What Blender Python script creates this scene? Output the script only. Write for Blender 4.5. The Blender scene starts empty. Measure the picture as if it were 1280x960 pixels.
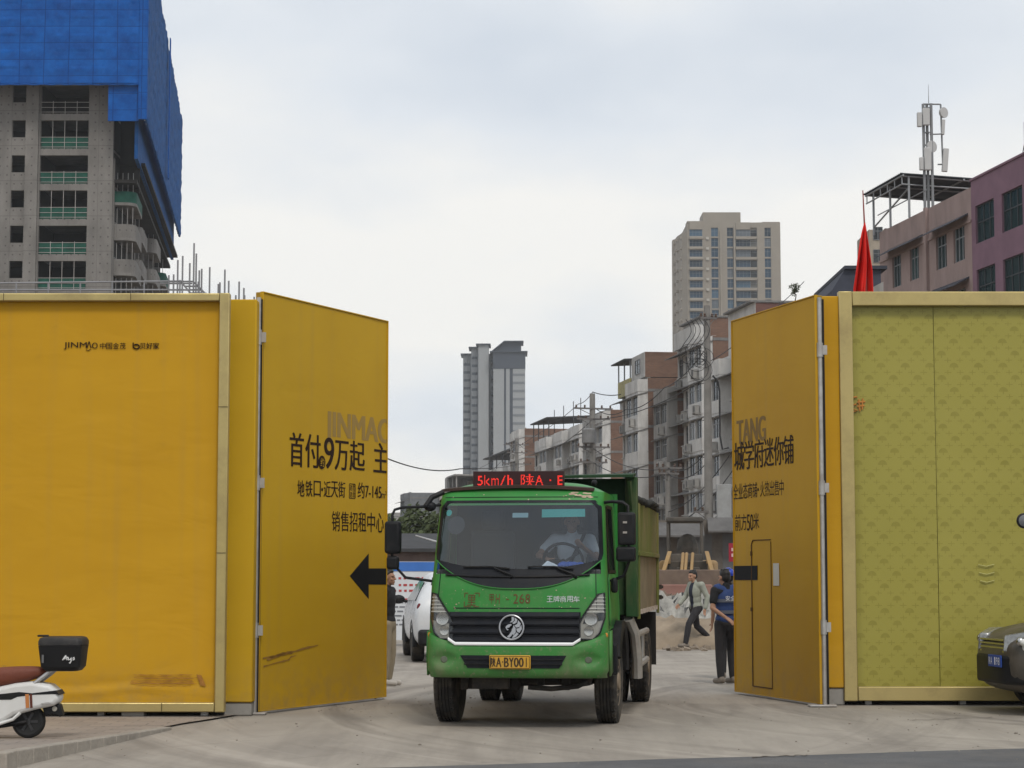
import bpy, bmesh, math, random
from mathutils import Vector, Matrix

random.seed(7)
R = math.radians
SC = bpy.context.scene
COL = SC.collection

# ------------------------------------------------------------------ camera
F, PITCH, EYE = 2560.0, R(5.245), 1.68
cam_d = bpy.data.cameras.new("camera")
cam = bpy.data.objects.new("camera", cam_d)
COL.objects.link(cam)
cam.location = (0, 0, EYE)
cam.rotation_euler = (R(90) + PITCH, 0, 0)
cam_d.sensor_width = 36.0
cam_d.lens = 36.0 * F / 1280.0
cam_d.clip_start, cam_d.clip_end = 0.1, 6000
SC.camera = cam

# ------------------------------------------------------------------ world
SUN_EL, SUN_AZ = 52.0, 163.0      # elevation, compass bearing of the sun (0 = +Y, clockwise)
w = bpy.data.worlds.new("World"); SC.world = w; w.use_nodes = True
nt = w.node_tree; nt.nodes.clear()
def wn(t, **k):
    n = nt.nodes.new(t)
    for a, b in k.items(): setattr(n, a, b)
    return n
sky = wn('ShaderNodeTexSky', sky_type='NISHITA', sun_disc=False, sun_elevation=R(SUN_EL), sun_rotation=R(SUN_AZ), air_density=1.0, dust_density=2.0)
tc = wn('ShaderNodeTexCoord')
sep = wn('ShaderNodeSeparateXYZ'); nt.links.new(tc.outputs['Generated'], sep.inputs[0])
zz = wn('ShaderNodeMath', operation='MAXIMUM'); nt.links.new(sep.outputs['Z'], zz.inputs[0]); zz.inputs[1].default_value = 0.0
za = wn('ShaderNodeMath', operation='ADD'); nt.links.new(zz.outputs[0], za.inputs[0]); za.inputs[1].default_value = 0.30
dx = wn('ShaderNodeMath', operation='DIVIDE'); nt.links.new(sep.outputs['X'], dx.inputs[0]); nt.links.new(za.outputs[0], dx.inputs[1])
dy = wn('ShaderNodeMath', operation='DIVIDE'); nt.links.new(sep.outputs['Y'], dy.inputs[0]); nt.links.new(za.outputs[0], dy.inputs[1])
cmb = wn('ShaderNodeCombineXYZ'); nt.links.new(dx.outputs[0], cmb.inputs[0]); nt.links.new(dy.outputs[0], cmb.inputs[1])
CLOUD_SEED = 1.7
cmb.inputs[2].default_value = CLOUD_SEED
n1 = wn('ShaderNodeTexNoise'); n1.inputs['Scale'].default_value = 1.05; n1.inputs['Detail'].default_value = 5; n1.inputs['Roughness'].default_value = 0.5
nt.links.new(cmb.outputs[0], n1.inputs['Vector'])
rp = wn('ShaderNodeValToRGB')
rp.color_ramp.elements[0].position = 0.38; rp.color_ramp.elements[0].color = (5.7, 6.35, 7.2, 1)
rp.color_ramp.elements[1].position = 0.60; rp.color_ramp.elements[1].color = (9.3, 9.15, 8.75, 1)
e = rp.color_ramp.elements.new(0.5); e.color = (7.5, 7.9, 8.35, 1)
nt.links.new(n1.outputs['Fac'], rp.inputs[0])
mx = wn('ShaderNodeMix', data_type='RGBA'); mx.inputs['Factor'].default_value = 0.93
nt.links.new(sky.outputs[0], mx.inputs['A']); nt.links.new(rp.outputs[0], mx.inputs['B'])
bg = wn('ShaderNodeBackground'); bg.inputs['Strength'].default_value = 0.109
nt.links.new(mx.outputs['Result'], bg.inputs[0])
ow = wn('ShaderNodeOutputWorld'); nt.links.new(bg.outputs[0], ow.inputs[0])

sd = bpy.data.lights.new("sun", 'SUN'); sd.energy = 1.5; sd.angle = R(14); sd.color = (1.0, 0.95, 0.88)
sun = bpy.data.objects.new("sun", sd); COL.objects.link(sun)
az = R(SUN_AZ)
to_sun = Vector((math.sin(az) * math.cos(R(SUN_EL)), math.cos(az) * math.cos(R(SUN_EL)), math.sin(R(SUN_EL))))
sun.rotation_euler = to_sun.to_track_quat('Z', 'Y').to_euler()
sun.location = (0, -10, 60)

SC.view_settings.view_transform = 'Standard'
SC.view_settings.look = 'None'
SC.view_settings.exposure = 0.0
SC.view_settings.gamma = 1.0
SC.view_settings.use_curve_mapping = False
SC.cycles.use_denoising = True
SC.cycles.max_bounces = 8
SC.cycles.transparent_max_bounces = 16
SC.cycles.volume_bounces = 1
SC.cycles.caustics_reflective = False
SC.cycles.caustics_refractive = False

# ------------------------------------------------------------------ projection helpers (pixels of the 1280x960 photograph to metres)
CP, SP = math.cos(PITCH), math.sin(PITCH)
def ray(px, py):
    a, b = (px - 640) / F, -(py - 480) / F
    return Vector((a, CP - b * SP, SP + b * CP))
def at(px, py, Y):
    d = ray(px, py)
    return Vector((0, 0, EYE)) + d * (Y / d.y)
def gnd(px, py, z=0.0):
    d = ray(px, py)
    return Vector((0, 0, EYE)) + d * ((z - EYE) / d.z)

# ------------------------------------------------------------------ materials
MATS = {}
def M(name, col, rough=0.6, metal=0.0, var=0.12, vscale=2.0, bump=0.0, bscale=30.0, dirt=None, damt=0.5, dscale=1.5, stretch=(1, 1, 1), zdirt=None, rnd=0.0, coat=0.0, spec=0.3, emit=0.0, splat=None):
    """Principled material with noise-varied colour, optional dirt patches, vertical dust fade (zdirt = (z_full, z_none)) and bump."""
    if name in MATS: return MATS[name]
    m = bpy.data.materials.new(name); m.use_nodes = True
    t = m.node_tree; N = t.nodes; L = t.links
    b = N['Principled BSDF']
    b.inputs['Roughness'].default_value = rough; b.inputs['Metallic'].default_value = metal
    b.inputs['Specular IOR Level'].default_value = spec
    b.inputs['Coat Weight'].default_value = coat
    co = N.new('ShaderNodeTexCoord'); mp = N.new('ShaderNodeMapping'); mp.inputs['Scale'].default_value = stretch
    L.new(co.outputs['Object'], mp.inputs[0])
    nz = N.new('ShaderNodeTexNoise'); nz.inputs['Scale'].default_value = vscale; nz.inputs['Detail'].default_value = 6; nz.inputs['Roughness'].default_value = 0.62
    L.new(mp.outputs[0], nz.inputs['Vector'])
    rr = N.new('ShaderNodeMapRange'); rr.inputs['From Min'].default_value = 0.25; rr.inputs['From Max'].default_value = 0.75
    rr.inputs['To Min'].default_value = 1 - var; rr.inputs['To Max'].default_value = 1 + var
    L.new(nz.outputs['Fac'], rr.inputs['Value'])
    val = rr.outputs[0]
    if rnd:
        oi = N.new('ShaderNodeObjectInfo'); r2 = N.new('ShaderNodeMapRange'); r2.inputs['To Min'].default_value = 1 - rnd; r2.inputs['To Max'].default_value = 1 + rnd
        L.new(oi.outputs['Random'], r2.inputs['Value'])
        mu = N.new('ShaderNodeMath'); mu.operation = 'MULTIPLY'; L.new(val, mu.inputs[0]); L.new(r2.outputs[0], mu.inputs[1]); val = mu.outputs[0]
    hs = N.new('ShaderNodeVectorMath'); hs.operation = 'SCALE'; hs.inputs[0].default_value = col[:3]; L.new(val, hs.inputs['Scale'])
    out = hs.outputs[0]
    if dirt:
        n2 = N.new('ShaderNodeTexNoise'); n2.inputs['Scale'].default_value = dscale; n2.inputs['Detail'].default_value = 8; n2.inputs['Roughness'].default_value = 0.7
        mp2 = N.new('ShaderNodeMapping'); mp2.inputs['Scale'].default_value = stretch; mp2.inputs['Location'].default_value = (3.1, 7.7, 1.3)
        L.new(co.outputs['Object'], mp2.inputs[0]); L.new(mp2.outputs[0], n2.inputs['Vector'])
        f = N.new('ShaderNodeMapRange'); f.inputs['From Min'].default_value = 0.45; f.inputs['From Max'].default_value = 0.75; f.inputs['To Max'].default_value = damt
        L.new(n2.outputs['Fac'], f.inputs['Value'])
        fac = f.outputs[0]
        if zdirt:
            sx = N.new('ShaderNodeSeparateXYZ'); L.new(co.outputs['Object'], sx.inputs[0])
            zr = N.new('ShaderNodeMapRange'); zr.inputs['From Min'].default_value = zdirt[0]; zr.inputs['From Max'].default_value = zdirt[1]
            zr.inputs['To Min'].default_value = damt; zr.inputs['To Max'].default_value = 0
            L.new(sx.outputs['Z'], zr.inputs['Value'])
            ml = N.new('ShaderNodeMath'); ml.operation = 'MULTIPLY'; L.new(n2.outputs['Fac'], ml.inputs[0]); ml.inputs[1].default_value = 1.6
            m2 = N.new('ShaderNodeMath'); m2.operation = 'MULTIPLY'; L.new(ml.outputs[0], m2.inputs[0]); L.new(zr.outputs[0], m2.inputs[1])
            ad = N.new('ShaderNodeMath'); ad.operation = 'ADD'; ad.use_clamp = True; L.new(m2.outputs[0], ad.inputs[0])
            sc = N.new('ShaderNodeMath'); sc.operation = 'MULTIPLY'; sc.inputs[1].default_value = 0.35; L.new(fac, sc.inputs[0]); L.new(sc.outputs[0], ad.inputs[1])
            fac = ad.outputs[0]
        mi = N.new('ShaderNodeMix'); mi.data_type = 'RGBA'; L.new(fac, mi.inputs['Factor']); L.new(out, mi.inputs['A']); mi.inputs['B'].default_value = (*dirt, 1)
        out = mi.outputs['Result']
        rm = N.new('ShaderNodeMapRange'); rm.inputs['To Min'].default_value = rough; rm.inputs['To Max'].default_value = 0.9
        L.new(fac, rm.inputs['Value']); L.new(rm.outputs[0], b.inputs['Roughness'])
    if splat:
        ns = N.new('ShaderNodeTexNoise'); ns.inputs['Scale'].default_value = 26; ns.inputs['Detail'].default_value = 3; L.new(co.outputs['Object'], ns.inputs['Vector'])
        nb = N.new('ShaderNodeTexNoise'); nb.inputs['Scale'].default_value = 2.3; nb.inputs['Detail'].default_value = 7; nb.inputs['Roughness'].default_value = .7
        ms = N.new('ShaderNodeMapping'); ms.inputs['Scale'].default_value = (1.4, 1, .35); L.new(co.outputs['Object'], ms.inputs[0]); L.new(ms.outputs[0], nb.inputs['Vector'])
        t1 = N.new('ShaderNodeMapRange'); t1.inputs['From Min'].default_value = .58; t1.inputs['From Max'].default_value = .68; L.new(ns.outputs['Fac'], t1.inputs['Value'])
        t2 = N.new('ShaderNodeMapRange'); t2.inputs['From Min'].default_value = .50; t2.inputs['From Max'].default_value = .75; L.new(nb.outputs['Fac'], t2.inputs['Value'])
        sz = N.new('ShaderNodeSeparateXYZ'); L.new(co.outputs['Object'], sz.inputs[0])
        zr2 = N.new('ShaderNodeMapRange'); zr2.inputs['From Min'].default_value = splat[0]; zr2.inputs['From Max'].default_value = splat[1]; zr2.inputs['To Min'].default_value = 1; zr2.inputs['To Max'].default_value = .12; L.new(sz.outputs['Z'], zr2.inputs['Value'])
        mxx = N.new('ShaderNodeMath'); mxx.operation = 'MAXIMUM'; L.new(t1.outputs[0], mxx.inputs[0]); L.new(t2.outputs[0], mxx.inputs[1])
        mm = N.new('ShaderNodeMath'); mm.operation = 'MULTIPLY'; L.new(mxx.outputs[0], mm.inputs[0]); L.new(zr2.outputs[0], mm.inputs[1])
        m3 = N.new('ShaderNodeMath'); m3.operation = 'MULTIPLY'; L.new(mm.outputs[0], m3.inputs[0]); m3.inputs[1].default_value = splat[2]
        xs = N.new('ShaderNodeMix'); xs.data_type = 'RGBA'; L.new(m3.outputs[0], xs.inputs['Factor']); L.new(out, xs.inputs['A']); xs.inputs['B'].default_value = (.24, .19, .135, 1); out = xs.outputs['Result']
    L.new(out, b.inputs['Base Color'])
    if emit:
        L.new(out, b.inputs['Emission Color']); b.inputs['Emission Strength'].default_value = emit
    if bump:
        n3 = N.new('ShaderNodeTexNoise'); n3.inputs['Scale'].default_value = bscale; n3.inputs['Detail'].default_value = 5
        L.new(mp.outputs[0], n3.inputs['Vector'])
        bp = N.new('ShaderNodeBump'); bp.inputs['Strength'].default_value = bump; bp.inputs['Distance'].default_value = 0.02
        L.new(n3.outputs['Fac'], bp.inputs['Height']); L.new(bp.outputs[0], b.inputs['Normal'])
    MATS[name] = m
    return m

def glass(name, tint=(0.5, 0.55, 0.58), refl=0.12):
    if name in MATS: return MATS[name]
    m = bpy.data.materials.new(name); m.use_nodes = True
    N = m.node_tree.nodes; L = m.node_tree.links; N.clear()
    tr = N.new('ShaderNodeBsdfTransparent'); tr.inputs[0].default_value = (*tint, 1)
    gl = N.new('ShaderNodeBsdfGlossy'); gl.inputs['Roughness'].default_value = 0.04; gl.inputs[0].default_value = (0.9, 0.95, 1, 1)
    lw = N.new('ShaderNodeLayerWeight'); lw.inputs[0].default_value = 0.12
    mr = N.new('ShaderNodeMapRange'); mr.inputs['To Min'].default_value = refl; mr.inputs['To Max'].default_value = 0.6
    L.new(lw.outputs['Facing'], mr.inputs['Value'])
    # thin film of dust that breaks the reflection up
    co = N.new('ShaderNodeTexCoord'); nz = N.new('ShaderNodeTexNoise'); nz.inputs['Scale'].default_value = 2.2; nz.inputs['Detail'].default_value = 5
    L.new(co.outputs['Object'], nz.inputs['Vector'])
    df = N.new('ShaderNodeBsdfDiffuse'); df.inputs[0].default_value = (0.35, 0.36, 0.36, 1)
    ms = N.new('ShaderNodeMixShader'); L.new(mr.outputs[0], ms.inputs[0]); L.new(tr.outputs[0], ms.inputs[1]); L.new(gl.outputs[0], ms.inputs[2])
    fr = N.new('ShaderNodeMapRange'); fr.inputs['From Min'].default_value = 0.3; fr.inputs['From Max'].default_value = 0.8; fr.inputs['To Min'].default_value = 0.008; fr.inputs['To Max'].default_value = 0.04
    L.new(nz.outputs['Fac'], fr.inputs['Value'])
    m2 = N.new('ShaderNodeMixShader'); L.new(fr.outputs[0], m2.inputs[0]); L.new(ms.outputs[0], m2.inputs[1]); L.new(df.outputs[0], m2.inputs[2])
    o = N.new('ShaderNodeOutputMaterial'); L.new(m2.outputs[0], o.inputs[0])
    MATS[name] = m
    return m

# ------------------------------------------------------------------ object helpers
def tag(o, label=None, cat=None, group=None, kind=None):
    if label: o['label'] = label
    if cat: o['category'] = cat
    if group: o['group'] = group
    if kind: o['kind'] = kind
    return o
def thing(name, label, cat, loc=(0, 0, 0), rotz=0.0, group=None):
    o = bpy.data.objects.new(name, None); COL.objects.link(o)
    o.empty_display_size = 0.2
    o.location = loc; o.rotation_euler = (0, 0, rotz)
    return tag(o, label, cat, group)
def tree_of(o): return [c for c in bpy.data.objects if c.parent == o]
def copy_tree(o, parent=None, keep=True):
    c = o.copy(); COL.objects.link(c); c.parent = parent
    for ch in list(o.children): copy_tree(ch, c)
    return c

class MB:
    """Collects shapes and links them as one mesh object."""
    def __init__(s): s.v = []; s.f = []
    def add(s, vs, fs):
        n = len(s.v); s.v += [tuple(v) for v in vs]; s.f += [tuple(i + n for i in f) for f in fs]; return s
    def box(s, x0, x1, y0, y1, z0, z1):
        vs = [(x0, y0, z0), (x1, y0, z0), (x1, y1, z0), (x0, y1, z0), (x0, y0, z1), (x1, y0, z1), (x1, y1, z1), (x0, y1, z1)]
        return s.add(vs, [(0, 3, 2, 1), (4, 5, 6, 7), (0, 1, 5, 4), (1, 2, 6, 5), (2, 3, 7, 6), (3, 0, 4, 7)])
    def prism(s, pts, axis, a, b):
        """pts: 2D outline in the two other axes (in xyz order), extruded along axis from a to b."""
        n = len(pts)
        def p(u, v, w): return {'x': (w, u, v), 'y': (u, w, v), 'z': (u, v, w)}[axis]
        vs = [p(u, v, a) for u, v in pts] + [p(u, v, b) for u, v in pts]
        fs = [tuple(range(n))[::-1], tuple(range(n, 2 * n))] + [(i, (i + 1) % n, n + (i + 1) % n, n + i) for i in range(n)]
        return s.add(vs, fs)
    def cone(s, p0, p1, r0, r1=None, n=10, caps=True):
        r1 = r0 if r1 is None else r1
        p0, p1 = Vector(p0), Vector(p1); d = (p1 - p0)
        if d.length < 1e-9: return s
        d.normalize(); a = d.orthogonal().normalized(); b = d.cross(a)
        vs = []
        for p, r in ((p0, r0), (p1, r1)):
            for i in range(n):
                t = 2 * math.pi * i / n; vs.append(p + (a * math.cos(t) + b * math.sin(t)) * r)
        fs = [(i, (i + 1) % n, n + (i + 1) % n, n + i) for i in range(n)]
        if caps: fs += [tuple(range(n))[::-1], tuple(range(n, 2 * n))]
        return s.add(vs, fs)
    def tube(s, pts, r, n=8):
        pts = [Vector(p) for p in pts]; rs = r if isinstance(r, (list, tuple)) else [r] * len(pts)
        vs = []; prev = None
        for i, p in enumerate(pts):
            d = (pts[min(i + 1, len(pts) - 1)] - pts[max(i - 1, 0)]).normalized()
            a = d.orthogonal().normalized() if prev is None else (prev - d * prev.dot(d)).normalized()
            prev = a; b = d.cross(a)
            for k in range(n):
                t = 2 * math.pi * k / n; vs.append(p + (a * math.cos(t) + b * math.sin(t)) * rs[i])
        m = len(pts)
        fs = [(i * n + k, i * n + (k + 1) % n, (i + 1) * n + (k + 1) % n, (i + 1) * n + k) for i in range(m - 1) for k in range(n)]
        fs += [tuple(range(n))[::-1], tuple(range((m - 1) * n, m * n))]
        return s.add(vs, fs)
    def ell(s, c, r, n=12, m=8, rot=None):
        c = Vector(c); rx, ry, rz = (r, r, r) if isinstance(r, (int, float)) else r
        vs = [Vector((0, 0, rz))]
        for j in range(1, m):
            ph = math.pi * j / m
            for i in range(n):
                t = 2 * math.pi * i / n
                vs.append(Vector((rx * math.sin(ph) * math.cos(t), ry * math.sin(ph) * math.sin(t), rz * math.cos(ph))))
        vs.append(Vector((0, 0, -rz)))
        fs = [(0, 1 + i, 1 + (i + 1) % n) for i in range(n)]
        for j in range(m - 2):
            o = 1 + j * n
            fs += [(o + i, o + n + i, o + n + (i + 1) % n, o + (i + 1) % n) for i in range(n)]
        o = 1 + (m - 2) * n; e = len(vs) - 1
        fs += [(o + (i + 1) % n, o + i, e) for i in range(n)]
        if rot is not None: vs = [rot @ v for v in vs]
        return s.add([v + c for v in vs], fs)
    def cap(s, a, b, ra, rb, n=12):
        s.cone(a, b, ra, rb, n); s.ell(a, ra * 1.0, n, 8); s.ell(b, rb * 1.0, n, 8); return s
    def lathe(s, prof, c, axis='x', n=32):
        """prof: list of (offset along axis, radius)."""
        c = Vector(c); vs = []
        for o, r in prof:
            for i in range(n):
                t = 2 * math.pi * i / n; u, v = r * math.cos(t), r * math.sin(t)
                vs.append(c + Vector({'x': (o, u, v), 'y': (u, o, v), 'z': (u, v, o)}[axis]))
        m = len(prof)
        fs = [(i * n + k, i * n + (k + 1) % n, (i + 1) * n + (k + 1) % n, (i + 1) * n + k) for i in range(m - 1) for k in range(n)]
        fs += [tuple(range(n))[::-1], tuple(range((m - 1) * n, m * n))]
        return s.add(vs, fs)
    def loft(s, secs, closed=True, caps=True):
        n = len(secs[0]); vs = [v for q in secs for v in q]; m = len(secs)
        kk = n if closed else n - 1
        fs = [(i * n + k, i * n + (k + 1) % n, (i + 1) * n + (k + 1) % n, (i + 1) * n + k) for i in range(m - 1) for k in range(kk)]
        if caps: fs += [tuple(range(n))[::-1], tuple(range((m - 1) * n, m * n))]
        return s.add(vs, fs)
    def xf(s, mat):
        s.v = [tuple(mat @ Vector(v)) for v in s.v]; return s
    def merge(s, o): return s.add(o.v, o.f)
    def mesh(s, name, mat=None):
        me = bpy.data.meshes.new(name); me.from_pydata(s.v, [], s.f); me.validate(); 
        bm = bmesh.new(); bm.from_mesh(me); bmesh.ops.recalc_face_normals(bm, faces=bm.faces); bm.to_mesh(me); bm.free()
        if mat: me.materials.append(mat)
        return me
    def build(s, name, mat, parent=None, bevel=0.0, seg=2, smooth=False, sub=0, solid=0.0, remesh=0.0, loc=None, rot=None, angle=40):
        me = s.mesh(name, mat)
        o = bpy.data.objects.new(name, me); COL.objects.link(o); o.parent = parent
        if loc: o.location = loc
        if rot: o.rotation_euler = rot
        if remesh:
            r = o.modifiers.new("remesh", 'REMESH'); r.mode = 'VOXEL'; r.voxel_size = remesh; r.use_smooth_shade = True
            sm = o.modifiers.new("smooth", 'SMOOTH'); sm.factor = 0.5; sm.iterations = 4
            return o
        if solid:
            q = o.modifiers.new("solid", 'SOLIDIFY'); q.thickness = abs(solid); q.offset = -1 if solid > 0 else 1
        if sub:
            q = o.modifiers.new("sub", 'SUBSURF'); q.levels = sub; q.render_levels = sub
        if bevel:
            q = o.modifiers.new("bevel", 'BEVEL'); q.width = bevel; q.segments = seg; q.limit_method = 'ANGLE'; q.angle_limit = R(35); q.harden_normals = False
        if smooth or bevel or sub:
            for p in me.polygons: p.use_smooth = True
            if not sub:
                me.set_sharp_from_angle(angle=R(angle))
        return o

def B(x0, x1, y0, y1, z0, z1): return MB().box(x0, x1, y0, y1, z0, z1)

# ------------------------------------------------------------------ lettering
_tc = {}
def glyphs(body):
    """Outline of a text as (verts2d, faces), scaled to a unit box."""
    if body in _tc: return _tc[body]
    cu = bpy.data.curves.new("txt", 'FONT'); cu.body = body; cu.size = 1; cu.resolution_u = 4
    ob = bpy.data.objects.new("txt", cu)
    me = bpy.data.meshes.new_from_object(ob)
    vs = [(v.co.x, v.co.y) for v in me.vertices]; fs = [tuple(p.vertices) for p in me.polygons]
    bpy.data.objects.remove(ob); bpy.data.curves.remove(cu); bpy.data.meshes.remove(me)
    x0 = min(v[0] for v in vs); x1 = max(v[0] for v in vs); y0 = min(v[1] for v in vs); y1 = max(v[1] for v in vs)
    asp = (x1 - x0) / (y1 - y0)
    vs = [((v[0] - x0) / (x1 - x0), (v[1] - y0) / (y1 - y0)) for v in vs]
    _tc[body] = (vs, fs, asp)
    return _tc[body]
def write(body, box, y=0.0, bold=0.0, lean=0.0):
    """MB of a text filling box (x0, x1, z0, z1) in the local xz plane, facing -y."""
    vs, fs, asp = glyphs(body); x0, x1, z0, z1 = box
    m = MB()
    ks = (0,) if not bold else (-1, 0, 1)
    for i, k in enumerate(ks):
        m.add([(x0 + a * (x1 - x0) + k * bold + lean * b * (z1 - z0), y - 0.0006 * i, z0 + b * (z1 - z0)) for a, b in vs], fs)
    return m
def clip_x(mb, xmax=None, xmin=None):
    me = mb.mesh("c"); bm = bmesh.new(); bm.from_mesh(me); bpy.data.meshes.remove(me)
    for xx, nn in ((xmax, 1), (xmin, -1)):
        if xx is not None:
            bmesh.ops.bisect_plane(bm, geom=bm.verts[:] + bm.edges[:] + bm.faces[:], plane_co=(xx, 0, 0), plane_no=(nn, 0, 0), clear_outer=True)
    bm.verts.index_update()
    o = MB(); o.v = [tuple(v.co) for v in bm.verts]; o.f = [tuple(v.index for v in f.verts) for f in bm.faces]; bm.free()
    return o
def gridded(poly, step_u, step_v, fn):
    """Polygon outline (u, v) cut along a grid and mapped through fn(u, v) -> xyz."""
    bm = bmesh.new(); vs = [bm.verts.new((u, v, 0)) for u, v in poly]; bm.faces.new(vs)
    us = [p[0] for p in poly]; vv = [p[1] for p in poly]
    for lo, hi, st, nn in ((min(us), max(us), step_u, (1, 0, 0)), (min(vv), max(vv), step_v, (0, 1, 0))):
        k = max(1, int(round((hi - lo) / st)))
        for i in range(1, k):
            c = lo + (hi - lo) * i / k
            bmesh.ops.bisect_plane(bm, geom=bm.verts[:] + bm.edges[:] + bm.faces[:], plane_co=Vector(nn) * c, plane_no=nn)
    bm.verts.index_update()
    o = MB(); o.v = [tuple(fn(v.co.x, v.co.y)) for v in bm.verts]; o.f = [tuple(v.index for v in f.verts) for f in bm.faces]; bm.free()
    return o
def rrect(x0, x1, z0, z1, r, n=5):
    pts = []
    for cx, cz, a0 in ((x1 - r, z1 - r, 0), (x0 + r, z1 - r, 90), (x0 + r, z0 + r, 180), (x1 - r, z0 + r, 270)):
        for i in range(n + 1):
            a = R(a0 + 90 * i / n); pts.append((cx + r * math.cos(a), cz + r * math.sin(a)))
    return pts
def ring(outer, inner, fn):
    """Flat ring between two outlines with the same number of points."""
    n = len(outer); m = MB()
    m.add([fn(*p) for p in outer] + [fn(*p) for p in inner], [(i, (i + 1) % n, n + (i + 1) % n, n + i) for i in range(n)])
    return m
# ================================================================== GROUND
def ground_mat():
    m = bpy.data.materials.new("dusty_concrete"); m.use_nodes = True
    N = m.node_tree.nodes; L = m.node_tree.links; b = N['Principled BSDF']; b.inputs['Roughness'].default_value = 0.9; b.inputs['Specular IOR Level'].default_value = 0.25
    co = N.new('ShaderNodeTexCoord')
    def noise(sc, det, stretch, loc=(0, 0, 0), rot=0):
        mp = N.new('ShaderNodeMapping'); mp.inputs['Scale'].default_value = stretch; mp.inputs['Location'].default_value = loc; mp.inputs['Rotation'].default_value = (0, 0, rot)
        n = N.new('ShaderNodeTexNoise'); n.inputs['Scale'].default_value = sc; n.inputs['Detail'].default_value = det; n.inputs['Roughness'].default_value = 0.65
        L.new(co.outputs['Object'], mp.inputs[0]); L.new(mp.outputs[0], n.inputs['Vector']); return n.outputs['Fac']
    def mixc(f, lo, hi, A, Bc, amt=1.0):
        r = N.new('ShaderNodeMapRange'); r.inputs['From Min'].default_value = lo; r.inputs['From Max'].default_value = hi; r.inputs['To Max'].default_value = amt; L.new(f, r.inputs['Value'])
        x = N.new('ShaderNodeMix'); x.data_type = 'RGBA'; L.new(r.outputs[0], x.inputs['Factor'])
        if isinstance(A, tuple): x.inputs['A'].default_value = (*A, 1)
        else: L.new(A, x.inputs['A'])
        x.inputs['B'].default_value = (*Bc, 1); return x.outputs['Result']
    c = mixc(noise(0.35, 6, (1, 1, 1)), 0.3, 0.7, (0.385, 0.345, 0.292), (0.275, 0.245, 0.21))
    c = mixc(noise(0.9, 5, (1, .10, 1), (4, 2, 0), R(-70)), 0.45, 0.8, c, (0.16, 0.14, 0.12), 0.8)     # tyre tracks turning out of the gate
    c = mixc(noise(1.1, 5, (1, .10, 1), (9, 1, 0), R(-30)), 0.52, 0.8, c, (0.46, 0.41, 0.35), 0.7)     # pale dust streaks
    c = mixc(noise(7, 8, (1, 1, 1), (1, 1, 0)), 0.60, 0.72, c, (0.42, 0.38, 0.33), 0.3)
    c = mixc(noise(30, 3, (1, 1, 1), (2, 5, 0)), 0.66, 0.72, c, (0.11, 0.10, 0.09), 0.55)
    # arcs left by wheels turning out of the gate
    def mth(op, a, b_=None):
        n = N.new('ShaderNodeMath'); n.operation = op
        for i, v in enumerate((a, b_)):
            if v is None: continue
            if isinstance(v, (int, float)): n.inputs[i].default_value = v
            else: L.new(v, n.inputs[i])
        return n.outputs[0]
    sp = N.new('ShaderNodeSeparateXYZ'); L.new(co.outputs['Object'], sp.inputs[0])
    for cx, cy, sc_, lo, hi, colr, amt in ((10.5, 26.5, 1.9, .52, .68, (0.15, 0.13, 0.11), .55), (10.5, 26.5, 2.6, .56, .70, (0.47, 0.42, 0.36), .5), (-11, 27, 1.7, .56, .70, (0.16, 0.14, 0.12), .45)):
        ux, uy = mth('SUBTRACT', sp.outputs['X'], cx), mth('SUBTRACT', sp.outputs['Y'], cy)
        r_ = mth('SQRT', mth('ADD', mth('MULTIPLY', ux, ux), mth('MULTIPLY', uy, uy))); th = mth('ARCTAN2', uy, ux)
        cv = N.new('ShaderNodeCombineXYZ'); L.new(mth('MULTIPLY', r_, sc_), cv.inputs[0]); L.new(mth('MULTIPLY', th, 1.3), cv.inputs[1]); cv.inputs[2].default_value = cx
        na = N.new('ShaderNodeTexNoise'); na.inputs['Scale'].default_value = 1.0; na.inputs['Detail'].default_value = 6; na.inputs['Roughness'].default_value = .6; L.new(cv.outputs[0], na.inputs['Vector'])
        c = mixc(na.outputs['Fac'], lo, hi, c, colr, amt)
    L.new(c, b.inputs['Base Color'])
    bp = N.new('ShaderNodeBump'); bp.inputs['Strength'].default_value = 0.35; bp.inputs['Distance'].default_value = 0.02
    L.new(noise(18, 6, (1, 1, 1)), bp.inputs['Height']); L.new(bp.outputs[0], b.inputs['Normal'])
    return m
gm = MB(); gm.add([(-1090, -240, -.004), (1090, -240, -.004), (1090, 990, -.004), (-1090, 990, -.004)], [(0, 1, 2, 3)])
tag(gm.build('ground', M('site_earth', (.27, .22, .17), .95, var=.3, vscale=.2, bump=.3, bscale=3)), kind='structure')
ym = MB(); ym.add([(-40, 9, 0), (40, 9, 0), (40, 58, 0), (-40, 58, 0)], [(0, 1, 2, 3)])
tag(ym.build('concrete_apron', ground_mat()), kind='structure')
# asphalt street in front of the apron, its ragged edge slanting away to the right
p0, p1 = gnd(790, 951), gnd(1280, 936)
rd = MB(); edge = []
rnd = random.Random(3)
for i in range(61):
    x = -40 + i * (80 / 60)
    y = p0.y + (p1.y - p0.y) / (p1.x - p0.x) * (x - p0.x) if x > -9 else p0.y + (p1.y - p0.y) / (p1.x - p0.x) * (-9 - p0.x)
    edge.append((x, y + rnd.uniform(-.05, .05), .004))
rd.add(edge + [(40, -60, .004), (-40, -60, .004)], [tuple(range(63))])
tag(rd.build('asphalt_road', M('asphalt', (.105, .105, .108), .85, var=.25, vscale=1.2, bump=.6, bscale=60, dirt=(.2, .18, .16), damt=.55, dscale=.8)), kind='structure')
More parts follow.
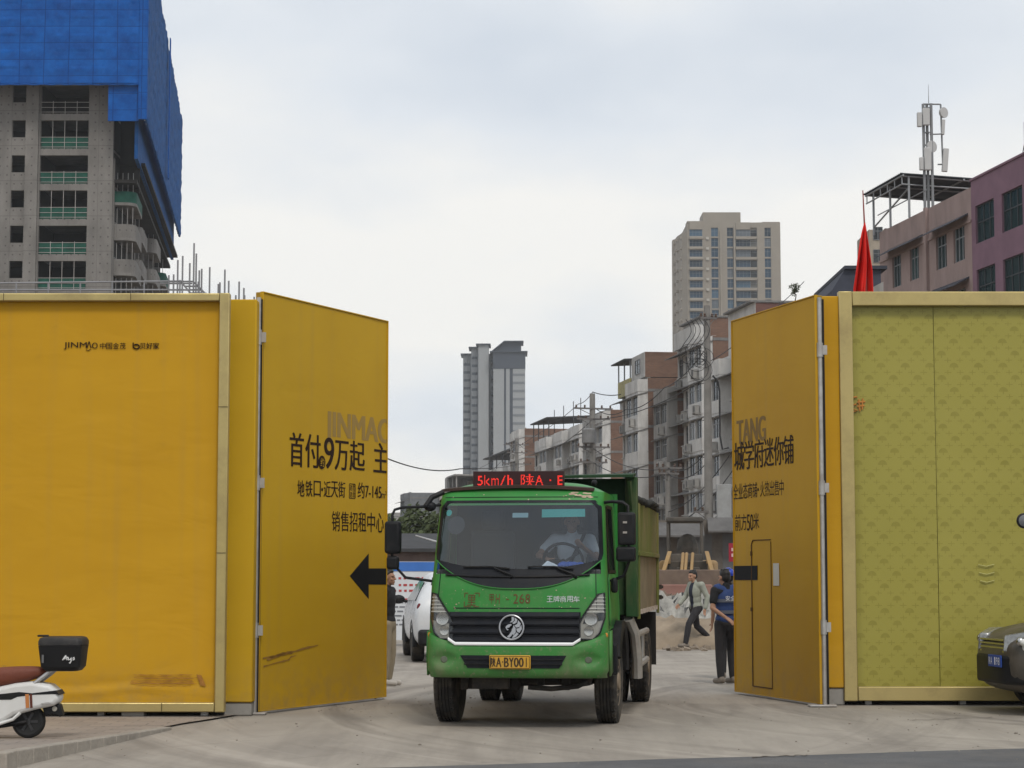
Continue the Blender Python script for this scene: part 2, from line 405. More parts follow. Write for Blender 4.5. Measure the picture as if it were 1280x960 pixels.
# worn crack and patch lines in the apron
ck = MB(); rr = random.Random(11)
for (a, b, wd) in ((gnd(1140, 901), gnd(1240, 897), .02), (gnd(940, 948), gnd(1010, 945), .03), (gnd(1000, 873), gnd(940, 862), .02), (gnd(330, 893), gnd(400, 882), .02)):
    n = 14; top = []; bot = []
    for i in range(n + 1):
        p = a.lerp(b, i / n) + Vector((0, rr.uniform(-.07, .07), 0)); ww = wd * rr.uniform(.2, 1.2)
        top.append((p.x, p.y + ww, .009)); bot.append((p.x, p.y - ww, .009))
    ck.add(top + bot[::-1], [tuple(range(2 * n + 2))])
tag(ck.build('pavement_cracks', M('crack', (.09, .075, .06), .95)), kind='structure')
# raised tiled pavement on the left, sinking to the apron towards the gate
def zs(y): return 0.02 + 0.13 * max(0, min(1, (22.4 - y) / (22.4 - 17.56)))
A = gnd(19, 938, .15); E1 = gnd(150, 922, .05); C1 = gnd(235, 905, .02); D1 = Vector((-3.28, 23.55, 0))
def tile_mat():
    m = bpy.data.materials.new("pavement_tiles"); m.use_nodes = True
    N = m.node_tree.nodes; L = m.node_tree.links; b = N['Principled BSDF']; b.inputs['Roughness'].default_value = .9
    co = N.new('ShaderNodeTexCoord'); br = N.new('ShaderNodeTexBrick'); br.inputs['Scale'].default_value = 1.0
    br.inputs['Brick Width'].default_value = .4; br.inputs['Row Height'].default_value = .2; br.inputs['Mortar Size'].default_value = .008; br.inputs['Mortar Smooth'].default_value = .3
    br.inputs['Color1'].default_value = (.30, .25, .21, 1); br.inputs['Color2'].default_value = (.23, .195, .165, 1); br.inputs['Mortar'].default_value = (.13, .11, .095, 1)
    L.new(co.outputs['Object'], br.inputs['Vector'])
    nz = N.new('ShaderNodeTexNoise'); nz.inputs['Scale'].default_value = 1.3; nz.inputs['Detail'].default_value = 7; L.new(co.outputs['Object'], nz.inputs['Vector'])
    r = N.new('ShaderNodeMapRange'); r.inputs['From Min'].default_value = .4; r.inputs['From Max'].default_value = .75; r.inputs['To Max'].default_value = .8; L.new(nz.outputs['Fac'], r.inputs['Value'])
    x = N.new('ShaderNodeMix'); x.data_type = 'RGBA'; L.new(r.outputs[0], x.inputs['Factor']); L.new(br.outputs['Color'], x.inputs['A']); x.inputs['B'].default_value = (.31, .265, .22, 1)
    L.new(x.outputs['Result'], b.inputs['Base Color'])
    bp = N.new('ShaderNodeBump'); bp.inputs['Strength'].default_value = .4; bp.inputs['Distance'].default_value = .01; bp.invert = True; L.new(br.outputs['Fac'], bp.inputs['Height']); L.new(bp.outputs[0], b.inputs['Normal'])
    return m
pv = MB(); ys = [17.56 + (24.6 - 17.56) * i / 20 for i in range(21)]
def xedge(y):
    pts = [(A.y, A.x), (E1.y, E1.x), (C1.y, C1.x), (D1.y, D1.x), (26, -2.6)]
    for (a, xa), (b, xb) in zip(pts, pts[1:]):
        if a <= y <= b: return xa + (xb - xa) * (y - a) / (b - a)
    return pts[0][1]
for i in range(20):
    for j, (x0, x1) in enumerate(((-30, -8), (-8, None))):
        a0 = x1 if x1 is not None else xedge(ys[i]) - .13; a1 = x1 if x1 is not None else xedge(ys[i + 1]) - .13
        pv.add([(x0, ys[i] + .12 * (i == 0), zs(ys[i])), (a0, ys[i] + .12 * (i == 0), zs(ys[i])), (a1, ys[i + 1], zs(ys[i + 1])), (x0, ys[i + 1], zs(ys[i + 1]))], [(0, 1, 2, 3)])
tag(pv.build('pavement', tile_mat()), kind='structure')
kb = MB(); kerbm = M('kerb_stone', (.33, .295, .25), .9, var=.2, vscale=3, bump=.4, bscale=25, dirt=(.16, .13, .11), damt=.6)
for i in range(13):
    y0, y1 = ys[i], ys[i + 1]; e0, e1 = xedge(y0), xedge(y1); t0, t1 = zs(y0) + .006, zs(y1) + .006
    kb.add([(e0 - .13, y0, 0), (e0, y0, 0), (e0, y0, t0), (e0 - .13, y0, t0), (e1 - .13, y1, 0), (e1, y1, 0), (e1, y1, t1), (e1 - .13, y1, t1)],
           [(0, 1, 2, 3), (4, 7, 6, 5), (1, 5, 6, 2), (0, 3, 7, 4), (3, 2, 6, 7)])
for i in range(26):
    x1 = A.x - .136 - i * 1.0; kb.box(x1 - .99, x1, 17.56, 17.68, 0, .156)
tag(kb.build('kerb', kerbm, bevel=.012), kind='structure')

# ================================================================== HOARDINGS
def sheet_mat(name, col, col2, wrinkle=.25, rough=.6):
    """Printed sheet: even colour, faint mottling, soft creases."""
    m = bpy.data.materials.new(name); m.use_nodes = True
    N = m.node_tree.nodes; L = m.node_tree.links; b = N['Principled BSDF']; b.inputs['Roughness'].default_value = rough; b.inputs['Specular IOR Level'].default_value = .18
    co = N.new('ShaderNodeTexCoord'); nz = N.new('ShaderNodeTexNoise'); nz.inputs['Scale'].default_value = .7; nz.inputs['Detail'].default_value = 7; nz.inputs['Roughness'].default_value = .6
    L.new(co.outputs['Object'], nz.inputs['Vector'])
    r = N.new('ShaderNodeMapRange'); r.inputs['From Min'].default_value = .3; r.inputs['From Max'].default_value = .7; L.new(nz.outputs['Fac'], r.inputs['Value'])
    x = N.new('ShaderNodeMix'); x.data_type = 'RGBA'; L.new(r.outputs[0], x.inputs['Factor']); x.inputs['A'].default_value = (*col, 1); x.inputs['B'].default_value = (*col2, 1)
    n3 = N.new('ShaderNodeTexNoise'); n3.inputs['Scale'].default_value = 3.2; n3.inputs['Detail'].default_value = 10; n3.inputs['Roughness'].default_value = .75
    L.new(co.outputs['Object'], n3.inputs['Vector'])
    r3 = N.new('ShaderNodeMapRange'); r3.inputs['From Min'].default_value = .58; r3.inputs['From Max'].default_value = .8; r3.inputs['To Max'].default_value = .35; L.new(n3.outputs['Fac'], r3.inputs['Value'])
    x3 = N.new('ShaderNodeMix'); x3.data_type = 'RGBA'; L.new(r3.outputs[0], x3.inputs['Factor']); L.new(x.outputs['Result'], x3.inputs['A']); x3.inputs['B'].default_value = (col[0] * .62, col[1] * .66, col[2] * .9 + .015, 1)
    spz = N.new('ShaderNodeSeparateXYZ'); L.new(co.outputs['Object'], spz.inputs[0])
    zf = N.new('ShaderNodeMapRange'); zf.inputs['From Min'].default_value = .05; zf.inputs['From Max'].default_value = .75; zf.inputs['To Min'].default_value = 1; zf.inputs['To Max'].default_value = 0; L.new(spz.outputs['Z'], zf.inputs['Value'])
    nd = N.new('ShaderNodeTexNoise'); nd.inputs['Scale'].default_value = 5; nd.inputs['Detail'].default_value = 9; nd.inputs['Roughness'].default_value = .72; L.new(co.outputs['Object'], nd.inputs['Vector'])
    rd_ = N.new('ShaderNodeMapRange'); rd_.inputs['From Min'].default_value = .40; rd_.inputs['From Max'].default_value = .70; rd_.inputs['To Max'].default_value = .6; L.new(nd.outputs['Fac'], rd_.inputs['Value'])
    md = N.new('ShaderNodeMath'); md.operation = 'MULTIPLY'; L.new(zf.outputs[0], md.inputs[0]); L.new(rd_.outputs[0], md.inputs[1])
    # long faint run-off streaks
    mps = N.new('ShaderNodeMapping'); mps.inputs['Scale'].default_value = (7, 7, .22); L.new(co.outputs['Object'], mps.inputs[0])
    nst = N.new('ShaderNodeTexNoise'); nst.inputs['Scale'].default_value = 1; nst.inputs['Detail'].default_value = 4; L.new(mps.outputs[0], nst.inputs['Vector'])
    rst = N.new('ShaderNodeMapRange'); rst.inputs['From Min'].default_value = .56; rst.inputs['From Max'].default_value = .78; rst.inputs['To Max'].default_value = .17; L.new(nst.outputs['Fac'], rst.inputs['Value'])
    mx4 = N.new('ShaderNodeMath'); mx4.operation = 'MAXIMUM'; L.new(md.outputs[0], mx4.inputs[0]); L.new(rst.outputs[0], mx4.inputs[1])
    x4 = N.new('ShaderNodeMix'); x4.data_type = 'RGBA'; L.new(mx4.outputs[0], x4.inputs['Factor']); L.new(x3.outputs['Result'], x4.inputs['A']); x4.inputs['B'].default_value = (.30, .205, .085, 1)
    L.new(x4.outputs['Result'], b.inputs['Base Color'])
    n2 = N.new('ShaderNodeTexNoise'); n2.inputs['Scale'].default_value = 1.6; n2.inputs['Detail'].default_value = 3; n2.inputs['Distortion'].default_value = .6
    mp = N.new('ShaderNodeMapping'); mp.inputs['Scale'].default_value = (.5, 1, 1.2); L.new(co.outputs['Object'], mp.inputs[0]); L.new(mp.outputs[0], n2.inputs['Vector'])
    bp = N.new('ShaderNodeBump'); bp.inputs['Strength'].default_value = wrinkle; bp.inputs['Distance'].default_value = .05; L.new(n2.outputs['Fac'], bp.inputs['Height']); L.new(bp.outputs[0], b.inputs['Normal'])
    return m
YEL = sheet_mat("yellow_sheet", (.56, .305, .013), (.515, .272, .011), .42)
YEL2 = sheet_mat('yellow_gate_sheet', (.56, .335, .013), (.505, .295, .011))
YEL3 = sheet_mat('ochre_gate_sheet', (.53, .30, .014), (.475, .26, .012))
GOLD = M('gold_frame', (.50, .40, .17), .38, metal=.55, var=.1, vscale=1.2, dirt=(.25, .19, .10), damt=.5, dscale=2)
DARKT = M('brown_print', (.028, .014, .008), .7, var=.05, spec=.12)
GREYT = M('faded_print', (.34, .215, .05), .6, var=.05)
BLACK = M('black_print', (.010, .010, .011), .7, var=.1, spec=.12)
STEEL = M('galvanised_steel', (.48, .47, .45), .45, metal=.6, var=.2, vscale=6, dirt=(.22, .15, .1), damt=.6)
DARKGAP = M('rubber_and_gap_shade', (.02, .018, .016), .9)  # mud flap rubber; also painted shade under the hoardings and beside the hinges
CONC = M('grey_concrete', (.30, .285, .26), .9, var=.2, vscale=2, bump=.3, bscale=20)

def frame_joints(parent, xs, zs_, y, z0, z1, x0, x1):
    m = MB()
    for x in xs: m.box(x - .004, x + .004, y - .004, y, z0, z1)
    for z in zs_: m.box(x0, x1, y - .004, y, z - .004, z + .004)
    m.build('frame_joints', M('joint_dark', (.10, .075, .03), .8), parent)
def creased_panel(x0, x1, z0, z1, y, nx, nz, fn):
    m = MB(); vs = []
    for j in range(nz + 1):
        for i in range(nx + 1):
            x = x0 + (x1 - x0) * i / nx; z = z0 + (z1 - z0) * j / nz; vs.append((x, y + fn(x, z), z))
    return m.add(vs, [(j * (nx + 1) + i, j * (nx + 1) + i + 1, (j + 1) * (nx + 1) + i + 1, (j + 1) * (nx + 1) + i) for j in range(nz) for i in range(nx)])

# ---- left framed hoarding (runs out of the picture on the left)
HY = 23.9
hl = thing('framed_hoarding', 'plain orange-yellow hoarding panel in a gold frame with two small logos, behind the scooter', 'hoarding', (at(284, 700, HY).x, HY, 0))
X0 = hl.location.x
def LX(px): return at(px, 650, HY).x - X0
zb, zt = at(200, 890, HY).z, at(200, 367, HY).z
zi, zti = at(200, 878, HY).z, at(200, 377, HY).z
WL = -9.0
fr = MB()
fr.prism([(-.02, zi), (0, zb), (0, zt), (-.02, zti)], 'y', -.06, .02) if False else None
xr = LX(272)
fr.box(xr, 0, -.07, .05, zb, zt); fr.box(WL, xr - .003, -.067, .05, zti, zt - .003); fr.box(WL, xr - .003, -.067, .05, zb + .003, zi)
fr.build('gold_border', GOLD, hl, bevel=.012)
def crease(x, z):
    d = (z - (zi + .10 + .07 * math.exp(-((x + .9) / .6) ** 2)))
    return -.016 * math.exp(-(d / .035) ** 2) * math.exp(-((x + 1.5) / 1.1) ** 2) + .010 * math.exp(-((d - .07) / .05) ** 2) * math.exp(-((x + 1.6) / 1.1) ** 2)
creased_panel(WL, xr, zi, zti, .03, 120, 110, crease).build('sheet_panel', YEL, hl, smooth=True)
bk = MB(); bk.box(WL, -.05, .06, .12, zb + .02, zt - .05); B(WL, -.05, .22, .30, .0, .4).build('gap_shade_board', DARKGAP, hl)  # near-black board added to stand for the shade under the hoarding
for k in range(8): bk.box(-.3 - k * 1.2, -.22 - k * 1.2, .12, .2, .02, zt - .1)
bk.build('backing_frame', STEEL, hl)
frame_joints(hl, [LX(160), LX(0), LX(-160)], [], -.067, zti + .002, zt - .006, 0, 0); frame_joints(hl, [LX(207), LX(50), LX(-120)], [zl_ for zl_ in (1.9, 3.6)], -.0705, zb + .006, zi - .002, xr + .002, -.004)
def zl(py): return at(130, py, HY).z
lt = MB()
lt.merge(write('JINM', (LX(75), LX(104), zl(436.5), zl(427.5)), .018, .0012))
lt.merge(write('Λ', (LX(103.5), LX(110), zl(435), zl(426.5)), .018, .0015))
lt.tube([(LX(103), .02, zl(437)), (LX(106), .02, zl(438)), (LX(109), .02, zl(436))], .004, 6)
lt.merge(write('O', (LX(110.5), LX(117.5), zl(435.5), zl(428)), .018, .0012))
for ch, a in zip('中国金茂', (120.5, 128.5, 137, 145.5)): lt.merge(write(ch, (LX(a), LX(a + 7.4), zl(436), zl(428.2)), .018, .0010))
lt.merge(write('贝好家', (LX(171), LX(195), zl(436), zl(428)), .018, .002))
cx, cz, rr_ = LX(166.5), zl(433), .026
lt.tube([(LX(162.3), .02, zl(428)), (LX(162.3), .02, zl(434))] + [(cx + rr_ * 1.3 * math.cos(R(a)), .02, cz + rr_ * math.sin(R(a))) for a in range(200, 520, 20)], .008, 6)
lt.build('logo_lettering', DARKT, hl)
write('HOUSE'[-1:] + '', (LX(7), LX(11), zl(837), zl(832)), .018).merge(write('I', (LX(2), LX(3), zl(837), zl(832)), .018)).build('faint_lettering', GREYT, hl)
sc = MB(); rr = random.Random(5)
for k in range(9):
    z = zl(844 + k * 1.65) + rr.uniform(-.01, .01); a = LX(163 + rr.uniform(-1, 10)); b = LX(252 - rr.uniform(0, 12))
    n = 16; th = rr.uniform(.002, .0055)
    up = []; dn = []
    for i in range(n + 1):
        x = a + (b - a) * i / n; q = th * rr.uniform(.2, 1.0); zz_ = z + rr.uniform(-.003, .003)
        up.append((x, .017 + .0002 * k, zz_ + q)); dn.append((x, .017 + .0002 * k, zz_ - q))
    sc.add(up + dn[::-1], [tuple(range(2 * n + 2))])
sc.add([(LX(248), .016, zl(843)), (LX(254), .016, zl(844)), (LX(260), .016, zl(858)), (LX(253), .016, zl(857))], [(0, 1, 2, 3)])
sc.build('scraped_patch', M('scrape', (.33, .15, .03), .8, var=.4, vscale=12), hl)
for px in (166, 40, -60):
    o = B(-.13, .13, -.02, .16, 0, .10).build('concrete_block', CONC, None, bevel=.01); o.location = (at(px, 880, HY).x, HY + .02, .018)
    tag(o, {166: 'small concrete block in the dark gap under the yellow hoarding, clear of the scooter', 40: 'small concrete block under the yellow hoarding, behind the scooter wheel', -60: 'concrete block under the far end of the yellow hoarding'}[px], 'block', 'blocks under the yellow hoarding')

# ---- plain yellow filler strip and hinge post on each side of the opening
def strip(px0, px1, pyt, pyb, Y, label, foot):
    a, b = at(px0, 650, Y), at(px1, 650, Y); zt_, zb_ = at(px0, pyt, Y).z, max(.1, at(px0, pyb, Y).z)
    r = thing('gate_post_panel', label, 'hoarding', ((a.x + b.x) / 2, Y, 0)); h = (b.x - a.x) / 2
    B(-h, h, 0, .35, zb_ + .06, zt_).build('sheet_panel', YEL2 if px0 < 640 else YEL, r, bevel=.015)
    B(-h * .95, h * .95, .02, .33, 0, zb_ + .057).build('concrete_foot', CONC, r, bevel=.02)
    return r
strip(277, 318, 374, 888, 24.2, 'narrow plain yellow panel between the gold framed yellow hoarding and the gate leaf', 1)
strip(1031, 1054, 370, 866, 26.15, 'narrow plain yellow panel between the gate leaf and the green patterned hoarding', 1)

def leaf(root_name, label, P, Q, zb_, zt_, mat, hinge_at_start):
    """Gate leaf from P to Q (left to right in the photograph), local x along it, face towards -y."""
    d = Vector((Q.x - P.x, Q.y - P.y, 0)); Ln = d.length; ang = math.atan2(d.y, d.x)
    r = thing(root_name, label, 'gate', (P.x, P.y, 0), ang)
    def uv(px, py):
        n = Vector((math.sin(ang), -math.cos(ang), 0)); o = Vector((0, 0, EYE)); dd = ray(px, py)
        t = (Vector((P.x, P.y, 0)) - o).dot(n) / dd.dot(n); h = o + dd * t
        return (h - Vector((P.x, P.y, 0))).dot(d.normalized()), h.z
    def wob(x, z): return .0015 * math.sin(x * 1.3 + z * .7) + .0007 * math.sin(z * 2.3 + x * 3)
    creased_panel(0, Ln, zb_, zt_, -.035, 50, 80, wob).build('sheet_panel', mat, r, smooth=True)
    e = MB(); e.box(-.012, Ln + .012, .0, .06, zb_ - .01, zt_ + .012); e.build('leaf_core', M('gate_edge', (.33, .2, .02), .6), r, bevel=.006)
    ed = MB(); ed.box(-.014, 0, -.05, -.002, zb_ - .01, zt_ + .012); ed.box(Ln, Ln + .014, -.05, -.002, zb_ - .01, zt_ + .012); ed.box(-.014, Ln + .014, -.05, -.002, zt_ + .002, zt_ + .018); ed.box(-.014, Ln + .014, -.05, -.002, zb_ - .018, zb_ - .002)
    ed.build('edge_trim', mat, r, bevel=.004)
    b = MB()
    for k in range(4): b.box(.1, Ln - .1, .062, .11, .4 + k * 1.4, .46 + k * 1.4)
    b.build('rear_rails', STEEL, r)
    return r, uv, Ln
Pl, Ql = at(322, 700, 24.5), at(479.5, 700, 27.4)
gl, uvl, Ll = leaf('gate_leaf', 'open yellow gate leaf with black arrow and dark lettering about shop prices', Pl, Ql, .05, 5.03, YEL2, True)
YT = -.0392
def tx(parent, uv, body, pxa, pxb, pya, pyb, mat, bold=0.0, y=YT, clip=None, name='lettering', lean=0.0):
    pm = ((pxa + pxb) / 2, (pya + pyb) / 2)
    x0 = uv(pxa, pm[1])[0]; x1 = uv(pxb, pm[1])[0]; z0 = uv(pm[0], pyb)[1]; z1 = uv(pm[0], pya)[1]
    m = write(body, (x0, x1, z0, z1), y, bold, lean)
    if clip: m = clip_x(m, **clip)
    return m
cl = dict(xmax=Ll - .004)
tx(gl, uvl, 'JINMAO', 404, 486, 519, 560, GREYT, .022, -.0380, cl).build('faded_lettering', GREYT, gl)
big = MB()
for ch, a, b, t, bt in (('首', 359, 376, 541, 583.5), ('付', 378.5, 397, 543, 585), ('9', 402, 414, 547, 586), ('万', 415.5, 432, 551, 588), ('起', 434, 452.5, 551.5, 589), ('主', 464, 481.5, 554, 591)):
    big.merge(tx(gl, uvl, ch, a, b, t, bt, DARKT, .009, YT, cl))
big.build('price_lettering', DARKT, gl)
cx, cz = uvl(398.8, 578)
disc = MB(); disc.lathe([(-.002, .085), (.002, .085)], (cx, YT - .004, cz), 'y', 28); disc.build('round_stamp', DARKT, gl)
write('约', (cx - .045, cx + .045, cz - .055, cz + .055), YT - .01).build('stamp_lettering', YEL2, gl)
sm = MB()
for ch, a in zip('地铁口·近天街', (368.5, 378.5, 388.8, 398.2, 401.3, 410.5, 419.5)):
    if ch == '·': sm.lathe([(-.002, .022), (.002, .022)], (*[uvl(399.3, 612)[0], YT], uvl(399.3, 612)[1]), 'y', 12)
    else: sm.merge(tx(gl, uvl, ch, a, a + 8.6, 600.5 + (a - 368) * .03, 620.5 + (a - 368) * .03, DARKT, .003))
bx = rrect(uvl(433, 612)[0], uvl(441.2, 612)[0], uvl(437, 623.5)[1], uvl(437, 604.5)[1], .02, 3); bi = rrect(uvl(433.7, 612)[0], uvl(440.5, 612)[0], uvl(437, 622.6)[1], uvl(437, 605.4)[1], .015, 3)
sm.merge(ring(bx, bi, lambda u, v: (u, YT, v)))
for ch, a, t in (('建', 434, 606), ('面', 437.4, 606), ('建', 434, 614.5), ('面', 437.4, 614.5)): sm.merge(tx(gl, uvl, ch, a, a + 3, t, t + 7.5, DARKT))
sm.merge(tx(gl, uvl, '约7-145', 444, 473.5, 604, 623.5, DARKT, .004)); sm.merge(tx(gl, uvl, 'm²', 473.8, 480, 614, 623, DARKT, 0, YT, cl))
for i, ch in enumerate('销售招租中心'): sm.merge(tx(gl, uvl, ch, 411.5 + i * 11.1, 421.5 + i * 11.0, 639 + i * .45, 664 + i * .3, DARKT, .002, YT, cl))
sm.build('small_lettering', DARKT, gl)
ar = [uvl(434, 720), uvl(457.5, 692), uvl(457.5, 710.5), (Ll, uvl(478, 710.5)[1]), (Ll, uvl(478, 730.5)[1]), uvl(457.5, 730.5), uvl(457.5, 748.5)]
MB().prism(ar, 'y', YT - .002, YT + .004).build('black_arrow', BLACK, gl)
st = MB(); rr = random.Random(9)
for (pts, wd) in (([(325, 823), (338, 821), (350, 817), (362, 815), (375, 811), (388, 808)], .02), ([(330, 824), (345, 819), (356, 817)], .025), ([(326, 833), (340, 829), (352, 826), (360, 821)], .014)):
    up = []; dn = []
    for (a, b) in pts:
        for q in range(3):
            x, z = uvl(a + q * 3, b - q * .8); wq = wd * rr.uniform(.2, 1); up.append((x, YT, z + wq)); dn.append((x, YT, z - wq))
    st.add(up + dn[::-1], [tuple(range(len(up) * 2))])
st.build('torn_scratches', M('scratch', (.30, .16, .03), .8, var=.3, vscale=15), gl)
MB().tube([(Ll - .15, .03, .12), (Ll - .15, .03, .01)], .012).build('drop_bolt', STEEL, gl)

Pr, Qr = at(921, 700, 28.6), at(1026.5, 700, 25.9)
g2, uvr, Lr = leaf('gate_leaf', 'open yellow gate leaf with a small wicket door and a white paper slip', Pr, Qr, .05, 5.18, YEL3, False)
tx(g2, uvr, 'TANG', 924.5, 960, 522.5, 553, GREYT, .022, -.0380).build('faded_lettering', M('faded_print_dark', (.22, .13, .03), .7), g2)
big = MB()
for i, ch in enumerate('城学府迷你铺'):
    a = 921 + i * 12.4; big.merge(tx(g2, uvr, ch, a, a + 12.2, 552.5 - i * 1.7, 588 - i * 1.6, DARKT, .008, YT, dict(xmin=.004)))
big.build('headline_lettering', DARKT, g2)
sm = MB()
for i, ch in enumerate('全业态商铺·火热出售中'):
    a = 920 + i * 6.0 - (2.5 if i > 5 else 0)
    if ch == '·': q = uvr(951, 612); sm.lathe([(-.002, .02), (.002, .02)], (q[0], YT, q[1]), 'y', 12)
    else: sm.merge(tx(g2, uvr, ch, a, a + 5.6, 605 - i * .55, 624 - i * .5, DARKT, 0, YT, dict(xmin=.004)))
for ch, a, t in (('前', 922, 643), ('方', 929.5, 642.3), ('5', 936.8, 643), ('0', 940.9, 642.6), ('米', 945, 641)):
    sm.merge(tx(g2, uvr, ch, a, a + (3.8 if ch in '50' else 7), t, t + 20.5, DARKT, 0))
sm.build('small_lettering', DARKT, g2)
MB().prism([(0, uvr(921, 725)[1]), uvr(950, 725), uvr(950, 707), (0, uvr(921, 707.5)[1])], 'y', YT - .002, YT + .004).build('arrow_shaft', BLACK, g2)
wk = MB(); wkm = M('door_gap', (.09, .045, .012), .9)
x0, zt_ = uvr(942.5, 676); x1 = uvr(967, 700)[0]
wk.box(x0 - .012, x0 + .010, YT - .004, YT + .01, .14, zt_ - .06); wk.box(x1 - .005, x1 + .005, YT - .003, YT + .01, .14, zt_ - .02); wk.box(x0 + .06, x1, YT - .003, YT + .01, zt_ + .0, zt_ + .012); wk.tube([(x0, YT, zt_ - .06), (x0 + .02, YT, zt_ - .02), (x0 + .06, YT, zt_ + .006)], .008, 6)
wk.box(x0 + .02, x1, YT - .003, YT + .01, .135, .15)
wk.box(x0 - .03, x0 + .02, YT - .012, YT + .01, 1.15, 1.2); wk.box(x0 - .02, x0 + .02, YT - .012, YT + .01, 1.9, 1.96)
wk.build('wicket_door_gap', wkm, g2)
q0, q1 = uvr(970.5, 732), uvr(977.3, 704)
B(q0[0], q1[0], YT - .006, YT - .002, q0[1], q1[1]).build('paper_slip', M('paper', (.62, .60, .55), .8, var=.1), g2)

def hinge_post(px, Y, pyt, label):
    p = at(px, 700, Y); zt_ = at(px, pyt, Y).z
    r = thing('hinge_post', label, 'post', (p.x, p.y, 0))
    MB().cone((0, 0, 0), (0, 0, zt_), .028, n=14).build('pole', STEEL, r, smooth=True)
    B(.022, .058, .0, .05, .02, zt_ - .02).build('gap_shade_strip', DARKGAP, r)  # near-black strip painting the shade in the gap beside the pole
    B(-.2, .14, -.1, .12, .006, .03).build('base_plate', STEEL, r, bevel=.006)
    for k in range(3):
        hg = MB(); z = .9 + k * 1.75; hg.cone((0, 0, z), (0, 0, z + .18), .04, n=14); hg.box(0.0, .09, -.012, .012, z + .03, z + .15); hg.build('hinge', STEEL, r)
hinge_post(320, 24.47, 372, 'steel hinge post beside the yellow gate leaf with the arrow')
hinge_post(1028.5, 25.88, 372, 'steel hinge post beside the yellow gate leaf with the wicket door')

# ---- right framed hoarding with the green patterned sheet
HR = 26.2
hr = thing('framed_hoarding', 'olive green patterned hoarding panel in a gold frame, behind the dark car', 'hoarding', (at(1051, 650, HR).x, HR, 0))
X1 = hr.location.x
def RX(px): return at(px, 650, HR).x - X1
def zr(py): return at(1160, py, HR).z
zb, zt, zi, zti = zr(876), zr(365), zr(858), zr(383)
xl = RX(1068)
fr = MB(); fr.box(0, xl, -.08, .05, zb, zt); fr.box(xl + .003, 12, -.077, .05, zti, zt - .003); fr.box(xl + .003, 12, -.077, .05, zb + .003, zi); fr.build('gold_border', GOLD, hr, bevel=.012)
def pattern_mat():
    m = bpy.data.materials.new("green_pattern_sheet"); m.use_nodes = True
    N = m.node_tree.nodes; L = m.node_tree.links; b = N['Principled BSDF']; b.inputs['Roughness'].default_value = .35; b.inputs['Specular IOR Level'].default_value = .4
    co = N.new('ShaderNodeTexCoord'); sp = N.new('ShaderNodeSeparateXYZ'); L.new(co.outputs['Object'], sp.inputs[0])
    def mt(op, a, b_=None, c=None):
        n = N.new('ShaderNodeMath'); n.operation = op
        for i, v in enumerate((a, b_, c)):
            if v is None: continue
            if isinstance(v, (int, float)): n.inputs[i].default_value = v
            else: L.new(v, n.inputs[i])
        return n.outputs[0]
    g = .157
    u = mt('DIVIDE', sp.outputs['X'], g); v = mt('DIVIDE', sp.outputs['Z'], g)
    iu = mt('FLOOR', u); iv = mt('FLOOR', v); fu = mt('SUBTRACT', mt('SUBTRACT', u, iu), .5); fv = mt('SUBTRACT', mt('SUBTRACT', v, iv), .5)
    au, av = mt('ABSOLUTE', fu), mt('ABSOLUTE', fv)
    chk = mt('MODULO', mt('ADD', mt('ADD', iu, iv), 1000), 2.0)
    # tree-like half round motif in every other cell
    r2 = mt('SQRT', mt('ADD', mt('MULTIPLY', fu, fu), mt('MULTIPLY', mt('ADD', fv, .08), mt('ADD', fv, .08))))
    dome = mt('MULTIPLY', mt('LESS_THAN', r2, .37), mt('GREATER_THAN', fv, -.10))
    stem = mt('MULTIPLY', mt('LESS_THAN', au, .05), mt('LESS_THAN', mt('ABSOLUTE', mt('ADD', fv, .18)), .12))
    mot = mt('MULTIPLY', mt('MAXIMUM', dome, stem), mt('LESS_THAN', chk, .5))
    # crosses on the grid corners
    cu, cv = mt('SUBTRACT', .5, au), mt('SUBTRACT', .5, av)
    cr = mt('MAXIMUM', mt('MULTIPLY', mt('LESS_THAN', cu, .035), mt('LESS_THAN', cv, .2)), mt('MULTIPLY', mt('LESS_THAN', cv, .035), mt('LESS_THAN', cu, .28)))
    nz = N.new('ShaderNodeTexNoise'); nz.inputs['Scale'].default_value = 1.1; nz.inputs['Detail'].default_value = 7; L.new(co.outputs['Object'], nz.inputs['Vector'])
    nf = N.new('ShaderNodeTexNoise'); nf.inputs['Scale'].default_value = 14; nf.inputs['Detail'].default_value = 4; L.new(co.outputs['Object'], nf.inputs['Vector'])
    dens = mt('MULTIPLY_ADD', nf.outputs['Fac'], .7, .22)
    fac = mt('MULTIPLY', mt('MAXIMUM', mt('MULTIPLY', mot, .75), mt('MULTIPLY', cr, .8)), dens)
    x0 = N.new('ShaderNodeMix'); x0.data_type = 'RGBA'; L.new(nz.outputs['Fac'], x0.inputs['Factor']); x0.inputs['A'].default_value = (.36, .315, .06, 1); x0.inputs['B'].default_value = (.31, .28, .05, 1)
    x1 = N.new('ShaderNodeMix'); x1.data_type = 'RGBA'; L.new(fac, x1.inputs['Factor']); L.new(x0.outputs['Result'], x1.inputs['A']); x1.inputs['B'].default_value = (.20, .175, .022, 1)
    L.new(x1.outputs['Result'], b.inputs['Base Color'])
    n2 = N.new('ShaderNodeTexNoise'); n2.inputs['Scale'].default_value = 1.5; n2.inputs['Detail'].default_value = 2; L.new(co.outputs['Object'], n2.inputs['Vector'])
    bp = N.new('ShaderNodeBump'); bp.inputs['Strength'].default_value = .2; bp.inputs['Distance'].default_value = .05; L.new(n2.outputs['Fac'], bp.inputs['Height']); L.new(bp.outputs[0], b.inputs['Normal'])
    return m
PM = pattern_mat()
sx_ = RX(1172)
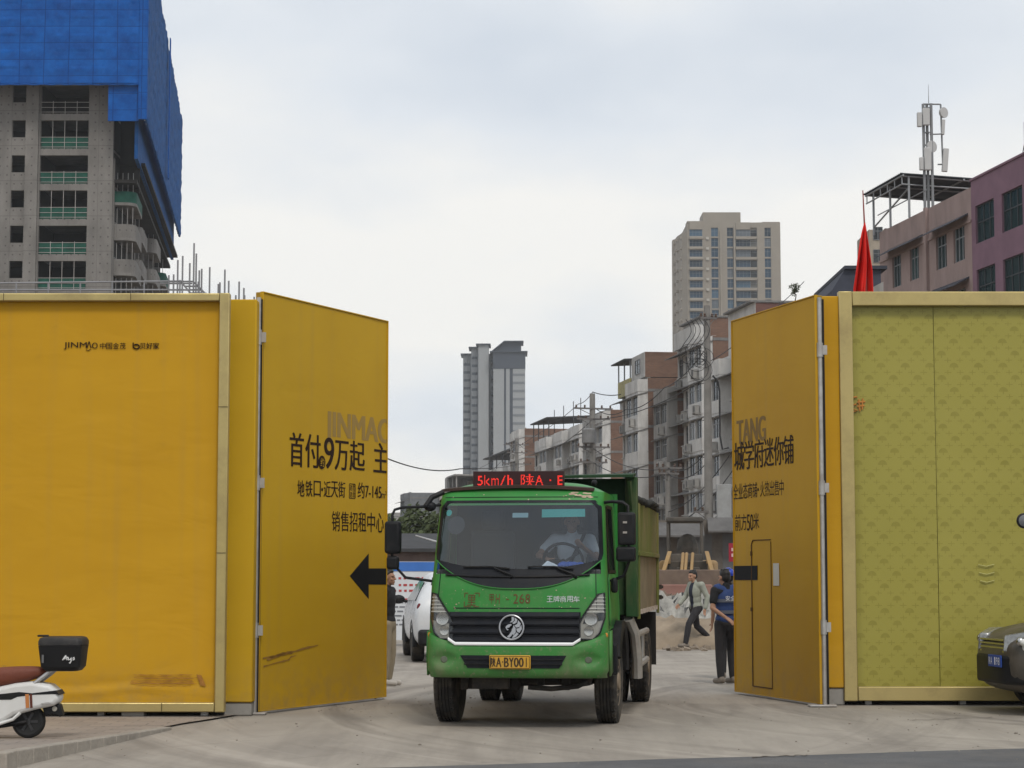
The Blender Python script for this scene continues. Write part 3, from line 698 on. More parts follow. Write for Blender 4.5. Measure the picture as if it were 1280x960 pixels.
creased_panel(xl, sx_ - .004, zi, zti, .03, 30, 60, lambda x, z: .008 * math.sin(x * 2 + z) + .01 * math.exp(-((x - xl) / .05) ** 2)).build('patterned_sheet', PM, hr, smooth=True)
creased_panel(sx_ + .004, 12, zi, zti, .035, 80, 60, lambda x, z: .008 * math.sin(x * 2.3 + z * 1.3)).build('patterned_sheet', PM, hr, smooth=True)
B(sx_ - .02, sx_ + .02, .05, .06, zi, zti).build('seam_strip', M('seam', (.10, .095, .02), .8), hr)
bk = MB(); bk.box(0.05, 12, .07, .13, zb + .02, zt - .05); B(.05, 12, .22, .30, 0, .4).build('gap_shade_board', DARKGAP, hr)  # near-black board added as the shade below the green hoarding
for k in range(10): bk.box(.3 + k * 1.2, .38 + k * 1.2, .13, .2, 0, zt - .1)
bk.build('backing_frame', STEEL, hr)
gf = MB()
for pts in ([(1066, 497), (1074, 496)], [(1073, 505), (1067, 507), (1068, 511), (1074, 513), (1068, 515)], [(1076, 499), (1077, 514)], [(1081, 498), (1080, 512)], [(1074, 503), (1084, 502)], [(1074, 508), (1083, 507)]):
    gf.tube([(RX(a), .012, zr(b)) for a, b in pts], .011, 6)
gf.build('spray_scrawl', M('orange_spray', (.52, .22, .05), .8, var=.3, vscale=20), hr)
gf = MB()
for k in range(3): gf.tube([(RX(1222 + k), .018, zr(706 + k * 10)), (RX(1232), .016, zr(708 + k * 10)), (RX(1242), .018, zr(705.5 + k * 10))], .006, 6)
gf.build('tape_residue', M('pale_scuff', (.45, .43, .16), .6), hr)

# scattered grit and pebbles along the edges of the apron
rr = random.Random(41); gp_ = MB()
for k in range(260):
    y = rr.uniform(18, 30); e = rr.random()
    if e < .35: x = rr.uniform(-3.4, -1.4) + (y - 24) * .35 if y > 24 else rr.uniform(-4, 6)
    elif e < .6: x = 4.2 - (y - 26) * .25 + rr.uniform(-.5, .5)
    else: x = rr.uniform(-4.2, 8)
    q = rr.uniform(.004, .011) * (1 if rr.random() < .95 else 1.8)
    c = MB().ell((x, y, q * .4), (q, q * rr.uniform(.6, 1), q * .6), 6, 4); gp_.merge(c)
tag(gp_.build('grit', M('grit_stone', (.24, .21, .175), .95, var=.5, vscale=3)), kind='stuff')
# ================================================================== FIGURES
SKIN = M('skin', (.36, .20, .13), .55, var=.08, vscale=6)
HAIR = M('black_hair', (.018, .015, .013), .5, var=.2, vscale=20)
def V3(*a): return Vector(a)
def hand(m, wrist, fwd, side, thumb_side, curl=.6, k=1.0):
    """Palm, four bent fingers of unequal length and a thumb leaving the side of the palm."""
    f = Vector(fwd).normalized(); s = Vector(side); s = (s - f * s.dot(f)).normalized(); n = f.cross(s)
    w_ = Vector(wrist)
    for t in (-.022, -.008, .008, .022):
        m.cap(w_ + s * t * .7 * k, w_ + f * .085 * k + s * t * 1.25 * k, .0145 * k, .0125 * k, 8)
    for t, ln in ((-.030, .062), (-.0105, .074), (.0105, .080), (.030, .070)):
        a = w_ + f * .085 * k + s * t * k
        d1 = (f + n * curl * .35).normalized(); d2 = (f + n * curl * 1.1).normalized()
        b = a + d1 * ln * .5 * k; c = b + d2 * ln * .5 * k
        m.cap(a, b, .0098 * k, .009 * k, 8); m.cap(b, c, .009 * k, .0075 * k, 8)
    ts = s * thumb_side; a = w_ + f * .028 * k + ts * .026 * k; b = a + (f * .7 + ts * .6 + n * .35).normalized() * .042 * k; c = b + (f * .95 + ts * .1 + n * .5).normalized() * .03 * k
    m.cap(a, b, .0125 * k, .0105 * k, 8); m.cap(b, c, .0105 * k, .0085 * k, 8)
def head(m, c, yaw=0.0, pitch=0.0):
    rot = Matrix.Rotation(yaw, 3, 'Z') @ Matrix.Rotation(pitch, 3, 'X')
    def p(x, y, z): return Vector(c) + rot @ Vector((x, y, z))
    m.ell(p(0, .012, .02), (.077, .094, .098), 20, 14, rot)          # skull
    m.ell(p(0, -.030, -.045), (.058, .058, .072), 16, 10, rot)        # jaw and cheeks
    m.ell(p(0, -.072, -.098), (.022, .018, .018), 10, 8, rot)         # chin
    m.cap(p(0, -.088, .012), p(0, -.108, -.026), .010, .0145, 8)      # nose
    for s in (-1, 1):
        m.ell(p(s * .016, -.098, -.030), (.010, .011, .009), 8, 6, rot)
        m.cap(p(s * .012, -.084, .026), p(s * .052, -.068, .024), .011, .009, 8)   # brow
        m.ell(p(s * .079, .012, -.010), (.011, .022, .032), 10, 8, rot)            # ear
        m.ell(p(s * .042, -.062, -.030), (.022, .022, .022), 10, 8, rot)           # cheekbone
    m.cap(p(-.020, -.088, -.062), p(.020, -.088, -.062), .0085, .0085, 8)          # lips
    m.cap(p(-.016, -.087, -.074), p(.016, -.087, -.074), .0085, .0085, 8)
    return p, rot
def figure(label, loc, rotz, J, shirt, trousers, shoes, sleeve='short', jacket=None, vest=None, helmet=None, group=None, seat=False, look=(0, 0), curl=(.6, .6)):
    """J: joints hl hr kl kr al ar (legs), sl sr el er wl wr (arms), pel, chest, neck, head. The figure faces -y."""
    r = thing('person', label, 'person', loc, rotz, group)
    g = {k: Vector(v) for k, v in J.items()}
    def torso(m, e):
        m.ell(g['pel'], (.155 + e, .105 + e, .12 + e), 20, 12)
        mid = g['pel'].lerp(g['chest'], .5); m.ell(mid, (.142 + e, .098 + e, .17 + e), 20, 12)
        m.ell(g['chest'], (.165 + e, .112 + e, .19 + e), 20, 12)
        for q in 'lr': m.cap(g['chest'] + Vector((0, .01, .10)), g['s' + q], .075 + e, .058 + e, 14)
        m.cap(g['chest'] + Vector((0, .005, .12)), g['neck'], .085 + e * .6, .056 + e * .3, 14)
    def leg(m, q, e, stop=1.0):
        m.cap(g['h' + q], g['k' + q], .088 + e, .056 + e, 14)
        m.cap(g['k' + q], g['k' + q].lerp(g['a' + q], .38 * stop), .056 + e, .056 + e, 14)
        m.cap(g['k' + q].lerp(g['a' + q], .38 * stop), g['k' + q].lerp(g['a' + q], stop), .056 + e, .040 + e * 1.3, 14)
    def arm(m, q, e, upto):
        if upto <= 1: m.cap(g['s' + q], g['s' + q].lerp(g['e' + q], upto), .054 + e, .054 + e - .012 * upto, 12); return
        m.cap(g['s' + q], g['e' + q], .054 + e, .040 + e, 12)
        m.cap(g['e' + q], g['e' + q].lerp(g['w' + q], upto - 1), .041 + e, .041 + e - .012 * (upto - 1), 12)
    b = MB(); torso(b, -.012)
    b.cap(g['neck'] - Vector((0, 0, .04)), g['head'] - Vector((0, -.012, .06)), .054, .050, 14)
    P, rot = head(b, g['head'], *look)
    for q in 'lr':
        leg(b, q, -.012); arm(b, q, -.004, 2)
        d = (g['w' + q] - g['e' + q]); sd = Vector((0, 1, 0)) if abs(d.normalized().z) > .6 else Vector((1, 0, 0))
        hand(b, g['w' + q], d, sd, -1 if q == 'l' else 1, curl[0 if q == 'l' else 1])
        if not seat:
            fd = g.get('t' + q, g['a' + q] + Vector((0, -.16, -.06)))
            b.cap(g['a' + q] - Vector((0, -.03, .045)), fd, .038, .028, 10)
    b.build('body', SKIN, r, remesh=.0075)
    ey = MB()
    for s in (-1, 1): ey.ell(P(s * .032, -.080, .006), (.010, .006, .006), 8, 6, rot)
    ey.build('eyes', HAIR, r, smooth=True)
    h = MB()
    h.ell(P(0, .026, .046), (.081, .095, .084), 20, 12, rot); h.ell(P(0, .052, .0), (.076, .070, .082), 16, 10, rot)
    h.ell(P(0, -.035, .088), (.056, .044, .030), 14, 8, rot)
    for i in range(26):
        rr = random.Random(i); a = rr.uniform(0, 6.28); h.ell(P(.045 * math.cos(a), .025 + .052 * math.sin(a), .108 + rr.uniform(-.012, .016)), (.022, .022, .014), 8, 6, rot)
    h.build('hair', HAIR, r, remesh=.009)
    s = MB(); torso(s, .010)
    for q in 'lr': arm(s, q, .013, .62 if sleeve == 'short' else 1.93)
    s.build('shirt', shirt, r, remesh=.010)
    t = MB(); t.ell(g['pel'] - Vector((0, 0, .03)), (.168, .118, .135), 20, 12)
    for q in 'lr': leg(t, q, .013, .96)
    t.build('trousers', trousers, r, remesh=.011)
    for q in 'lr':
        if seat: continue
        fd = g.get('t' + q, g['a' + q] + Vector((0, -.17, -.055)))
        sh = MB(); hl_ = g['a' + q] + (g['a' + q] - fd) * .28; hl_.z = g['a' + q].z - .04
        sh.cap(hl_, fd, .047, .040, 12); sh.cap(g['a' + q] - Vector((0, 0, .0)), hl_, .05, .046, 12)
        sh.build('shoe', shoes, r, remesh=.009)
    if jacket:
        j = MB(); torso(j, .019)
        j.ell(g['pel'] - Vector((0, 0, .0)), (.178, .128, .14), 20, 12)
        for q in 'lr': arm(j, q, .019, 1.9)
        me = j.mesh('t'); bm = bmesh.new(); bm.from_mesh(me); bm.free(); bpy.data.meshes.remove(me)
        o = j.build('jacket', jacket, r, remesh=.010)
        # open front: the shirt shows between the two edges
        sp = MB(); sp.prism([(-.045, g['pel'].z - .2), (.055, g['pel'].z - .2), (.075, g['chest'].z + .1), (.04, g['neck'].z + .03), (-.04, g['neck'].z + .03), (-.065, g['chest'].z + .1)], 'y', g['chest'].y - .4, g['chest'].y - .04)
        cm = sp.mesh('cut'); co = bpy.data.objects.new('cut', cm)
        me2 = None
        COL.objects.link(co); co.parent = r
        bo = o.modifiers.new('open', 'BOOLEAN'); bo.operation = 'DIFFERENCE'; bo.object = co; bo.solver = 'FAST'
        dg = bpy.context.evaluated_depsgraph_get(); nm = bpy.data.meshes.new_from_object(o.evaluated_get(dg))
        o.modifiers.clear(); old = o.data; o.data = nm; nm.name = 'jacket'; bpy.data.objects.remove(co); bpy.data.meshes.remove(cm)
        for p_ in nm.polygons: p_.use_smooth = True
        if not nm.materials: nm.materials.append(jacket)
    if vest:
        j = MB(); e = .022
        mid = g['pel'].lerp(g['chest'], .5); j.ell(g['pel'] + Vector((0, 0, .02)), (.172, .128, .12), 20, 12); j.ell(mid, (.165, .122, .18), 20, 12); j.ell(g['chest'], (.188, .135, .20), 20, 12)
        for q in 'lr': j.cap(g['chest'] + Vector((0, .01, .11)), g['chest'].lerp(g['s' + q], .8) + Vector((0, 0, .06)), .085, .066, 14)
        j.build('vest', vest, r, remesh=.010)
        bd = MB()
        for zz_ in (g['pel'].z + .13, g['pel'].z + .30):
            c = g['pel'].lerp(g['chest'], (zz_ - g['pel'].z) / (g['chest'].z - g['pel'].z)); n = 32
            bd.loft([[(c.x + (.178 + .010) * math.cos(2 * math.pi * i / n) * 1.0, c.y + (.134 + .006) * math.sin(2 * math.pi * i / n), zz_ + dz) for i in range(n)] for dz in (-.025, .025)], caps=False)
        bd.build('reflective_band', M('reflective_tape', (.11, .12, .15), .6), r, smooth=True)
        c = g['chest']
        lm = write('安全', (-.085, .085, c.z - .02, c.z + .055), 0); lm.xf(Matrix.Rotation(math.pi, 4, 'Z') @ Matrix.Translation((-c.x, -(c.y + .143), 0)))
        lm.build('vest_lettering', M('white_print', (.72, .72, .72), .7), r)
    if helmet:
        hm = MB(); hm.ell(P(0, .012, .045), (.098, .118, .105), 24, 14, rot); hb = MB()
        me = hm.mesh('h'); bm = bmesh.new(); bm.from_mesh(me); pc = P(0, 0, .028)
        bmesh.ops.bisect_plane(bm, geom=bm.verts[:] + bm.edges[:] + bm.faces[:], plane_co=pc, plane_no=rot @ Vector((0, 0, -1)), clear_outer=True); bm.to_mesh(me); bm.free(); me.materials.append(helmet)
        o = bpy.data.objects.new('helmet', me); COL.objects.link(o); o.parent = r
        q = o.modifiers.new('solid', 'SOLIDIFY'); q.thickness = .008
        for p_ in me.polygons: p_.use_smooth = True
        br = MB(); n = 28
        br.loft([[P((.098 + w_) * math.cos(2 * math.pi * i / n), .012 + (.118 + w_ + (.035 if math.sin(2 * math.pi * i / n) < -.3 else 0) * (w_ > 0)) * math.sin(2 * math.pi * i / n), .028 - w_ * .3) for i in range(n)] for w_ in (0, .022)], caps=False)
        br.build('helmet_brim', helmet, o, smooth=True, solid=.006)
    return r
def standing(dx=0):
    return dict(pel=(0, 0, .95), chest=(0, .005, 1.27), neck=(0, .015, 1.48), head=(0, -.01, 1.60), hl=(.09, 0, .90), hr=(-.09, 0, .90), kl=(.10, -.02, .50), kr=(-.10, -.01, .50),
                al=(.105, .02, .10), ar=(-.105, .02, .10), sl=(.195, .01, 1.40), sr=(-.195, .01, 1.40), el=(.245, .04, 1.12), er=(-.245, .04, 1.12), wl=(.25, -.06, .89), wr=(-.25, -.06, .89))

TSHIRT_BLACK = M('black_cotton', (.018, .018, .020), .9, var=.25, vscale=8, bump=.3, bscale=18)
KHAKI = M('khaki_cotton', (.27, .225, .155), .9, var=.15, vscale=8, bump=.3, bscale=18)
NAVY = M('navy_cotton', (.022, .026, .042), .9, var=.2, vscale=8, bump=.3, bscale=18)
JACKETM = M('pale_jacket', (.29, .30, .25), .85, var=.15, vscale=7, bump=.4, bscale=14)
TROU = M('charcoal_trousers', (.030, .028, .030), .9, var=.2, vscale=8, bump=.3, bscale=16)
VESTM = M('blue_vest', (.025, .050, .15), .75, var=.2, vscale=9, bump=.3, bscale=16)
HELM = M('blue_helmet', (.025, .06, .42), .3, var=.05)
SHOE = M('dusty_shoe', (.20, .17, .14), .9, var=.2, vscale=12)
WHITEC = M('white_cotton', (.70, .70, .70), .9, var=.1, vscale=8, bump=.3, bscale=16)

# man half hidden by the left gate leaf, looking to the right
p = gnd(481, 858)
J = standing(); J.update(kl=(.10, -.03, .50), wl=(.24, .04, .88), wr=(-.24, .02, .88))
figure('man in black shirt and khaki trousers half hidden by the arrow gate leaf', (p.x + .03, p.y + .15, 0), R(75), J, TSHIRT_BLACK, KHAKI, M('pale_shoe', (.45, .42, .38), .9), look=(0, 0))
# man striding to the right behind the truck
p = gnd(876, 812)
J = standing(); J.update(pel=(0, 0, .94), chest=(0, -.03, 1.26), neck=(0, -.04, 1.47), head=(0, -.085, 1.595), hl=(.09, 0, .90), hr=(-.09, 0, .90),
    kl=(.10, -.27, .56), al=(.10, -.36, .14), tl=(.10, -.53, .10), kr=(-.10, .10, .50), ar=(-.10, .42, .26), tr=(-.10, .36, .06),
    el=(.26, .12, 1.13), wl=(.27, .05, .89), er=(-.25, -.10, 1.14), wr=(-.22, -.29, .98))
figure('man in a pale open jacket and dark trousers striding past the dusty rubble', (p.x - .1, p.y, 0), R(-58), J, NAVY, TROU, SHOE, sleeve='short', jacket=JACKETM, look=(.0, .12))
# two site men at the end of the right gate leaf, seen from behind
p = gnd(908, 855)
J = standing(); J.update(el=(.27, .06, 1.14), wl=(.12, .20, 1.00), er=(-.27, .06, 1.14), wr=(-.10, .21, .98), chest=(0, .0, 1.27), head=(0, -.035, 1.595))
figure('man in a blue vest over a black shirt standing with his hands behind his back', (p.x, p.y, 0), R(-155), J, TSHIRT_BLACK, TROU, SHOE, vest=VESTM, look=(.1, .1))
p = gnd(921, 851)
figure('man in a blue safety helmet half hidden by the gate leaf with the wicket door', (p.x - .07, p.y + .45, 0), R(-175), standing(), TSHIRT_BLACK, TROU, SHOE, vest=VESTM, helmet=HELM, look=(.2, .05))
# ================================================================== DUMP TRUCK
TY = 22.1
TYAW = R(7.5)
truck = thing('dump_truck', 'green dusty dump truck with a red lettered display board on its cab roof', 'dump truck', (.035, TY, 0), -TYAW)
GREEN = M('green_paint', (.026, .21, .034), .42, var=.12, vscale=2.5, dirt=(.16, .14, .085), damt=.5, dscale=3.2, zdirt=(.35, 1.0), spec=.34, splat=(.5, 1.7, .55))
GREEN2 = M('worn_green_paint', (.022, .072, .020), .65, var=.3, vscale=2.5, dirt=(.17, .145, .075), damt=.75, dscale=1.8, stretch=(1, 1, .5))
OLIVE = M('scratched_olive_paint', (.125, .145, .030), .7, var=.35, vscale=2.2, dirt=(.30, .22, .11), damt=.75, dscale=1.7, stretch=(1, 1, .55), bump=.25, bscale=9)
DUSTY = M('dust_covered_steel', (.235, .185, .115), .9, var=.3, vscale=2.0, dirt=(.14, .12, .05), damt=.6, dscale=2.4, bump=.25, bscale=9)
BLK = M('black_plastic', (.010, .0105, .012), .5, var=.2, vscale=5, dirt=(.12, .10, .08), damt=.18, dscale=3, spec=.2)
GRILL = M('grille_plastic', (.009, .0105, .015), .45, var=.2, vscale=4, dirt=(.10, .09, .07), damt=.14, dscale=3, spec=.22)
RUB = M('tyre_rubber', (.030, .028, .026), .9, var=.25, vscale=6, dirt=(.20, .165, .125), damt=.75, dscale=3)
CHAS = M('dark_chassis', (.022, .020, .018), .85, var=.3, vscale=5, dirt=(.13, .10, .075), damt=.6, dscale=3)
RIMM = M('dusty_rim', (.24, .19, .14), .8, metal=.2, var=.25, vscale=8, dirt=(.33, .26, .19), damt=.6)
SILV = M('silver_paint', (.42, .40, .37), .5, metal=.5, var=.2, vscale=5, dirt=(.28, .22, .16), damt=.6, dscale=3)
CHROME = M('chrome', (.50, .50, .50), .25, metal=1.0, var=.06)
INT = M('cab_interior', (.028, .032, .038), .85, var=.2)
GLS = glass('windscreen_glass', (.72, .80, .88), .065)
SGL = glass('side_glass', (.35, .38, .40), .10)

PZ = [(.45, .10), (.56, .03), (.92, .035), (1.27, .06), (1.52, .095), (1.62, .135), (1.74, .175), (2.0, .25), (2.25, .325), (2.44, .39), (2.52, .43), (2.56, .47)]
WZ = [(.45, .955), (.92, .98), (1.3, .975), (1.55, .965), (1.74, .955), (2.44, .915), (2.56, .905)]
def lerpt(t, z):
    if z <= t[0][0]: return t[0][1]
    for (a, p), (b, q) in zip(t, t[1:]):
        if z <= b: return p + (q - p) * (z - a) / (b - a)
    return t[-1][1]
def Wd(z): return lerpt(WZ, z)
RC = .17
def FY(s, z):
    """Front of the cab: s in -1..1 across the width."""
    a = abs(s); W = Wd(z); x = a * W; y = lerpt(PZ, z) + .075 * a * a
    if x > W - RC:
        k = min(1, (x - (W - RC)) / RC); y += RC * (1 - math.sqrt(max(0, 1 - k * k)))
    return y
def FF(off): 
    return lambda s, z: Vector((s * Wd(z), FY(s, z) - off, z))
def fpatch(poly, off, su=.06, sz=.05): return gridded(poly, su, sz, FF(off))
def SX(px): return (px - 642.5) / 2560 * 22.15 / .965     # photograph column -> s on the front
def PZf(py): return at(640, py, 22.15).z
# --- cab shell (green): lower panel, pillars, header, roof, sides, back
def sgrid(z0, z1, s0, s1, n=26, k=6):
    ss = [math.sin(math.pi / 2 * (s0 + (s1 - s0) * i / n)) if s0 == -1 and s1 == 1 else s0 + (s1 - s0) * i / n for i in range(n + 1)]
    return ss, [z0 + (z1 - z0) * j / k for j in range(k + 1)]
def fgrid(mb, z0, z1, ss, k, off=0.0):
    zs_ = [z0 + (z1 - z0) * j / k for j in range(k + 1)]; n = len(ss)
    f = FF(off)
    return mb.add([f(s, z) for z in zs_ for s in ss], [(j * n + i, j * n + i + 1, (j + 1) * n + i + 1, (j + 1) * n + i) for j in range(k) for i in range(n - 1)])
def ssp(a, b, n):
    return [math.sin(math.asin(a) + (math.asin(b) - math.asin(a)) * i / n) for i in range(n + 1)]
cab = MB()
fgrid(cab, .92, 1.66, ssp(-1, 1, 44), 12)
fgrid(cab, 1.66, 2.56, ssp(-1, -.94, 8), 16); fgrid(cab, 1.66, 2.56, ssp(.94, 1, 8), 16)
fgrid(cab, 2.41, 2.56, ssp(-.94, .94, 34), 4)
for sgn in (-1, 1):
    def sd(poly, st=.12): return gridded(poly, st, st, lambda y, z: (sgn * Wd(z), y, z))
    def ye(z): return FY(1, z)
    cab.merge(sd([(ye(1.0) - .0, 1.02), (.62, 1.06), (1.84, 1.06), (1.84, 1.66), (ye(1.66), 1.66)]))
    cab.merge(sd([(ye(1.66), 1.66), (ye(1.66) + .13, 1.66), (ye(2.40) + .10, 2.40), (ye(2.40), 2.40)]))
    cab.merge(sd([(1.44, 1.66), (1.84, 1.66), (1.84, 2.40), (1.44, 2.40)]))
    cab.merge(sd([(ye(2.40), 2.40), (1.84, 2.40), (1.84, 2.56), (ye(2.56), 2.56)]))
cab.box(-.955, .955, 1.84, 1.87, .95, 2.58)
cab.build('cab', GREEN, truck, smooth=True, angle=50)
rf = MB(); secs = []
ssr = ssp(-1, 1, 40)
for (yo, zt_, kx) in ((None, 2.56, 0), (.56, 2.615, .25), (.70, 2.655, .6), (.9, 2.68, 1), (1.3, 2.69, 1), (1.87, 2.675, 1)):
    if yo is None: secs.append([FF(.002)(s, 2.555) for s in ssr]); continue
    row = []
    for s in ssr:
        x = s * .905; y0 = FY(s, 2.56); y = y0 + (yo - .47) if yo < .8 else yo
        y = max(y, y0 + .01) if yo < .8 else max(yo, y0 + .05 * (yo - .3))
        z = 2.55 + (zt_ - 2.55) * (1 - abs(s) ** 5)
        row.append(Vector((x, y, z)))
    secs.append(row)
rf.loft(secs, closed=False, caps=False)
rf.build('cab_roof', GREEN, truck, smooth=True, solid=.01)
# headlining, floor, rear wall, dashboard and seats inside
ins = MB(); ins.box(-.86, .86, .62, 1.82, 2.50, 2.52); ins.box(-.92, .92, 1.80, 1.83, 1.0, 2.5); ins.box(-.93, .93, .2, 1.8, 1.0, 1.04)
ins.build('cab_lining', INT, truck)
ds = MB(); ds.prism([(.27, 1.2), (.72, 1.2), (.70, 1.58), (.52, 1.70), (.26, 1.71)], 'x', -.90, .90)
ds.build('dashboard', M('dashboard_plastic', (.07, .072, .075), .8, var=.2, dirt=(.2, .18, .15), damt=.3), truck, bevel=.02)
for sx in (-.45, .47):
    st = MB(); st.box(sx - .26, sx + .26, .95, 1.42, 1.38, 1.52); st.box(sx - .25, sx + .25, 1.42, 1.56, 1.5, 2.15); st.box(sx - .13, sx + .13, 1.45, 1.54, 2.17, 2.38)
    st.build('seat', M('seat_cloth', (.06, .06, .065), .95), truck, bevel=.04, seg=3)
sw = MB(); n = 28; q = Matrix.Translation((.44, .74, 1.80)) @ Matrix.Rotation(R(-62), 4, 'X')
sw.tube([(q @ Vector((.22 * math.cos(2 * math.pi * i / n), .22 * math.sin(2 * math.pi * i / n), 0))) for i in range(n + 1)], .016, 8)
for a in (90, 210, 330): sw.cone(q @ Vector((0, 0, -.03)), q @ Vector((.21 * math.cos(R(a)), .21 * math.sin(R(a)), 0)), .014)
sw.cone(q @ Vector((0, 0, -.2)), q @ Vector((0, 0, .0)), .03)
sw.build('steering_wheel', BLK, truck, smooth=True)
# windscreen: black surround with a smiling lower edge, glass, visor band
def scr(hw, zt_, zc, zs_, rnd_=.06):
    pts = []
    nb = 28
    for i in range(nb + 1):
        t = -1 + 2 * i / nb; pts.append((t * hw * (1 - .02), zc + (zs_ - zc) * abs(t) ** 2.6))
    for i in range(1, 9):
        k = i / 9; zz_ = zs_ + (zt_ - zs_) * k; c = hw
        d = max(0, (k - .86) / .14); c = hw - .06 * (1 - math.sqrt(max(0, 1 - d * d)))
        pts.append((c, zz_))
    for i in range(nb + 1):
        t = 1 - 2 * i / nb; pts.append((t * (hw - .07), zt_ + .0 - .03 * t * t * 0))
    for i in range(8, 0, -1):
        k = i / 9; zz_ = zs_ + (zt_ - zs_) * k; d = max(0, (k - .86) / .14); c = hw - .06 * (1 - math.sqrt(max(0, 1 - d * d)))
        pts.append((-c, zz_))
    return pts
outer = scr(.972, 2.465, PZf(736), PZf(700)); inner = scr(.928, 2.438, PZf(711), PZf(700))
ws = MB(); sub = []
for t in (0, .34, .67, 1): sub.append([FF(.008)(a + (c - a) * t, b + (d - b) * t) for (a, b), (c, d) in zip(outer, inner)])
n = len(outer)
for k in range(3): ws.add(sub[k] + sub[k + 1], [(i, (i + 1) % n, n + (i + 1) % n, n + i) for i in range(n)])
sur = ws.build('windscreen_surround', GRILL, truck, smooth=True)
gridded(inner, .07, .06, FF(.004)).build('windscreen_glass', GLS, truck, smooth=True)
tr_ = MB(); tr_.tube([FF(.012)(a, b) for a, b in outer[:29]], .006, 6); tr_.build('windscreen_trim', GREEN, truck, smooth=True)
# panel gaps and chips
pg = MB()
for s0 in (-.885, .885): pg.tube([FF(.002)(s0, 1.27 + .44 * i / 8) for i in range(9)], .005, 6)
pg.tube([FF(.002)(-.70 + 1.4 * i / 30, 1.292) for i in range(31)], .005, 6)
pg.tube([FF(.002)(-.93 + 1.86 * i / 30, 2.50) for i in range(31)], .004, 6)
for sgn in (-1, 1): pg.tube([(sgn * (Wd(z) + .002), FY(1, z) + .035, z) for z in (1.06, 1.3, 1.5, 1.65, 1.9, 2.2, 2.4)], .005, 6)
pg.build('panel_gaps', GRILL, truck, smooth=True)
chp = MB(); rr = random.Random(77)
for k in range(46):
    s0, z = rr.uniform(-.85, .85), rr.choice((rr.uniform(1.28, 1.5), rr.uniform(1.28, 1.34), rr.uniform(2.47, 2.54))); q = rr.uniform(.003, .009)
    chp.merge(fpatch([(s0 + q * rr.uniform(.6, 1.6) * math.cos(a), z + q * rr.uniform(.5, 1.1) * math.sin(a)) for a in [i * 1.047 for i in range(6)]], .0035, .03, .03))
chp.build('stone_chips', M('bare_primer', (.42, .33, .24), .9, var=.3, vscale=15), truck)
# cowl ridge, wipers
cw = MB(); cw.tube([FF(.016)(s, PZf(721) + .04 * abs(s) ** 2.6) for s in [(-.82 + 1.64 * i / 30) for i in range(31)]], .012, 8); cw.build('cowl_ridge', BLK, truck, smooth=True)
for (a, b) in ((-.06, -.62), (.66, .12)):
    wp = MB(); p0 = FF(.03)(a, PZf(719)); p1 = FF(.035)(a - .20, PZf(710)); wp.cone(FF(.0)(a, PZf(722)), p0, .022); wp.tube([p0, p1], .012, 6)
    wp.tube([FF(.028)(a - .02, PZf(711)), FF(.03)(a - .24, PZf(708.5)), FF(.028)(b, PZf(708.5))], .011, 6)
    wp.build('wiper', BLK, truck, smooth=True)
# items seen through the glass
fpatch([(SX(672), PZf(646)), (SX(729), PZf(645)), (SX(729), PZf(635)), (SX(672), PZf(635.5))], -.03).build('sun_visor', M('green_visor', (.03, .30, .25), .4), truck)
fpatch([(SX(633), PZf(646)), (SX(654), PZf(646)), (SX(654), PZf(640)), (SX(633), PZf(640))], -.03).build('glass_sticker', M('pale_sticker', (.22, .34, .34), .6), truck)
c = (SX(558.5), PZf(655.5)); fpatch([(c[0] + .105 * math.cos(a * .2618), c[1] + .10 * math.sin(a * .2618)) for a in range(24)], -.006, .05, .05).build('round_sticker', M('dark_sticker', (.02, .022, .026), .6), truck)
c = (SX(547), PZf(639.5)); fpatch([(c[0] + .035 * math.cos(a * .3927), c[1] + .035 * math.sin(a * .3927)) for a in range(16)], -.004, .05, .05).build('inspection_sticker', M('teal_sticker', (.02, .38, .30), .6), truck)
pp = MB(); x0 = SX(675) * .96
pp.prism([(x0 - .16, 1.725), (x0 - .04, 1.735), (x0 + .03, 1.80), (x0 + .10, 1.77), (x0 + .16, 1.735), (x0 + .12, 1.722)], 'y', .30, .42); pp.prism([(x0 - .02, 1.728), (x0 + .06, 1.79), (x0 + .15, 1.74)], 'y', .27, .30)
tag(pp.build('paper_stack', M('white_paper', (.78, .78, .76), .8), None), 'crumpled white papers lying on the truck dashboard', 'papers')
bpy.data.objects['paper_stack'].location = truck.location; bpy.data.objects['paper_stack'].rotation_euler = truck.rotation_euler
bc = MB(); x0 = SX(708) * .96; rr = random.Random(2)
for k in range(9): bc.ell((x0 + rr.uniform(-.1, .1), .36 + rr.uniform(-.04, .04), 1.74 + rr.uniform(0, .03)), (.06, .05, .035), 10, 6)
o = bc.build('cloth_bundle', M('blue_cloth', (.03, .08, .32), .9), None, remesh=.012); tag(o, 'crumpled blue cloth lying on the truck dashboard', 'cloth'); o.location = truck.location; o.rotation_euler = truck.rotation_euler
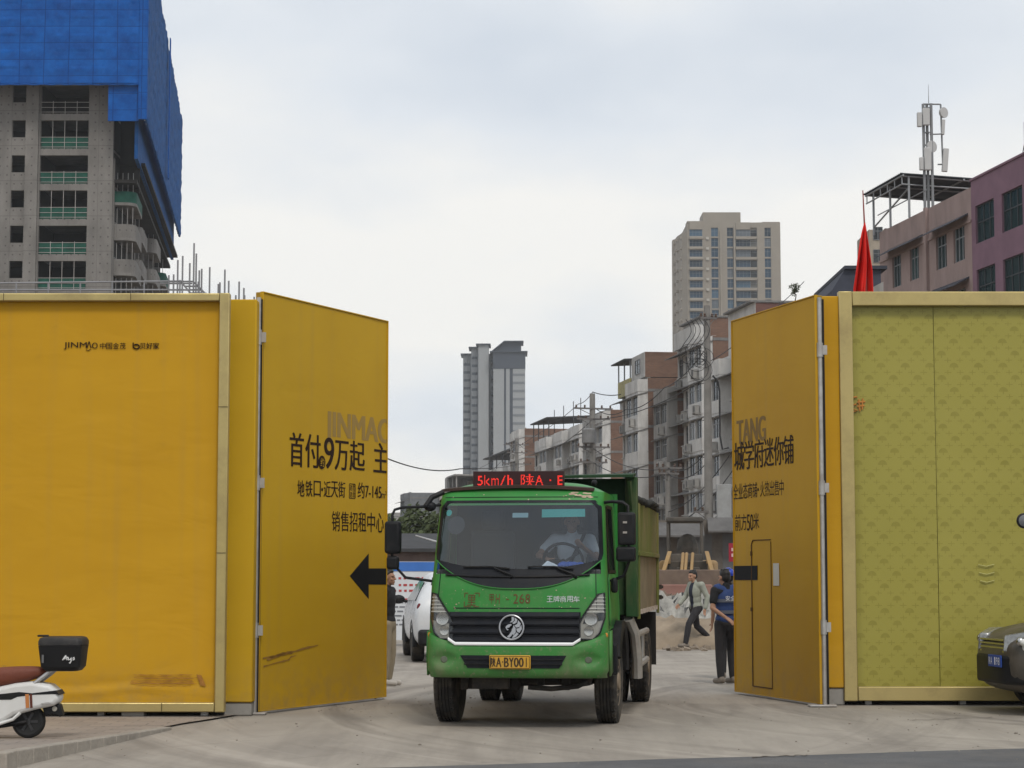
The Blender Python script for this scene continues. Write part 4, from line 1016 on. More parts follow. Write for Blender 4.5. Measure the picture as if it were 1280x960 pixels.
# grille with ribs, chrome lip
gp = [(-.66, PZf(765)), (.66, PZf(765)), (.655, PZf(800)), (.60, PZf(806)), (-.60, PZf(806)), (-.655, PZf(800))]
gp = [(SX(559), PZf(765)), (SX(559), PZf(800)), (SX(568), PZf(806)), (SX(713), PZf(806)), (SX(722), PZf(800)), (SX(722), PZf(765))]
fpatch(gp, .012).build('grille', GRILL, truck, smooth=True)
rb = MB()
for py in (769, 779, 789.5, 799.5):
    for i in range(3):
        pass
    secs = []
    for k in range(25):
        s = SX(561) + (SX(720) - SX(561)) * k / 24; p = FF(.012)(s, PZf(py))
        secs.append([p + Vector((0, a, b)) for a, b in ((0, -.036), (-.030, -.024), (-.034, -.008), (-.014, .012), (0, .03))])
    rb.loft(secs, closed=True)
rb.build('grille_ribs', GRILL, truck, smooth=True)
lp = MB(); secs = []
path = [(SX(559), PZf(800))] + [(SX(568) + (SX(713) - SX(568)) * i / 24, PZf(806)) for i in range(25)] + [(SX(722), PZf(800))]
lp.loft([[FF(.045)(s, z + .012) + Vector((0, a, b)) for a, b in ((.02, -.018), (-.03, -.016), (-.034, .0), (-.02, .016), (.02, .016))] for s, z in path]); lp.build('chrome_lip', M('bright_lip', (.82, .82, .82), .35, var=.05), truck, smooth=True)
# lion head emblem in a ring
em = MB(); ec = (SX(638), PZf(784)); er = .128
def EP(u, v, o=.05):
    return FF(o)(ec[0] + u * er / .965, ec[1] + v * er)
em.tube([EP(math.cos(2 * math.pi * i / 40), math.sin(2 * math.pi * i / 40), .052) for i in range(41)], .010, 8)
def blade(pts, o0=.046, th=.014):
    f = [EP(u, v, o0 + th) for u, v in pts]; b_ = [EP(u, v, o0) for u, v in pts]; n = len(pts)
    em.add(f + b_, [tuple(range(n)), tuple(range(n, 2 * n))[::-1]] + [(i, (i + 1) % n, n + (i + 1) % n, n + i) for i in range(n)])
blade([(-.46, .10), (-.30, .22), (-.05, .30), (.02, .18), (-.12, .08), (-.20, -.02), (-.38, -.04), (-.36, -.14), (-.22, -.18), (-.34, -.26), (-.44, -.14), (-.50, .0)])
blade([(.0, .88), (.18, .84), (.22, .60), (.05, .42), (-.14, .40), (.02, .58)])
blade([(.24, .82), (.48, .66), (.42, .40), (.18, .26), (.06, .36), (.28, .56)])
blade([(.54, .60), (.78, .32), (.66, .02), (.40, -.02), (.24, .16), (.48, .28)])
blade([(.82, .22), (.86, -.14), (.66, -.46), (.46, -.34), (.40, -.10), (.64, -.06)])
blade([(.16, .18), (.34, -.06), (.36, -.40), (.16, -.66), (-.02, -.40), (.10, -.12)])
blade([(.60, -.54), (.38, -.80), (.06, -.92), (.12, -.74), (.34, -.52), (.42, -.40)])
blade([(.06, -.04), (.0, -.32), (-.20, -.62), (-.36, -.76), (-.20, -.88), (.0, -.70), (.10, -.50)], .046, .012)
em.build('lion_emblem', M('emblem_metal', (.42, .43, .45), .35, metal=.7, var=.05), truck, smooth=True, angle=30)
# headlamps: dark bowl, reflectors, clear cover
LH = [(SX(532.5), PZf(741)), (SX(541), PZf(744)), (SX(548), PZf(756)), (SX(557.5), PZf(775)), (SX(558), PZf(799)), (SX(545), PZf(799)), (SX(536), PZf(790)), (SX(531.5), PZf(778))]
# keep the lamp outline inside the front's width, wrapped round the corner
def lamp(sgn):
    base = [(.70, PZf(799)), (.845, PZf(799.5)), (.92, PZf(791)), (.970, PZf(772)), (.970, PZf(741)), (.91, PZf(743)), (.845, PZf(753)), (.735, PZf(771)), (.70, PZf(779))]
    P_ = [(sgn * a, b) for a, b in base]
    r = fpatch(P_, .006, .025, .04).build('headlight', M('lamp_bowl', (.33, .315, .29), .45, metal=.4, var=.2, vscale=14), truck, smooth=True)
    i = MB()
    for zz_ in (747, 751.5, 756, 760.5, 765):
        z = PZf(zz_); s0 = .76 + max(0, (zz_ - 742)) * 0 + (.925 - .76) * max(0, (766 - zz_)) / 23 * .9
        i.tube([FF(.014)(sgn * (s0 + (.978 - s0) * k / 6), z) for k in range(7)], .006, 6)
    i.build('lamp_ribs', M('lamp_rib', (.62, .62, .60), .3, var=.1), r, smooth=True)
    b = MB(); c = FF(.0)(sgn * .825, PZf(773.5)); b.lathe([(-.022, .052), (-.026, .068), (.0, .076), (.02, .05)], c, 'y', 24); b.build('projector_lens', CHROME, r, smooth=True)
    d = MB(); c = FF(.0)(sgn * .80, PZf(788.5)); d.lathe([(-.018, .034), (-.024, .050), (.0, .056), (.02, .04)], c, 'y', 20); d.build('lower_lens', CHROME, r, smooth=True)
    k = MB(); k.merge(fpatch([(sgn * a, b_) for a, b_ in ((.735, PZf(780)), (.975, PZf(775)), (.975, PZf(764)), (.76, PZf(771)))], .010, .04, .04)); k.build('lamp_mask', BLK, r)
    fpatch([(sgn * (.845 + (a - .845) * .985), PZf(770) + (b_ - PZf(770)) * .985) for a, b_ in base], .034, .025, .04).build('lamp_cover', glass('lamp_cover_glass', (.92, .92, .89), .03), r, smooth=True)
    rim_ = MB(); rim_.tube([FF(.016)(a, b_) for a, b_ in P_ + P_[:1]], .012, 6); rim_.build('lamp_edge', BLK, r, smooth=True)
lamp(-1); lamp(1)
# bumper: swelling green bar with a dark slot and round lamp dimples
bp_ = MB(); prof = [(.545, .05), (.56, -.005), (.62, -.035), (.70, -.045), (.80, -.052), (.88, -.05), (.925, -.03), (.935, .03)]
def BUMP(s, z, extra=0):
    W = .985 - .02 * (z < .6); x = s * W; y = lerpt([(a, b) for a, b in prof], z) + .075 * s * s + .02
    if abs(x) > W - RC: k = min(1, (abs(x) - (W - RC)) / RC); y += RC * (1 - math.sqrt(max(0, 1 - k * k)))
    # lamp dimples
    for c in (-.79, .79):
        d = math.hypot((s - c) / .16, (z - .745) / .085)
        if d < 1: y += .035 * (1 - d * d) ** 1.0
    return Vector((x, y - extra, z))
ss = ssp(-1, 1, 90); zz = [.545, .552, .56, .59, .62, .65, .68, .70, .72, .74, .76, .78, .80, .82, .84, .86, .88, .90, .915, .925, .932, .935]
n = len(ss)
rows = []
for z in zz:
    rise = lambda s: (max(0, (abs(s) - .70) / .3)) ** 1.4 * .11 * max(0, (z - .80) / .135)
    rows += [BUMP(s, z) + Vector((0, 0, rise(s))) for s in ss]
bp_.add(rows, [(j * n + i, j * n + i + 1, (j + 1) * n + i + 1, (j + 1) * n + i) for j in range(len(zz) - 1) for i in range(n - 1)])
for sgn in (-1, 1):
    e0 = .27
    bp_.add([(sgn * .985, e0, .56), (sgn * .985, .56, .60), (sgn * .985, .50, 1.05), (sgn * .985, e0, 1.04), (sgn * .985, .22, .8)], [(0, 1, 2, 3, 4)])
bump_o = bp_.build('bumper', GREEN, truck, smooth=True, solid=.02, angle=60)
for sgn in (-1, 1):
    f = MB(); p = BUMP(sgn * .79, .745); f.lathe([(-.012, .0), (-.012, .03), (.0, .042), (.02, .042)], p, 'y', 20); f.build('fog_lamp', M('fog_lens', (.12, .14, .10), .3), bump_o, smooth=True)
    f = MB(); p = BUMP(sgn * .965, 1.0); f.ell(p + Vector((sgn * .012, -.005, 0)), (.02, .04, .03), 10, 8); f.build('side_marker', M('amber_lens', (.55, .20, .03), .3), bump_o, smooth=True)
sl = [(SX(575), PZf(819)), (SX(584), PZf(835)), (SX(696), PZf(835)), (SX(705), PZf(819))]
gridded(sl, .06, .05, lambda s, z: BUMP(s, z, .008)).build('bumper_slot', GRILL, bump_o)
sb = MB()
for py in (824, 830): sb.tube([BUMP(SX(580) + (SX(700) - SX(580)) * i / 20, PZf(py), .014) for i in range(21)], .008, 6)
sb.build('slot_bars', BLK, bump_o, smooth=True)
pl = MB(); x0, x1 = SX(611.5) * .98, SX(662) * .98; z0, z1 = PZf(836), PZf(818.5); yp = BUMP(0, .74).y - .035
pl.box(x0, x1, yp, yp + .02, z0, z1)
plo = pl.build('number_plate', M('yellow_plate', (.62, .34, .03), .5, var=.12, vscale=10, dirt=(.3, .2, .08), damt=.5), truck, bevel=.01)
PLT = M('plate_print', (.05, .03, .015), .6)
lt = MB(); wx = x1 - x0
xs = [.035, .17, .315, .365, .485, .605, .725, .845]
for ch, a, bwd in zip('陕A·BY00|', xs, (.115, .12, .03, .105, .105, .105, .105, .05)):
    hz = (z1 - z0)
    if ch == '|': lt.box(x0 + wx * .89, x0 + wx * .91, yp - .004, yp - .002, z0 + hz * .17, z0 + hz * .83); continue
    if ch == '·': lt.box(x0 + wx * .317, x0 + wx * .337, yp - .004, yp - .002, z0 + hz * .47, z0 + hz * .57); continue
    lt.merge(write(ch, (x0 + wx * a, x0 + wx * (a + bwd), z0 + hz * .17, z0 + hz * .83), yp - .003, .003))
lt.merge(ring(rrect(x0 + .008, x1 - .008, z0 + .008, z1 - .008, .01, 3), rrect(x0 + .013, x1 - .013, z0 + .013, z1 - .013, .008, 3), lambda u, v: (u, yp - .003, v)))
lt.build('plate_lettering', PLT, plo)
# painted lettering on the front panel
RED = M('dark_red_print', (.12, .055, .02), .7, var=.3, vscale=20)
def ft(body, a, b, t, bt, mat, bold=.002):
    m = write(body, (0, 1, 0, 1), 0)
    x0, x1, z0, z1 = SX(a), SX(b), PZf(bt), PZf(t); f = FF(.006)
    m.v = [tuple(f(x0 + (x1 - x0) * u, z0 + (z1 - z0) * v)) for u, _, v in m.v]; return m
rl = MB()
for ch, a, b in (('甲', 609, 614.5), ('H', 617, 622), ('2', 639, 645), ('6', 646.5, 652.5), ('8', 654, 660)): rl.merge(ft(ch, a, b, 742.5, 754.5, RED))
rl.merge(fpatch([(SX(630), PZf(750)), (SX(633.5), PZf(750)), (SX(633.5), PZf(748.6)), (SX(630), PZf(748.6))], .006))
rl.merge(ft('里', 581, 592, 743.5, 757, RED))
for (a, b, t, bt) in ((577, 582, 741, 742), (590, 596.5, 741, 742), (577, 578, 741, 747), (595.5, 596.5, 741, 746), (577, 578, 752, 759), (577, 586, 758, 759), (589, 596.5, 758, 759)): rl.merge(fpatch([(SX(a), PZf(bt)), (SX(b), PZf(bt)), (SX(b), PZf(t)), (SX(a), PZf(t))], .006))
rl.build('red_lettering', RED, truck)
wl_ = MB()
for i, ch in enumerate('王牌商用车'): wl_.merge(ft(ch, 680.5 + i * 8.2, 688 + i * 8.2, 745, 752.5, None))
wl_.build('maker_lettering', M('silver_print', (.55, .57, .58), .4, metal=.3), truck)
# peeling paint on the roof edge
pe = MB(); rr = random.Random(21)
for k in range(16):
    s = SX(706 + rr.uniform(0, 32)); z = 2.50 + rr.uniform(-.004, .05); q = rr.uniform(.012, .035)
    pe.merge(fpatch([(s + q * 1.8 * rr.uniform(.6, 1) * math.cos(a), z + q * .45 * rr.uniform(.6, 1) * math.sin(a)) for a in [i * .785 for i in range(8)]], .005 + k * .0002, .03, .02))
pe.build('peeled_paint', M('bare_primer', (.42, .33, .24), .9, var=.3, vscale=15), truck)
# sun shade strip and display board on the roof
sv = MB(); secs = []
for i in range(25):
    s = -.98 + 1.84 * i / 24; p = FF(.03)(max(-.97, min(.97, s)), 2.555); dz = .045 * (1 - (abs(s + .05)) ** 2) 
    secs.append([Vector((s * .93, p.y + .02, 2.555 + dz)), Vector((s * .93, p.y + .16, 2.575 + dz)), Vector((s * .93, p.y + .16, 2.60 + dz)), Vector((s * .93, p.y + .02, 2.585 + dz))])
sv.loft(secs); sv.build('roof_strip', M('rusty_strip', (.05, .03, .022), .8, var=.3, vscale=8), truck)
bx0, bx1, bz0, bz1, by = -.545, .47, at(640, 612, 22.6).z, at(640, 588.5, 22.6).z, .56
bd = MB(); bd.box(bx0, bx1, by, by + .07, bz0, bz1); brd = bd.build('display_board', M('board_case', (.035, .012, .012), .5, var=.1), truck, bevel=.006)
for sx in (-.4, .33): B(sx - .02, sx + .02, by + .02, by + .06, 2.6, bz0 + .01).build('board_bracket', BLK, brd)
dots = MB(); pitch = (bz1 - bz0 - .03) / 20
grid = {}
def raster(body, c0, c1, r0, r1):
    vs, fs, _ = glyphs(body); W, H = c1 - c0, r1 - r0
    tris = []
    for f in fs:
        for i in range(1, len(f) - 1): tris.append((vs[f[0]], vs[f[i]], vs[f[i + 1]]))
    for i in range(W):
        for j in range(H):
            u, v = (i + .5) / W, (j + .5) / H
            for (a, b, c) in tris:
                d1 = (u - b[0]) * (a[1] - b[1]) - (a[0] - b[0]) * (v - b[1]); d2 = (u - c[0]) * (b[1] - c[1]) - (b[0] - c[0]) * (v - c[1]); d3 = (u - a[0]) * (c[1] - a[1]) - (c[0] - a[0]) * (v - a[1])
                if (d1 >= 0 and d2 >= 0 and d3 >= 0) or (d1 <= 0 and d2 <= 0 and d3 <= 0): grid[(c0 + i, r0 + j)] = 1; break
ncol = int((bx1 - bx0) / pitch)
k = ncol / 113.0
for ch, a, b, r0, r1 in (('5', 4.5, 11.5, 4, 16), ('k', 13.5, 20, 4, 17), ('m', 22, 31, 4, 13), ('/', 33, 40, 4, 16), ('h', 42, 49, 4, 17), ('陕', 59, 76, 1, 18), ('A', 77, 86.5, 4, 16), ('B', 107.5, 113, 4, 16)):
    if ch == 'B':
        for r in range(4, 16): grid[(int(104.5 * k), r)] = grid[(int(104.5 * k) + 1, r)] = 1
        for c_ in range(int(104.5 * k), int(110.5 * k)):
            for r in (4, 5, 9, 10, 14, 15): grid[(c_, r)] = 1
    else: raster(ch, int(a * k), int(b * k), r0, r1)
for a in (0, 1):
    for b in (0, 1): grid[(int(95 * k) + a, 9 + b)] = 1
for (i, j) in grid:
    x = bx0 + .012 + i * pitch; z = bz0 + .015 + j * pitch
    if x > bx1 - .02: continue
    dots.box(x + pitch * .16, x + pitch * .84, by - .004, by - .002, z + pitch * .16, z + pitch * .84)
def emis(name, col, s):
    m = bpy.data.materials.new(name); m.use_nodes = True; b = m.node_tree.nodes['Principled BSDF']; b.inputs['Base Color'].default_value = (*col, 1); b.inputs['Emission Color'].default_value = (*col, 1); b.inputs['Emission Strength'].default_value = s; return m
dots.build('lit_lettering', emis('red_led', (1.0, .035, .02), 1.1), brd)
mk = MB(); mk.ell((.80, .62, 2.66), (.035, .035, .035)); mk.build('roof_lamp', BLK, truck, smooth=True)
# doors, side windows, mirrors
for sgn in (-1, 1):
    def sp_(poly, off, st=.1): return gridded(poly, st, st, lambda y, z: (sgn * (Wd(z) + off), y, z))
    ye = FY(1, 1.66); y1_ = FY(1, 2.40)
    dr = sp_([(ye + .03, 1.10), (1.42, 1.10), (1.42, 1.655), (ye + .10, 1.655)], .008); dro = dr.build('door', GREEN, truck, smooth=True, solid=.012)
    fo = [(ye + .06, 1.665), (1.46, 1.665), (1.46, 2.42), (y1_ + .06, 2.42)]; fi = [(ye + .16, 1.70), (1.40, 1.70), (1.40, 2.38), (y1_ + .13, 2.38)]
    ring(fo, fi, lambda y, z: (sgn * (Wd(z) + .010), y, z)).build('window_frame', BLK, dro)
    sp_(fi, .004).build('window_glass', SGL, dro)
    h = MB(); h.box(sgn * .985 - .012, sgn * .985 + .012, 1.18, 1.36, 1.50, 1.535); h.build('door_handle', BLK, dro, bevel=.008)
    # black wheel arch, step
    wa = MB(); secs = []
    for i in range(19):
        a = R(24 + 150 * i / 18); cy, cz = 1.22, .50; ro, ri = .64, .56
        u, v = math.cos(a), math.sin(a)
        secs.append([Vector((sgn * .62, cy - u * ri, cz + v * ri)), Vector((sgn * 1.06, cy - u * ri, cz + v * ri)), Vector((sgn * 1.09, cy - u * (ri + .03), cz + v * (ri + .03))), Vector((sgn * 1.07, cy - u * ro, cz + v * ro)), Vector((sgn * .62, cy - u * ro, cz + v * ro))])
    wa.loft(secs); wa.build('wheel_arch', BLK, truck, smooth=True)
    mf = MB(); mf.box(min(sgn * .96, sgn * 1.05), max(sgn * .96, sgn * 1.05), .56, .66, .56, .90); mf.build('mud_guard', BLK, truck, bevel=.02)
# mirror clusters
ml = MB(); ml.tube([(-.90, .50, 2.42), (-1.00, .38, 2.40), (-1.28, .24, 2.385), (-1.36, .21, 2.36), (-1.385, .2, 2.30), (-1.385, .2, 1.78), (-1.25, .28, 1.62), (-.96, .36, 1.58)], .016, 8)
mo = ml.build('mirror_arm', BLK, truck, smooth=True)
m = MB(); m.box(-1.46, -1.285, .12, .26, at(0, 692, 22.3).z, at(0, 651, 22.3).z); m.build('mirror', BLK, mo, bevel=.035, seg=3)
m = MB(); m.box(-1.44, -1.31, .14, .26, at(0, 712, 22.3).z, at(0, 695, 22.3).z); m.build('lower_mirror', BLK, mo, bevel=.03, seg=3)
m = MB(); m.ell((-1.0, .40, 2.40), (.07, .05, .055)); m.build('arm_joint', BLK, mo, smooth=True)
m = MB(); m.tube([(-.86, .46, 2.56), (-.98, .40, 2.50), (-1.04, .36, 2.40)], .03, 8); m.build('wind_deflector', BLK, mo, smooth=True)
mr_ = MB(); mr_.tube([(.905, .60, 2.44), (1.0, .55, 2.45), (1.12, .50, 2.44), (1.18, .48, 2.40), (1.19, .48, 1.80), (1.13, .52, 1.64), (.98, .56, 1.58)], .018, 8)
mo = mr_.build('mirror_arm', BLK, truck, smooth=True)
zA, zB, zC = at(0, 683, 22.7).z, at(0, 641.5, 22.7).z, at(0, 702, 22.7).z
m = MB(); m.box(1.07, 1.265, .40, .54, zA + .01, zB); mm = m.build('mirror', BLK, mo, bevel=.03, seg=3)
sl = MB()
for z in (zB - .12, zB - .23): sl.box(1.13, 1.175, .392, .399, z, z + .022)
sl.build('mirror_clip', SILV, mm)
m = MB(); m.box(1.05, 1.265, .41, .55, zC, zA - .005); m.build('lower_mirror', BLK, mo, bevel=.03, seg=3)
m = MB(); m.box(.985, 1.06, .50, .62, at(0, 741, 22.7).z, at(0, 722, 22.7).z); m.build('kerb_mirror', BLK, mo, bevel=.03)
# chassis, axle, sump, tanks
ch = MB()
for sx in (-.36, .36): ch.box(sx - .04, sx + .04, .3, 5.95, .78, .98)
ch.box(-.78, .78, 1.18, 1.30, .43, .55)
ch.tube([(-.36, .5, .70), (-.36, .9, .56), (-.36, 1.24, .56), (-.36, 1.6, .58), (-.36, 2.0, .74)], .045, 8); ch.tube([(.36, .5, .70), (.36, .9, .56), (.36, 1.24, .56), (.36, 1.6, .58), (.36, 2.0, .74)], .045, 8)
ch.box(-.30, .30, .35, 1.7, .55, 1.2); ch.cone((-.5, 1.05, .50), (.62, 1.05, .50), .025); ch.box(-.5, -.1, .2, .34, .42, .75); ch.cone((-.3, 2.0, .62), (-.0, 4.8, .55), .06)
ch.tube([(.1, .3, .44), (.35, .35, .42), (.62, .5, .44), (.74, .9, .5)], .03, 8)
ch.box(-.62, -.05, .55, 1.0, .40, .62); ch.box(-.05, .40, .60, .95, .47, .66); ch.prism([(.30, .66), (.30, .50), (.50, .40), (.74, .44), (.78, .58), (.78, .70)], 'y', .70, 1.0); ch.box(-.78, .78, .45, .52, .56, .74); ch.box(-.5, .5, 2.4, 3.4, .52, .8); ch.tube([(-.74, 1.0, .46), (-.3, .92, .43), (.1, .95, .45), (.74, 1.0, .46)], .03, 8)
for k in range(5): ch.box(-.66 + k * .28, -.58 + k * .28, .44, .5, .40 + .05 * (k % 2), .58)
ch.build('chassis', CHAS, truck, bevel=.01)
ax = MB(); ax.cone((-.9, 5.1, .47), (.9, 5.1, .47), .09, n=16); ax.ell((0, 5.1, .47), (.22, .24, .22)); ax.build('rear_axle', CHAS, truck, smooth=True)
tk = MB(); tk.box(-.95, -.52, 2.3, 3.2, .58, .98); tk.build('fuel_tank', SILV, truck, bevel=.06, seg=3)
tk = MB(); tk.box(.50, .92, 2.1, 2.6, .58, 1.0); tk.build('battery_box', CHAS, truck, bevel=.03)
def wheel(c, r, wdt, sgn, steer=0.0, nuts=True):
    T = MB(); h = wdt / 2
    prof = [(-h * .82, r * .58), (-h * .98, r * .70), (-h, r * .82), (-h * .93, r * .93), (-h * .80, r * .985), (-h * .74, r)]
    tread = []
    for k in range(5):
        a = -h * .74 + (h * 1.48) * k / 5; b = a + h * 1.48 / 5
        tread += [(a + .006, r), (b - .006, r)]
        if k < 4: tread += [(b - .005, r - .014), (b + .005, r - .014)]
    prof += tread + [(h * .74, r), (h * .80, r * .985), (h * .93, r * .93), (h, r * .82), (h * .98, r * .70), (h * .82, r * .58)]
    T.lathe(prof, (0, 0, 0), 'x', 56)
    for i in range(44):
        a = 2 * math.pi * i / 44
        for s in (-1, 1):
            q = MB().box(s * h * .70 - .018, s * h * .70 + .018, -.012, .012, r - .01, r + .008); q.xf(Matrix.Rotation(a, 4, 'X')); T.merge(q)
    o = T.build('wheel', RUB, truck, smooth=True, loc=c, rot=(0, 0, steer), angle=35)
    q = MB(); q.lathe([(h * .80 * sgn, r * .60), (h * .86 * sgn, r * .585), (h * .80 * sgn, r * .545), (h * .2 * sgn, r * .50), (h * .10 * sgn, r * .40), (h * .45 * sgn, r * .26), (h * .62 * sgn, r * .24), (h * .95 * sgn, r * .20), (h * 1.0 * sgn, r * .14), (h * 1.0 * sgn, .0)], (0, 0, 0), 'x', 40)
    ro = q.build('rim', RIMM, o, smooth=True, angle=30)
    bl = MB()
    for i in range(10):
        a = 2 * math.pi * i / 10; y, z = r * .345 * math.cos(a), r * .345 * math.sin(a); bl.cone((h * .2 * sgn, y, z), (h * .85 * sgn if nuts else h * .5 * sgn, y, z), .016, n=6)
    bl.build('wheel_nuts', RIMM, o)
    return o
wheel((-.90, 1.22, .46), .46, .25, -1, R(-1)); wheel((.90, 1.22, .46), .46, .25, 1, R(-1))
for sx, sg in ((-.99, -1), (-.70, -1), (.70, 1), (.99, 1)): wheel((sx, 5.1, .47), .47, .24, sg, 0, False)
# mud flaps, side guard frame, air tank
for sx in (-.86, .86): B(sx - .3, sx + .3, 5.66, 5.68, .45, 1.15).build('mud_flap', DARKGAP, truck)
sg = MB()
sg.tube([(1.06, 2.10, 1.14), (1.12, 2.22, .98), (1.14, 2.36, .66), (1.14, 2.4, .44)], .06, 8); sg.tube([(1.12, 2.25, .94), (1.12, 4.35, .94)], .04, 8); sg.tube([(1.14, 2.4, .58), (1.12, 4.35, .58)], .04, 8); sg.tube([(1.06, 4.35, .92), (1.06, 4.35, .55)], .035, 8); sg.tube([(1.06, 3.4, .92), (1.06, 3.4, .55)], .03, 8)
sg.build('side_guard', SILV, truck, smooth=True)
sg = MB(); sg.tube([(-1.05, 2.35, .92), (-1.06, 4.35, .92)], .04, 8); sg.tube([(-1.06, 2.5, .55), (-1.06, 4.35, .55)], .04, 8); sg.tube([(-1.06, 2.45, .92), (-1.06, 2.45, .55)], .035, 8); sg.build('side_guard', SILV, truck, smooth=True)
ex = MB(); ex.tube([(.80, 1.95, .7), (.80, 1.95, 2.3)], .06, 10); ex.build('air_intake', BLK, truck, smooth=True)
# ---------------------------------------------------------------- tipping body
Y0, Y1, ZF, ZT, HW = 2.18, 6.05, 1.18, 2.50, 1.15
bodyo = MB(); bodyo.box(-HW + .05, HW - .05, Y0, Y1, ZF, ZF + .08); bodyo.box(-HW + .04, HW - .04, Y1 - .06, Y1, ZF + .1, ZT)
for sx in (-1, 1): bodyo.box(min(sx * (HW - .05), sx * HW), max(sx * (HW - .05), sx * HW), Y0, Y1, ZF + .003, ZF + .72)
tb = bodyo.build('tipping_body', DUSTY, truck, bevel=.01)
up = MB()
for sx in (-1, 1):
    up.box(min(sx * (HW - .055), sx * (HW + .012)), max(sx * (HW - .055), sx * (HW + .012)), Y0 + .1, Y1 - .003, ZF + .725, ZT)
uo = up.build('upper_side', OLIVE, tb, bevel=.008)
for sx in (-1, 1):
    rbm = MB()
    for y in (Y0 + .10, Y1 - .06): rbm.box(min(sx * HW, sx * (HW + .035)), max(sx * HW, sx * (HW + .035)), y - .05, y + .05, ZF - .05, ZT - .02)
    rbm.box(min(sx * HW, sx * (HW + .045)), max(sx * HW, sx * (HW + .045)), Y0, Y1, ZF + .69, ZF + .745)
    rbm.build('side_ribs', OLIVE if sx > 0 else GREEN2, tb, bevel=.008)
    tm = MB()
    for k in range(9): tm.box(min(sx * HW, sx * (HW + .062)), max(sx * HW, sx * (HW + .02)), Y0 + .25 + k * .42, Y0 + .40 + k * .42, ZF + .0, ZF + .055)
    tm.build('reflective_strip', M('pale_strip', (.45, .38, .32), .6, var=.3, vscale=10), tb)
hb = MB(); hb.box(-HW + .02, HW - .02, Y0 - .03, Y0 + .03, ZF, 2.50); B(.25, HW - .13, Y0 - .025, Y0 + .025, 2.5, 2.775).build('headboard_top', M('shaded_guard_green', (.014, .045, .016), .75, var=.3, vscale=3), tb)  # top piece: shadow put into a darker green
for x in (-.8, -.3, .3, .8): hb.box(x - .04, x + .04, Y0 - .08, Y0 - .028, ZF, 2.49)
hb.build('headboard', GREEN2, tb, bevel=.008)
for sx in (-1, 1): B(min(sx * (HW - .12), sx * (HW + .02)), max(sx * (HW - .12), sx * (HW + .02)), Y0 - .14, Y0 + .06, ZF - .02, 2.79 if sx > 0 else 2.5).build('corner_post', GREEN2, tb, bevel=.012)
cn = MB(); cn.add([(.12, Y0 - .50, 2.76), (HW, Y0 - .50, 2.77), (HW, Y0, 2.81), (.12, Y0, 2.79)], [(0, 1, 2, 3)])
cn.build('cab_guard', M('shaded_guard_green', (.014, .045, .016), .75, var=.3, vscale=3), tb, solid=.03)  # same green darkened, the guard's shadow being in its colour
gs = MB()
for sx in (1,): gs.prism([(Y0 - .5, 2.72), (Y0 - .15, 2.40), (Y0 - .15, 2.75)], 'x', sx * (HW - .05) - .015, sx * (HW - .05) + .015)
gs.build('guard_gusset', GREEN2, tb)
tp = MB(); rr = random.Random(4)
for sx in (-1, 1):
    for k in range(24):
        y = Y0 + .2 + k * .158; tp.ell((sx * (HW - .02) + rr.uniform(-.03, .03), y, ZT + .03 + rr.uniform(-.01, .03)), (.09, .11, .05), 8, 6)
tp.build('rolled_tarp', M('dark_tarp', (.035, .035, .032), .9, var=.3, vscale=8), tb, remesh=.02)
ld = MB(); nx, ny = 16, 26; vs = []
for j in range(ny + 1):
    for i in range(nx + 1):
        x = -HW + .06 + (2 * HW - .12) * i / nx; y = Y0 + .05 + (Y1 - Y0 - .12) * j / ny
        vs.append((x, y, ZT - .35 + .25 * (1 - (x / HW) ** 2) + rr.uniform(-.03, .03)))
ld.add(vs, [(j * (nx + 1) + i, j * (nx + 1) + i + 1, (j + 1) * (nx + 1) + i + 1, (j + 1) * (nx + 1) + i) for j in range(ny) for i in range(nx)])
o = ld.build('soil_load', M('soil', (.17, .13, .09), .95, var=.35, vscale=3, bump=.4), None, smooth=True); tag(o, 'brown soil heaped inside the tipping body of the green truck', 'soil'); o.location = truck.location; o.rotation_euler = truck.rotation_euler
tl = MB()
for z in (ZF + .16, ZF + .30): tl.box(HW + .03, HW + .07, Y1 - .06, Y1, z - .03, z + .03); tl.cone((HW, Y1 - .02, z), (HW + .09, Y1 - .02, z), .02)
tl.build('tailgate_latch', CHAS, tb, smooth=True)

# ---------------------------------------------------------------- driver
M4 = Matrix.Translation(truck.location) @ Matrix.Rotation(-TYAW, 4, 'Z')
dx_ = .50; sy = 1.16
J = dict(pel=(0, 0, .62), chest=(0, -.02, .95), neck=(0, -.03, 1.16), head=(0, -.06, 1.28), hl=(.10, -.05, .58), hr=(-.10, -.05, .58), kl=(.13, -.45, .60), kr=(-.13, -.45, .60), al=(.13, -.58, .25), ar=(-.13, -.58, .25),
         sl=(.20, -.01, 1.08), sr=(-.20, -.01, 1.08), el=(.30, -.20, .86), er=(-.36, -.22, .90), wl=(.17, -.40, .98), wr=(-.24, -.42, .86))
pd = M4 @ Vector((dx_, sy, .965))
dr_ = figure('driver in a white T-shirt sitting at the wheel inside the green truck', pd, -TYAW, J, WHITEC, NAVY, SHOE, sleeve='short', seat=True, look=(.1, .05))
sb = MB(); sb.tube([(.15, -.10, 1.15), (.09, -.145, 1.02), (.02, -.155, .88), (-.06, -.15, .72)], .022, 6); sb.build('seat_belt', BLK, dr_, smooth=True)
